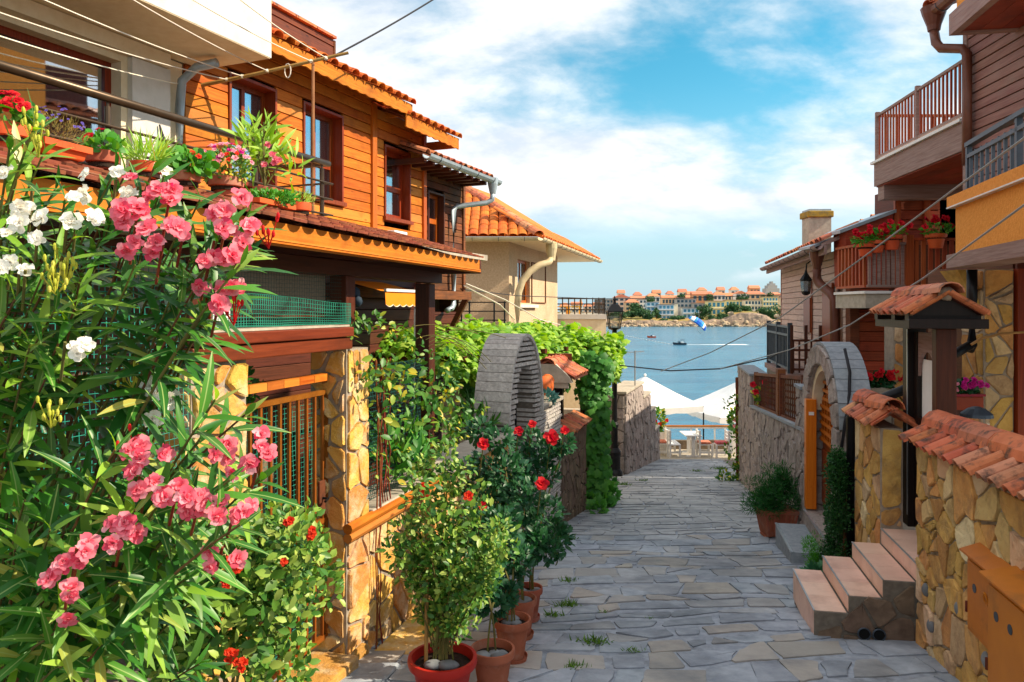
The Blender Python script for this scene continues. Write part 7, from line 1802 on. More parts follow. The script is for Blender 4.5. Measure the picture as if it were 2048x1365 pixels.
# ================================================================== sea terrace: furniture and parasols
TZ = -3.42
box('terrace_floor', WFR, (2.9, 9, 25.2, 27.5, TZ - .3, TZ), M['concrete'], kind='structure', label='pale terrace floor at the end of the lane')
box('lower_terrace', WFR, (0, 14, 27.75, 36, -5.8, -5.42), M['concrete'], kind='structure', label='lower terrace under the parasols')
def terrace_rail():
    rt = root('terrace_rail', 'white terrace railing with an orange wooden handrail in front of the sea', 'railing', (6, 27.2, TZ))
    p0 = P(1308, 852, 27.2); p1 = P(1476, 861, 27.2)
    fr = Fr((p0.x, 27.2, 0), (1, 0)); L_ = p1.x - p0.x + .6
    box('handrail', fr, (-.3, L_, -.04, .04, p0.z - .03, p0.z + .02), M['wood_orange'], rt); box('under_rail', fr, (-.3, L_, -.03, .03, p0.z - .10, p0.z - .035), M['white_paint'], rt)
    for a in (.0, .55, 1.35, 2.2, 3.0): box('post', fr, (a - .025, a + .025, -.025, .025, TZ, p0.z - .10), M['white_paint'], rt)
    box('kerb_wall', fr, (-.3, L_, -.02, .14, TZ, TZ + .32), M['stone_dark'], rt)
terrace_rail()
def chair(x, y, face, label, cushion=True, w=.42):
    """white timber chair; face=+1 looks to +x"""
    rt = root('white_chair', label, 'chair', (x, y, TZ), 'white timber chairs on the sea terrace'); m = M['white_paint']; h = w / 2
    for (dx, top) in ((-face * h, .92), (face * h, .42)):
        for dy in (-h, h): box('leg', WFR, (x + dx - .03, x + dx + .03, y + dy - .03, y + dy + .03, TZ, TZ + top), m, rt)
    for i in range(4): box('seat_slat', WFR, (x - h, x + h, y - h + i * w / 4, y - h + (i + 1) * w / 4 - .012, TZ + .42, TZ + .45), m, rt)
    for i in range(3): box('back_slat', WFR, (x - face * h - .015, x - face * h + .015, y - h, y + h, TZ + .56 + i * .12, TZ + .65 + i * .12), m, rt)
    for dy in (-h, h): box('stretcher', WFR, (x - h, x + h, y + dy - .012, y + dy + .012, TZ + .14, TZ + .20), m, rt)
    if cushion:
        rc = obj('seat_cushion', MB().box(WFR, x - h + .02, x + h - .02, y - h + .01, y + h - .01, TZ + .455, TZ + .53), M['cushion'], None, bevel=.02, label='red patterned cushion on the ' + label, cat='cushion', group='red seat cushions on the white chairs')
X = lambda px, d: (px - 1024) / FPX * d
chair(X(1323, 25.7), 25.9, -1, 'white chair pushed against the stepped boundary wall')
chair(X(1414, 25.4), 25.75, 1, 'white chair on the far side of the white table')
chair(X(1447, 25.4), 25.7, -1, 'white chair with its back to the white table')
def bench():
    x0 = X(1338, 25.6); rt = root('white_bench', 'white slatted bench facing the white table', 'bench', (x0 + .25, 25.9, TZ)); m = M['white_paint']
    for (dx, top) in ((.03, .92), (.36, .42)):
        for y in (25.55, 26.35): box('leg', WFR, (x0 + dx - .03, x0 + dx + .03, y - .03, y + .03, TZ, TZ + top), m, rt)
    for i in range(4): box('seat_slat', WFR, (x0 + i * .1, x0 + i * .1 + .088, 25.5, 26.42, TZ + .42, TZ + .45), m, rt)
    for i in range(3): box('back_slat', WFR, (x0 + .0, x0 + .025, 25.5, 26.42, TZ + .56 + i * .12, TZ + .65 + i * .12), m, rt)
    for y in (25.55, 26.35): box('stretcher', WFR, (x0 + .05, x0 + .34, y - .012, y + .012, TZ + .14, TZ + .2), m, rt)
bench()
def table():
    x = X(1383, 25.9); rt = root('white_table', 'white slatted table between the bench and the red-cushioned chairs', 'table', (x, 26, TZ)); m = M['white_paint']
    for i in range(5): box('top_slat', WFR, (x - .28 + i * .113, x - .28 + i * .113 + .10, 25.5, 26.5, TZ + .72, TZ + .755), m, rt)
    for y in (25.65, 26.3):
        box('leg', WFR, (x - .06, x + .06, y - .035, y + .035, TZ + .05, TZ + .718), m, rt); box('foot', WFR, (x - .24, x + .24, y - .04, y + .04, TZ, TZ + .05), m, rt)
table()
def parasol(px, py, d, half, drop, label, polepx):
    c = P(px, py, d); rt = root('parasol', label, 'parasol', (c.x, d, -5.42), 'white square parasols by the sea')
    hz = c.z - drop; n = 4; rot = R(12)
    cor = [Vector((c.x + half * math.sqrt(2) * math.cos(rot + math.pi / 4 + i * math.pi / 2), d + half * math.sqrt(2) * math.sin(rot + math.pi / 4 + i * math.pi / 2), hz)) for i in range(4)]
    for i in range(4):
        A, B_ = cor[i], cor[(i + 1) % 4]; mb = MB(); k = 6
        for r in range(k + 1):
            for q in range(k + 1):
                p = c.lerp(A.lerp(B_, q / k), r / k); sag = .10 * math.sin(math.pi * q / k) * (r / k) * (1 - .5 * r / k) + .03 * math.sin(math.pi * r / k); mb.v.append(p - Vector((0, 0, sag)))
        for r in range(k):
            for q in range(k): mb.f.append((r*(k+1)+q, r*(k+1)+q+1, (r+1)*(k+1)+q+1, (r+1)*(k+1)+q))
        obj('canopy_panel', mb, M['white_cloth'], rt, smooth=True)
        mb = MB(); 
        for q in range(13): p = A.lerp(B_, q / 12); s = .10 * math.sin(math.pi * q / 12) * .5; mb.v += [p - Vector((0, 0, s)), p - Vector((0, 0, s + .24 + .02 * math.sin(q * 2.1)))]
        for q in range(12): mb.f.append((2*q, 2*q+2, 2*q+3, 2*q+1))
        obj('valance', mb, M['white_cloth'], rt)
        obj('rib', MB().tube([c - Vector((0, 0, .06)), A - Vector((0, 0, .04))], .02, 5), M['iron_grey'], rt)
    obj('pole', MB().tube([(c.x, d, -5.42), (c.x, d, c.z + .08)], .035, 8), M['iron_black'], rt); obj('finial', MB().ball((c.x, d, c.z + .05), .06), M['white_cloth'], rt)
parasol(1290, 753, 31, 1.75, 1.05, 'white square parasol beside the stepped wall', 0)
parasol(1478, 762, 32, 1.85, 1.25, 'white square parasol half hidden by the granite wall', 0)
obj('shade_pole', MB().tube([P(1407, 915, 30), P(1407, 826, 30)], .03, 6), M['iron_black'], label='thin dark pole standing behind the terrace railing', cat='pole')
# planter boxes at the ends of the terrace
for (px, lab) in ((1318, 'white planter box with orange flowers by the stepped wall'), (1470, 'white planter box with pale flowers by the rusty pole')):
    p = P(px, 870, 26.4); rt = root('planter_box', lab, 'planter', (p.x, 26.4, TZ)); box('box', WFR, (p.x - .14, p.x + .14, 26.2, 26.6, TZ, TZ + .75), M['white_paint'], rt)
    lv = Leaves(); q, u = blob((p.x, 26.4, TZ + 1.15), (.2, .2, .42), 200); lv.add('oval', q, u + unit(200) * .5, unit(200), .12 + .06 * rng.random(200)); obj('foliage', lv.mesh(), M['vine'], rt, kind='stuff')
    fm = flower_mesh('flower', M['redorange'] if px < 1400 else M['palepink'])
    for k in range(5): place(fm, 'flower', rt, (p.x + .14 * rng.normal() * .7, 26.2, TZ + .95 + .3 * rng.random()), (0, -1, .4), .07)
# ================================================================== PLANTS
FL = {k: [flower_mesh('flower', M[k], seed=i) for i in range(3)] for k in ('pink', 'white', 'red', 'redorange', 'magenta', 'palepink')}
LEAF_OLE = one_leaf('lance', M['ole_obj']); LEAF_OLY = one_leaf('lance', M['ole_light'])
def oleander(name, label, base, tips, flowers, fcol, n_obj, nleaf=24, size=(.11, .165), light=.25, buds=()):
    rt = root(name, label, 'shrub', base); base = Vector(base)
    allv = []
    for ti, (px, py, d) in enumerate(tips):
        tip = P(px, py, d); b0 = base + Vector((random.uniform(-.15, .15), random.uniform(-.1, .1), 0))
        mid = b0.lerp(tip, .5) + Vector((random.uniform(-.2, .05), random.uniform(.0, .25), .12 + .2 * max(0, tip.z)))
        pts = bez(b0, mid, tip, 14); obj('stem', MB().tube(pts, .007, 6, r2=.0025), M['stem_brown'] if ti % 3 == 0 else M['stem'], rt)
        for k in range(nleaf):
            t = 1 - .30 * (k / nleaf) ** 1.2; f = t * 14; i = min(int(f), 13); p = pts[i].lerp(pts[i + 1], f - i); ax = (pts[i + 1] - pts[i]).normalized()
            ang = (k % 3) * 2.094 + (k // 3) * .9 + random.uniform(-.3, .3)
            x = ax.cross(Vector((.3, .2, 1))).normalized(); y = ax.cross(x)
            open_ = .35 + .95 * min(1, k / 10) + random.uniform(-.2, .2)
            D = ax * math.cos(open_) + (x * math.cos(ang) + y * math.sin(ang)) * math.sin(open_) + Vector((0, 0, -.12 - .25 * min(1, k / nleaf)))
            N_ = ax + Vector((.25, -.2, .6)) * .7
            allv.append((p, D, N_, random.uniform(*size) * (.62 if k < 4 else 1), d))
    allv.sort(key=lambda q: q[0].y - .25 * random.random() - (q[3] * 2))
    me = [LEAF_OLE, LEAF_OLY]
    for (p, D, N_, s, d) in allv[:n_obj]:
        m = Matrix(orient(np.array([D]), np.array([N_]))[0].tolist()).to_4x4(); m = m @ Matrix.Diagonal((s * random.uniform(.75, 1.1), s, s * random.uniform(.2, 1.6), 1)); m.translation = p
        link(bpy.data.objects.new('leaf', me[random.random() < light]), rt, m)
    rest = allv[n_obj:]
    if rest:
        lv = Leaves(); lv.add('lance', np.array([q[0] for q in rest]), np.array([q[1] for q in rest]), np.array([q[2] for q in rest]), np.array([q[3] for q in rest]), .85 + .4 * rng.random(len(rest)))
        obj('foliage', lv.mesh(), M['ole'], rt, kind='stuff')
    for (px, py, d, n) in flowers:
        c = P(px, py, d)
        for k in range(n):
            o = Vector((rng.normal() * .026, rng.normal() * .02, rng.normal() * .024)); dr = Vector((.35, -1, .35)) + o * 14
            place(random.choice(FL[fcol]), 'flower', rt, c + o, dr, random.uniform(.017, .026) * d / 1.75)
        obj('flower_stalk', MB().tube([c + Vector((0, .01, -.0)), c + Vector((-.04, .06, -.09))], .0035, 5), M['stem_red'] if fcol == 'pink' else M['stem'], rt)
    for (px, py, d, n) in buds:
        c = P(px, py, d); mb = MB()
        for k in range(n):
            q = c + Vector((rng.normal() * .02, rng.normal() * .01, rng.normal() * .02)); mb.ball(q, .0045, 6, 5, (1, 1, 2.0))
            mb.tube([q, c + Vector((-.01, .02, -.05))], .0015, 4)
        obj('buds', mb, M['bud'] if fcol == 'white' else M['red'], rt)
    return rt
D0 = lambda: random.uniform(-.12, .12)
tp = [(250, 350), (330, 345), (400, 400), (300, 420), (450, 450), (500, 500), (380, 520), (270, 530), (200, 480), (440, 570), (340, 600), (500, 420), (160, 560), (400, 640), (130, 700), (90, 760), (350, 480), (420, 470), (310, 330), (480, 530), (230, 420), (390, 575), (470, 480)]
tips = [(x, y, 1.85 + D0()) for x, y in tp]
lp = [(430, 800), (490, 830), (400, 880), (290, 930), (230, 900), (520, 960), (460, 960), (180, 980), (120, 930), (360, 1080), (430, 1120), (300, 1100), (240, 1160), (170, 1130), (100, 1060), (50, 1000), (30, 1100), (90, 1180), (160, 1240), (60, 1260), (20, 1330), (130, 1330), (220, 1280), (300, 1200), (370, 1160), (270, 1020), (200, 1060), (340, 980), (480, 1050), (400, 1010), (20, 900), (150, 1190), (60, 1150)]
tips += [(x, y, 1.75 + D0() * 1.3) for x, y in lp]
tips += [(random.uniform(0, 430), random.uniform(950, 1340), 2.15 + D0()) for i in range(24)]
pf = [(275, 398, 1.72, 4), (335, 398, 1.75, 4), (268, 447, 1.72, 4), (322, 488, 1.72, 5), (365, 455, 1.75, 3), (415, 523, 1.75, 3), (436, 600, 1.78, 3), (455, 420, 1.75, 4), (482, 470, 1.75, 5), (425, 482, 1.78, 3), (455, 560, 1.8, 3),
      (282, 918, 1.70, 5), (290, 970, 1.68, 3), (350, 985, 1.65, 5), (395, 1005, 1.65, 6), (440, 890, 1.75, 4), (520, 912, 1.75, 5), (465, 1030, 1.68, 5), (442, 1098, 1.7, 3), (240, 1068, 1.62, 6), (148, 1100, 1.6, 4), (145, 1145, 1.6, 5), (130, 1185, 1.6, 4)]
oleander('oleander_shrub', 'large oleander with clusters of pink double flowers beside the lane', (-1.62, 2.15, zr(2.2)), tips, pf, 'pink', 285, 19, buds=((540, 455, 1.8, 8), (270, 890, 1.72, 10), (470, 610, 1.8, 6)))
wt = [(40, 330), (110, 380), (60, 430), (150, 470), (20, 500), (90, 540), (30, 600), (110, 620), (60, 690), (20, 740), (130, 400), (230, 340), (10, 420), (70, 250), (20, 290), (110, 480), (50, 560), (0, 660), (150, 620), (90, 300)]
wf = [(58, 383, 1.7, 2), (72, 440, 1.68, 3), (128, 452, 1.68, 3), (150, 420, 1.7, 1), (35, 515, 1.68, 2), (125, 685, 1.66, 3), (312, 782, 1.9, 2), (308, 806, 1.9, 2), (228, 358, 1.75, 3), (272, 372, 1.8, 2), (45, 540, 1.66, 2)]
oleander('oleander_shrub', 'oleander with white flowers and yellow buds reaching over the net', (-1.85, 2.2, zr(2.2)), [(x, y, 1.82 + D0()) for x, y in wt] + [(310, 860, 2.0), (270, 840, 2.05)], wf, 'white', 200, 18, light=.5, buds=((110, 545, 1.68, 14), (130, 530, 1.7, 12), (75, 268, 1.7, 10), (60, 235, 1.75, 8), (265, 740, 1.9, 8), (100, 815, 1.7, 10)))
# ---- rose bushes made of many leaflets
def leafy(lv, c, r, n, size, tm='oval', out=.8, up=.3, hollow=.3, wid=None, light=(.4, -.4, .8)):
    p, u = blob(c, r, n, hollow)
    lv.add(tm, p, u * out + unit(n) * .6 + [0, 0, up], u * .6 + np.array(light) + unit(n) * .5, size * (.7 + .6 * rng.random(n)), wid)
def rose_shrub():
    base = Vector((-1.12, 3.3, zr(3.3))); rt = root('rose_shrub', 'sprawling small-leaved rose with tiny red blooms in front of the iron gate', 'shrub', base)
    lv = Leaves()
    for i in range(75):
        px = rng.uniform(255, 610); py = rng.uniform(1060, 1350); lim = 1030 + max(0, (380 - px)) * .6 + max(0, px - 560) * 1.2
        if py < lim: py = lim + 20
        d = 3.0 + .3 * rng.random(); leafy(lv, P(px, py, d), (.11, .11, .11), 62, .040)
    for (px, py) in ((560, 1045), (600, 1080), (630, 1120), (520, 1040), (640, 1150), (470, 1050), (610, 1040), (650, 1180)): leafy(lv, P(px, py, 3.4), (.1, .1, .09), 50, .042)
    obj('foliage', lv.mesh(), M['rose'], rt, kind='stuff')
    me = one_leaf('oval', M['rose'])
    for i in range(160):
        px = rng.uniform(270, 600); py = rng.uniform(1110, 1340); p = P(px, py, 2.85 + .1 * rng.random())
        m = Matrix(orient(np.array([[rng.normal(), -.4, rng.normal()]]), np.array([[.5, -.6, .7]]) + .4 * rng.normal(size=(1, 3)))[0].tolist()).to_4x4(); m.translation = p
        link(bpy.data.objects.new('leaf', me), rt, m @ Matrix.Scale(.045 + .02 * rng.random(), 4))
    for i in range(12):
        t = P(rng.uniform(300, 620), rng.uniform(1050, 1250), 3.15); obj('stem', MB().tube(bez(base + Vector((rng.uniform(-.3, .2), 0, 0)), base.lerp(t, .5) + Vector((0, 0, .2)), t), .006, 5), M['stem'], rt)
    for (px, py, n) in ((455, 1130, 4), (475, 1140, 4), (480, 1325, 5), (465, 1310, 4), (575, 1045, 2), (628, 1062, 3), (622, 1075, 2), (560, 1125, 1), (445, 1170, 2)):
        for k in range(n): place(random.choice(FL['redorange']), 'flower', rt, P(px + rng.normal() * 7, py + rng.normal() * 7, 2.85), (.4, -1, .4), .016)
rose_shrub()
# ---- pots
def pot_prof(r, h, rim=.035): return [(r * .62, 0), (r * .64, .01), (r * .88, h * .78), (r * .90, h - rim * 1.4), (r * 1.02, h - rim * 1.3), (r * 1.05, h - rim * .6), (r * 1.03, h), (r * .93, h), (r * .88, h - .03), (r * .86, h - .05)]
def pot(rt, c, r, h, mat, saucer=False, pebbles=0, name='pot'):
    c = Vector(c); o = obj(name, MB().lathe(c, pot_prof(r, h), 28), mat, rt); smooth_by_angle(o, 35)
    obj('soil', MB().tube([c + Vector((0, 0, h - .07)), c + Vector((0, 0, h - .045))], r * .86, 20), M['soil'], rt)
    if saucer: s = obj('saucer', MB().lathe(c + Vector((0, 0, -.0)), [(r * .8, 0), (r * .86, .03), (r * .82, .03), (r * .76, .012)], 24), mat, rt)
    for k in range(pebbles):
        a = rng.random() * 6.28; q = r * .6 * rng.random() ** .5; obj('pebble', MB().ball(c + Vector((q * math.cos(a), q * math.sin(a), h - .035)), .03 + .015 * rng.random(), 8, 6, (1.3, 1, .6), .08, k), M['pebble'], rt, smooth=True)
def gz(x, y): return zr(y) + .022
def potted_rose_front():
    c = Vector((-.375, 4.05, 0)); c.z = gz(0, 4.05) + .03
    rt = root('potted_rose', 'sunlit yellow-green rose tied to a cane in a bright red pot', 'potted plant', c, 'potted roses along the garden wall')
    pot(rt, c, .18, .27, M['terracotta_red'], pebbles=3)
    obj('cane', MB().tube([c + Vector((-.09, .0, .2)), c + Vector((-.08, .02, 1.15))], .011, 7), M['bamboo'], rt)
    lv = Leaves()
    for (px, py) in ((800, 1060), (830, 965), (850, 935), (885, 908), (930, 935), (958, 990), (1000, 1050), (1012, 1092), (985, 1140), (940, 1180), (870, 1000), (900, 1060), (820, 1120), (960, 1090), (910, 970), (860, 1100), (930, 1040), (980, 1065), (792, 1100), (890, 1190), (850, 1225), (930, 1245), (945, 1130), (840, 1040), (905, 1130)):
        tip = P(px + rng.normal() * 6, py, 4.1 + .14 * rng.normal()); q = bez(c + Vector((rng.uniform(-.05, .05), 0, .28)), c.lerp(tip, .55) + Vector((0, 0, .22)), tip, 8)
        obj('stem', MB().tube(q, .0045, 5, r2=.002), M['stem'], rt)
        for t in q[4:]: leafy(lv, t, (.062, .062, .055), 30, .034, hollow=.15)
    for (px, py) in ((865, 935), (885, 915), (840, 960), (905, 945), (990, 1100), (1005, 1060), (970, 1130), (805, 1060), (815, 1110), (940, 1210), (900, 1240), (870, 1230), (930, 1170), (960, 1190), (880, 1180), (840, 1170), (915, 1260), (885, 1280), (935, 1245), (855, 1205), (980, 1160)): leafy(lv, P(px, py, 4.12), (.07, .07, .06), 34, .034)
    obj('foliage', lv.mesh(), M['rose'], rt, kind='stuff')
    me = one_leaf('oval', M['rose'])
    for i in range(140):
        p = P(max(-1.8, min(1.8, rng.normal())) * 48 + 897, rng.uniform(960, 1200), 3.92 + .06 * rng.random()); m = Matrix(orient(np.array([[rng.normal(), -.4, rng.normal()]]), np.array([[.5, -.6, .7]]) + .4 * rng.normal(size=(1, 3)))[0].tolist()).to_4x4(); m.translation = p
        link(bpy.data.objects.new('leaf', me), rt, m @ Matrix.Scale(.04 + .015 * rng.random(), 4))
    for i in range(9): t = P(rng.uniform(820, 980), rng.uniform(950, 1120), 4.2); obj('stem', MB().tube(bez(c + Vector((rng.uniform(-.06, .06), 0, .25)), c + Vector((0, 0, .7)), t), .005, 5), M['stem'], rt)
    for (px, py) in ((846, 975), (850, 985), (936, 992)): place(FL['redorange'][0], 'flower', rt, P(px, py, 4.0), (.3, -1, .4), .028)
potted_rose_front()
def dark_rose(x, y, r, h, crown, label, blooms, ped=0):
    c = Vector((x, y, gz(x, y))); rt = root('potted_rose', label, 'potted plant', c, 'potted roses along the garden wall')
    pot(rt, c, r, h, M['terracotta'], True, 4)
    lv = Leaves()
    for (px, py, d, w, n) in crown: leafy(lv, P(px, py, d), (w * 1.3, w * 1.25, w * 1.2), int(n * 3.0), .05)
    obj('foliage', lv.mesh(), M['rose_dark'], rt, kind='stuff')
    for (px, py, d, w, n) in crown[::2]: obj('stem', MB().tube(bez(c + Vector((rng.uniform(-.04, .04), 0, h - .05)), c + Vector((0, 0, h + .35)), P(px, py, d)), .006, 5), M['stem'], rt)
    for (px, py, d, s) in blooms:
        b = place(random.choice(FL['red']), 'flower', rt, P(px, py, d), (.1, -1, .5), s); obj('flower_stalk', MB().tube([P(px, py, d) + Vector((0, .01, 0)), P(px - 8, py + 60, d + .05)], .004, 5), M['stem'], rt)
dark_rose(-.113, 4.35, .125, .25, [(960, 1170, 4.6, .09, 60), (945, 1200, 4.6, .07, 40), (990, 1215, 4.6, .05, 30), (935, 1150, 4.7, .1, 60)], 'dark rose in a terracotta pot with pebbles, the second pot from the viewer', [])
dark_rose(.0, 4.9, .12, .27, [(985, 1110, 5.1, .13, 90), (975, 1170, 4.9, .09, 60), (1010, 1190, 4.9, .06, 40), (1000, 1060, 5.1, .12, 80), (1030, 1120, 5.1, .1, 60), (960, 1060, 5.2, .12, 80), (1010, 1150, 5.1, .08, 50)], 'dark rose in a terracotta pot, the third pot from the viewer', [(965, 1012, 5.0, .03)])
dark_rose(.06, 5.4, .115, .28, [(985, 1000, 5.6, .14, 90), (1010, 950, 5.6, .14, 80), (1050, 1000, 5.5, .13, 80), (1040, 1060, 5.5, .13, 80), (975, 930, 5.7, .12, 60), (960, 860, 5.7, .07, 30), (1000, 880, 5.7, .08, 40), (1070, 1090, 5.4, .09, 60), (1100, 1100, 5.4, .07, 40), (930, 950, 5.8, .12, 60), (970, 1040, 5.6, .14, 90)], 'dark rose with the fullest crown and one low red bloom', [(967, 890, 5.5, .045), (1083, 970, 5.3, .05)])
dark_rose(.13, 5.85, .105, .25, [(1050, 930, 6.0, .12, 60), (1080, 910, 6.0, .1, 50), (1060, 880, 6.0, .08, 30), (1105, 900, 5.9, .07, 30), (1130, 890, 5.9, .06, 30), (1090, 1030, 5.9, .13, 70), (1110, 1080, 5.8, .1, 60), (1040, 970, 6.0, .13, 60), (1100, 950, 5.9, .06, 24)], 'dark tall rose with several red blooms in the farthest pot', [(1037, 863, 5.9, .04), (1064, 850, 5.9, .034), (1102, 878, 5.8, .062), (1128, 862, 5.8, .036)])
# ---- climber over the pillar and net
def climber():
    rt = root('climbing_vine', 'green and yellow climber trailing over the gate pillar and net', 'vine', E(.36, .03, GL(.4)))
    lv = Leaves()
    for i in range(46):
        a = rng.uniform(.05, 1.7); c = 1.36 - .12 * a - abs(rng.normal()) * .42 - max(0, a - 1.0) * .25 * rng.random()
        if a < .3 and c < 1.05: continue
        if c < .34: c = .34 + .3 * rng.random()
        leafy(lv, E(a, .04 + .05 * rng.random(), c), (.10, .09, .10), 13, .046, out=.5, up=-.2)
    for (px, py) in ((700, 640), (720, 650), (690, 670), (740, 640), (770, 650), (800, 665), (830, 680), (850, 710), (880, 800), (920, 830), (900, 770), (930, 840), (895, 720), (950, 815), (880, 900), (905, 860)): leafy(lv, P(px, py, 4.85 + (px - 690) * .0055), (.09, .09, .07), 19, .048, out=.5, up=-.1)
    obj('foliage', lv.mesh(), M['vine'], rt, kind='stuff')
    me = one_leaf('oval', M['vine'])
    for i in range(120):
        a = rng.uniform(.05, 1.6); c = 1.36 - .1 * a - abs(rng.normal()) * .4
        if c < .35 or (a < .3 and c < 1.1): continue
        p = E(a, .12 + .05 * rng.random(), c); m = Matrix(orient(np.array([[rng.normal(), -.3, -.5 + rng.normal() * .5]]), np.array([[.7, -.6, .5]]) + .3 * rng.normal(size=(1, 3)))[0].tolist()).to_4x4(); m.translation = p
        link(bpy.data.objects.new('leaf', me), rt, m @ Matrix.Scale(.06 + .02 * rng.random(), 4))
    for i in range(7):
        a = .36 + .03 * i; pts = [E(a + .02 * rng.normal(), .03, z) for z in np.linspace(GL(.4) if i < 3 else .3, 1.3, 10)]; obj('stem', MB().tube(pts, .006, 5), M['stem_red'], rt)
    for i in range(8):
        a = rng.uniform(.3, 1.4); q = E(a, .06, 1.3 + .2 * rng.random()); obj('tendril', MB().tube(bez(q, q + Vector((.2, .1, .12)), q + Vector((.3 + .3 * rng.random(), .2, -.2 * rng.random()))), .003, 4), M['stem'], rt)
climber()
lv = Leaves()
for (px, py, d, n) in ((800, 880, 5.9, 40), (820, 925, 5.8, 30), (780, 925, 5.7, 30)): leafy(lv, P(px, py, d), (.14, .14, .16), n, .2, 'lance', .6, .7)
obj('strap_leaf_plant', lv.mesh(), M['geranium'], kind='stuff', label='strap-leaved plants crowding behind the green net')
lv = Leaves()
for i in range(40): leafy(lv, E(rng.uniform(-2.9, -1.5), -.5 - .3 * rng.random(), rng.uniform(-.3, .9)), (.2, .2, .2), 14, .16, 'lance', .6, .4)
for i in range(10): leafy(lv, E(rng.uniform(-.9, -.1), -.7, rng.uniform(.9, 1.2)), (.12, .12, .12), 26, .07, 'oval', .6, .4)
obj('shaded_foliage', lv.mesh(), M['ole'], kind='stuff', label='shaded leaves growing inside the veranda behind the nets')
# small oleander behind the wall, by the arch
lv = Leaves(); leafy(lv, P(945, 860, 8.2), (.22, .2, .25), 90, .2, 'lance', 1, .6); obj('young_oleander', lv.mesh(), M['ole'], kind='stuff', label='young oleander leaves behind the wall next to the stone arch')
# ---- flower pots on the veranda roof
def roof_spot(px, b=-.05):
    k = (px - 1024) / FPX; o = E(0, b, 0); t = (k * o.y - o.x) / (.304 - k); y = o.y + t; return Vector((k * y, y, 2.075 + (.33 - b) * .30 + .012))
def roof_pot(px, label, r, h, mat, build, b=-.08, trough=0):
    r, h, trough, b = r * .8, h * .75, trough * .85, b - .12
    c = roof_spot(px, b); rt = root('flower_pot', label, 'flower pot', c, 'flower pots on the veranda roof')
    if trough:
        fr = Fr((c.x, c.y, 0), (.304, 1)); w = trough
        o = obj('trough', MB().hexa([fr(-w * .9, -r * .8, c.z), fr(w * .9, -r * .8, c.z), fr(w * .9, r * .8, c.z), fr(-w * .9, r * .8, c.z), fr(-w, -r, c.z + h), fr(w, -r, c.z + h), fr(w, r, c.z + h), fr(-w, r, c.z + h)]), mat, rt, bevel=.006)
        box('trough_rim', fr, (-w - .008, w + .008, -r - .008, r + .008, c.z + h - .02, c.z + h + .006), mat, rt)
    else: pot(rt, c, r, h, mat)
    build(rt, c + Vector((0, 0, h)))
def mass(mat, n, r, size, tm='round', flowers=(), out=.7, up=.4, dz=.5):
    def f(rt, c):
        lv = Leaves(); leafy(lv, c + Vector((0, 0, r[2] * dz)), r, n, size, tm, out, up); obj('foliage', lv.mesh(), M[mat], rt, kind='stuff')
        for (col, k, s) in flowers:
            for i in range(k):
                u = unit(1)[0]; u[2] = abs(u[2]) * 1.2 + .1; u[1] = -abs(u[1]); p = c + Vector((u[0] * r[0], u[1] * r[1], r[2] * dz + u[2] * r[2])); place(random.choice(FL[col]), 'flower', rt, p, (u[0], u[1] - .4, u[2] + .3), s * random.uniform(.8, 1.2))
    return f
M['lobelia'] = leafmat('lobelia_straw_leaf', ['#8a7a3c', '#a08a48', '#6f7a34', '#b09a50'], .3, .6)
M['violet'] = leafmat('violet_petal', ['#6a5ab0', '#7f6cc4', '#5848a0'], .3, .6); FL['violet'] = [flower_mesh('flower', M['violet'])]
roof_pot(105, 'orange pot of straw-coloured lobelia with violet flowers near the curtained window', .10, .07, M['terracotta_bright'], mass('lobelia', 900, (.13, .10, .085), .02, 'needle', (('violet', 46, .006),), .9, .6), trough=.12)
roof_pot(20, 'pot of bright red geranium at the edge of the balcony', .09, .12, M['terracotta_bright'], mass('geranium', 90, (.09, .08, .06), .04, 'round', (('red', 16, .022),)))
roof_pot(205, 'pot of red geranium with round leaves under the cream wall', .08, .10, M['terracotta'], mass('geranium', 120, (.09, .08, .05), .035, 'round', (('red', 5, .016),)))
roof_pot(292, 'terracotta pot of arching grass-like leaves beside the rain pipe', .085, .10, M['terracotta_bright'], mass('ole_light', 160, (.08, .07, .04), .11, 'needle', (), .8, .8))
roof_pot(370, 'pot of dense green geranium leaves at the foot of the orange planks', .09, .10, M['terracotta'], mass('geranium', 240, (.14, .10, .07), .04, 'round', (('redorange', 3, .016),)))
roof_pot(452, 'pot overflowing with pale pink geraniums and magenta petunias', .11, .13, M['terracotta'], mass('vine', 700, (.15, .12, .10), .026, 'oval', (('palepink', 24, .016), ('magenta', 12, .013), ('redorange', 12, .011))))
def young_ole(rt, c):
    lv = Leaves()
    for i in range(7):
        t = c + Vector((rng.uniform(-.14, .16), rng.uniform(-.05, .1), .16 + .34 * rng.random())); obj('stem', MB().tube([c, c.lerp(t, .5) + Vector((0, 0, .05)), t], .005, 5), M['stem'], rt); leafy(lv, t - Vector((0, 0, .06)), (.06, .06, .10), 20, .13, 'lance', .7, .7)
    obj('foliage', lv.mesh(), M['ole_light'], rt, kind='stuff')
    for i in range(6): place(FL['pink'][i % 3], 'flower', rt, c + Vector((rng.uniform(.0, .2), -.08, .1 + .16 * rng.random())), (.2, -1, .3), .022)
roof_pot(530, 'young pink oleander in a pot at the end of the balcony rail', .09, .12, M['terracotta'], young_ole, b=-.35)
roof_pot(540, 'long orange trough of bright green sedum on the tile edge', .06, .035, M['terracotta_bright'], mass('moss', 620, (.17, .07, .045), .022, 'oval', (), .8, .6), b=.04, trough=.19)
roof_pot(598, 'small orange pot of pale succulents at the foot of the bamboo upright', .085, .085, M['terracotta_bright'], mass('ole_light', 150, (.09, .08, .035), .05, 'needle', (), .8, .8), b=.03)
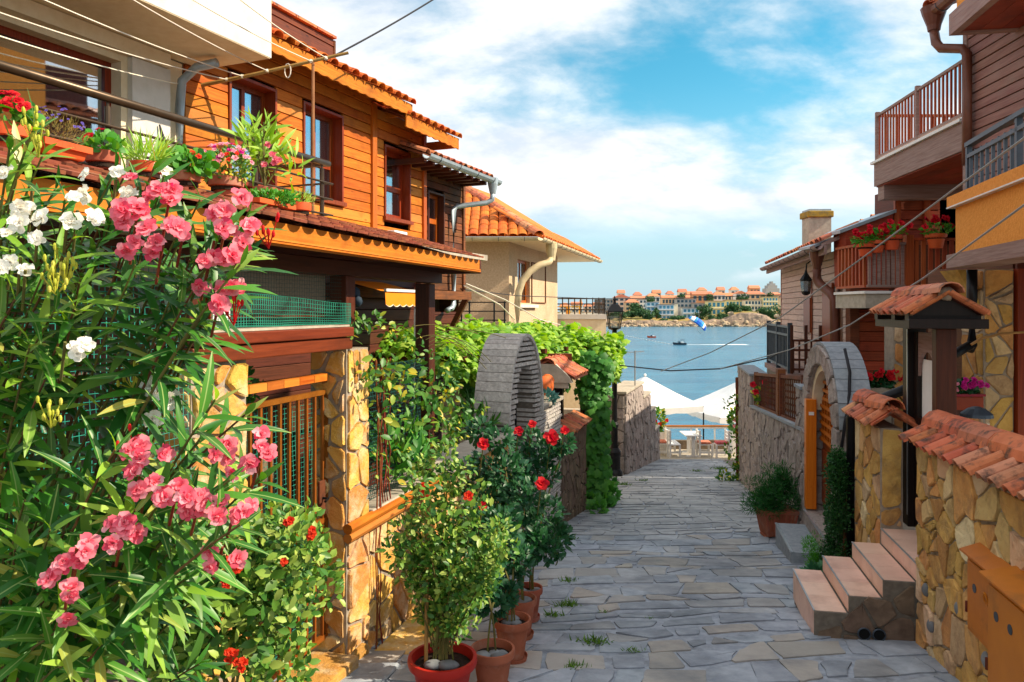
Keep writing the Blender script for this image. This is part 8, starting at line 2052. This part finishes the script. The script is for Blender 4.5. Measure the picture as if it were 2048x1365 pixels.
# ---- right side plants
def fern_planter():
    d = 9.72; c = Vector((3.42, d, zr(d) + .02)); rt = root('planter', 'brown ribbed planter with a big feathery green fern', 'potted plant', c)
    fr = Fr((c.x, c.y, 0), (1, .05)); o = obj('trough', MB().hexa([fr(-.16, -.14, c.z + .03), fr(.16, -.14, c.z + .03), fr(.16, .14, c.z + .03), fr(-.16, .14, c.z + .03), fr(-.21, -.18, c.z + .32), fr(.21, -.18, c.z + .32), fr(.21, .18, c.z + .32), fr(-.21, .18, c.z + .32)]), M['terracotta'], rt)
    box('rim', fr, (-.225, .225, -.195, .195, c.z + .32, c.z + .36), M['terracotta'], rt)
    for k in range(9): x = -.15 + k * .038; obj('rib', MB().hexa([fr(x, .143, c.z + .04), fr(x + .014, .143, c.z + .04), fr(x + .014, .15, c.z + .04), fr(x, .15, c.z + .04), fr(x * 1.3, .18, c.z + .31), fr(x * 1.3 + .016, .18, c.z + .31), fr(x * 1.3 + .016, .19, c.z + .31), fr(x * 1.3, .19, c.z + .31)]), M['terracotta'], rt)
    for s in (-.14, .14): box('foot', fr, (s - .03, s + .03, -.1, .1, c.z, c.z + .03), M['terracotta'], rt)
    lv = Leaves()
    for i in range(60):
        x = max(-.36, min(.36, rng.normal() * .17)); z = abs(rng.normal()) * .2; leafy(lv, c + Vector((x - .03, max(-.2, min(.2, rng.normal() * .13)), .36 + z * (1 - abs(x)) - .15 * max(0, abs(x) - .3))), (.10, .10, .10), 120, .055, 'needle', 1, .5, wid=2.0 * np.ones(120))
    for i in range(16): leafy(lv, c + Vector((.05 + .08 * rng.normal(), .02, .55 + .25 * rng.random())), (.09, .09, .11), 120, .055, 'needle', 1, .7, wid=2.0 * np.ones(120))
    obj('foliage', lv.mesh(), M['fern'], rt, kind='stuff')
fern_planter()
def ivy_column():
    rt = root('creeper_column', 'dense dark creeper standing against the ochre pillar', 'creeper', G(1.95, .1, GR(1.95))); lv = Leaves()
    for i in range(110):
        t = rng.random(); z = GR(2) + 1.25 * t; w = .24 * (1 - .45 * t)
        leafy(lv, G(1.92 + rng.uniform(-1, 1) * w, .08 + .12 * rng.random() * (1 - .4 * t), z), (.08, .08, .09), 130, .022, 'oval')
    obj('foliage', lv.mesh(), M['ivy'], rt, kind='stuff'); obj('stem', MB().tube([G(1.92, .06, GR(2)), G(1.9, .05, .2)], .02, 6), M['stem_brown'], rt)
ivy_column()
def cushion():
    c = G(2.15, .26, GR(2.15)); rt = root('cushion_shrub', 'bright green cushion-shaped shrub beside the grey step', 'shrub', c); lv = Leaves()
    for i in range(26): leafy(lv, c + Vector((rng.normal() * .06, rng.normal() * .06, .14 + .09 * rng.normal() + .05)), (.07, .07, .08), 110, .03, 'needle', 1, .6, wid=2.5 * np.ones(110))
    obj('foliage', lv.mesh(), M['moss'], rt, kind='stuff'); obj('stem', MB().tube([c, c + Vector((0, 0, .15))], .015, 5), M['stem_brown'], rt)
cushion()
def fig():
    c = G(1.42, .34, GR(1.42)); rt = root('broadleaf_plant', 'low blue-green broad-leaved plant at the corner of the pink steps', 'plant', c); lv = Leaves()
    for i in range(16): leafy(lv, c + Vector((rng.normal() * .07, rng.normal() * .07, .05 + .16 * rng.random())), (.06, .06, .04), 12, .085, 'grape', .6, .1)
    obj('foliage', lv.mesh(), leafmat('bluegreen_broad_leaf', ['#3a6f4a', '#4a8458', '#2f5f44'], .25, .5), rt, kind='stuff')
    lv = Leaves(); leafy(lv, c + Vector((.05, -.02, .04)), (.12, .12, .06), 200, .03); obj('low_leaves', lv.mesh(), M['ivy'], rt, kind='stuff')
fig()
def rail_pot(px, py, d, label, s=1.0):
    c = P(px, py, d); rt = root('balcony_pot', label, 'flower pot', c, 'red geranium pots on the slatted balcony rail')
    pot(rt, c, .115 * s, .17 * s, M['terracotta_bright'])
    lv = Leaves(); leafy(lv, c + Vector((0, 0, .22 * s)), (.17 * s, .14 * s, .09 * s), 150, .06, 'oval', .8, .4); obj('foliage', lv.mesh(), M['geranium'], rt, kind='stuff')
    for i in range(9): place(random.choice(FL['red']), 'flower', rt, c + Vector((rng.uniform(-.2, .2) * s, -.12 + .1 * rng.random(), (.24 + .13 * rng.random()) * s)), (rng.normal() * .3, -1, .5), .042 * s)
rail_pot(1731, 513, 10.44, 'red geranium pot hooked at the outer corner of the slatted balcony')
rail_pot(1754, 506, 10.42, 'red geranium pot between the two others by the corner of the slatted balcony')
rail_pot(1783, 500, 10.40, 'red geranium pot nearest to the thick balcony post', 1.15)
rail_pot(1872, 497, 10.36, 'single red geranium pot hanging on the darker balcony slats', 1.15)
def window_box():
    p = P(1922, 818, 6.6); rt = root('window_box', 'dark red trough with magenta and pink geraniums in the yard', 'window box', p)
    box('trough', WFR, (p.x - .15, p.x + .14, 6.5, 6.68, p.z, p.z + .12), M['plastic_red'], rt, bevel=.01); box('rim', WFR, (p.x - .16, p.x + .15, 6.49, 6.69, p.z + .12, p.z + .14), M['plastic_red'], rt)
    lv = Leaves(); leafy(lv, Vector((p.x, 6.58, p.z + .17)), (.15, .08, .07), 170, .045, 'round', .7, .4); obj('foliage', lv.mesh(), M['rose_dark'], rt, kind='stuff')
    for i in range(16): place(random.choice(FL['magenta']), 'flower', rt, Vector((p.x + .02 + .06 * rng.normal(), 6.5, p.z + .23 + .022 * rng.normal())), (.1 * rng.normal(), -1, .3), .026)
    for i in range(5): place(random.choice(FL['palepink']), 'flower', rt, Vector((p.x - .12 + .02 * rng.normal(), 6.5, p.z + .2 + .02 * rng.normal())), (.1 * rng.normal(), -1, .3), .014)
    box('stand', WFR, (p.x - .12, p.x + .11, 6.52, 6.66, -.35, p.z - .002), M['wood_dark_v'], rt)
window_box()
def geranium_bed():
    p = P(1765, 775, 8.3); rt = root('geranium_planter', 'red geraniums in a planter behind the granite arch', 'planter', p)
    box('trough', WFR, (p.x - .2, p.x + .28, 8.2, 8.4, p.z - .14, p.z), M['concrete'], rt); box('stand', WFR, (p.x - .15, p.x + .2, 8.24, 8.36, -.8, p.z - .142), M['concrete'], rt)
    lv = Leaves(); leafy(lv, p + Vector((.04, 0, .06)), (.26, .1, .08), 200, .06, 'round'); obj('foliage', lv.mesh(), M['rose_dark'], rt, kind='stuff')
    for i in range(26): place(random.choice(FL['red']), 'flower', rt, p + Vector((.04 + rng.uniform(-.26, .26), -.1, .10 + .10 * rng.random())), (.2 * rng.normal(), -1, .4), .034)
geranium_bed()
def creeper_pole():
    rt = root('pole_creeper', 'thin yellowing creeper climbing the rusty pole', 'creeper', (5.2, 17.4, zr(17.4))); lv = Leaves()
    for i in range(26): leafy(lv, Vector((5.2 + .1 * rng.normal(), 17.35, zr(17.4) + 2.1 * rng.random())), (.1, .08, .1), 12, .09, 'oval')
    for i in range(10): leafy(lv, Vector((5.0 + .2 * rng.normal(), 17.2, zr(17.3) + .3 * rng.random())), (.14, .1, .12), 16, .08, 'oval')
    obj('foliage', lv.mesh(), M['vine'], rt, kind='stuff')
creeper_pole()
def lattice_rose():
    p = P(1527, 790, 14.2); rt = root('lattice_rose', 'small rose with two red blooms growing through the lattice', 'plant', p); lv = Leaves(); leafy(lv, p, (.18, .1, .2), 90, .09); obj('foliage', lv.mesh(), M['vine'], rt, kind='stuff')
    for (px, py) in ((1506, 770), (1512, 784), (1530, 765)): place(FL['red'][0], 'flower', rt, P(px, py, 13.9), (-.5, -1, .2), .06)
lattice_rose()
lv = Leaves()
for i in range(12): leafy(lv, Vector((.42 + .1 * rng.normal(), 9.6 + .4 * rng.normal(), zr(9.6) + .1 + .12 * rng.random())), (.1, .1, .09), 60, .04)
obj('wall_foot_weeds', lv.mesh(), M['rose_dark'], kind='stuff', label='weeds growing along the foot of the plate wall')
# ================================================================== overhead wires
def wire(label, pts, r, mat, sag=0, n=20):
    if len(pts) == 2: pts = catenary(pts[0], pts[1], sag, n)
    obj('cable', MB().tube(pts, r, 5), mat, label=label, cat='cable')
wire('dark cable rising from the washing line pole to the sky', [P(668, 112, 7.5), P(900, -22, 9)], .010, M['cord'], .02)
wire('sagging dark cable across the lane below the parasail', [P(1210, 728, 16.5), P(1340, 742, 15.5), P(1440, 738, 14.5), P(1540, 716, 13), P(1560, 705, 12.5)], .013, M['cord'])
wire('pale cable slanting from the sea to the orange balcony', [P(1322, 743, 15), P(1420, 706, 13), P(1560, 636, 11), P(1720, 520, 8.4), P(1900, 385, 6.3), P(2060, 268, 5.0)], .009, M['cord_grey'])
wire('pale cable crossing in front of the flower balcony towards the near wall', [P(1440, 738, 14.5), P(1580, 700, 11), P(1700, 650, 8.4), P(1850, 555, 6.4), P(2060, 402, 4.7)], .008, M['cord_grey'])
wire('thin dark cable from the beige house to the grey timber house', [P(930, 580, 13.0), P(1035, 592, 17.6), P(1200, 598, 20), P(1380, 596, 21), P(1560, 590, 18.5), P(1710, 582, 12)], .010, M['cord'])
wire('thin white cord from the weathered house across the pergola', [P(928, 572, 12.8), P(1000, 610, 14), P(1030, 640, 15)], .012, M['cord_white'])
wire('second thin white cord from the weathered house across the pergola', [P(932, 568, 12.8), P(1010, 600, 14), P(1080, 640, 16), P(1120, 650, 18)], .012, M['cord_white'])
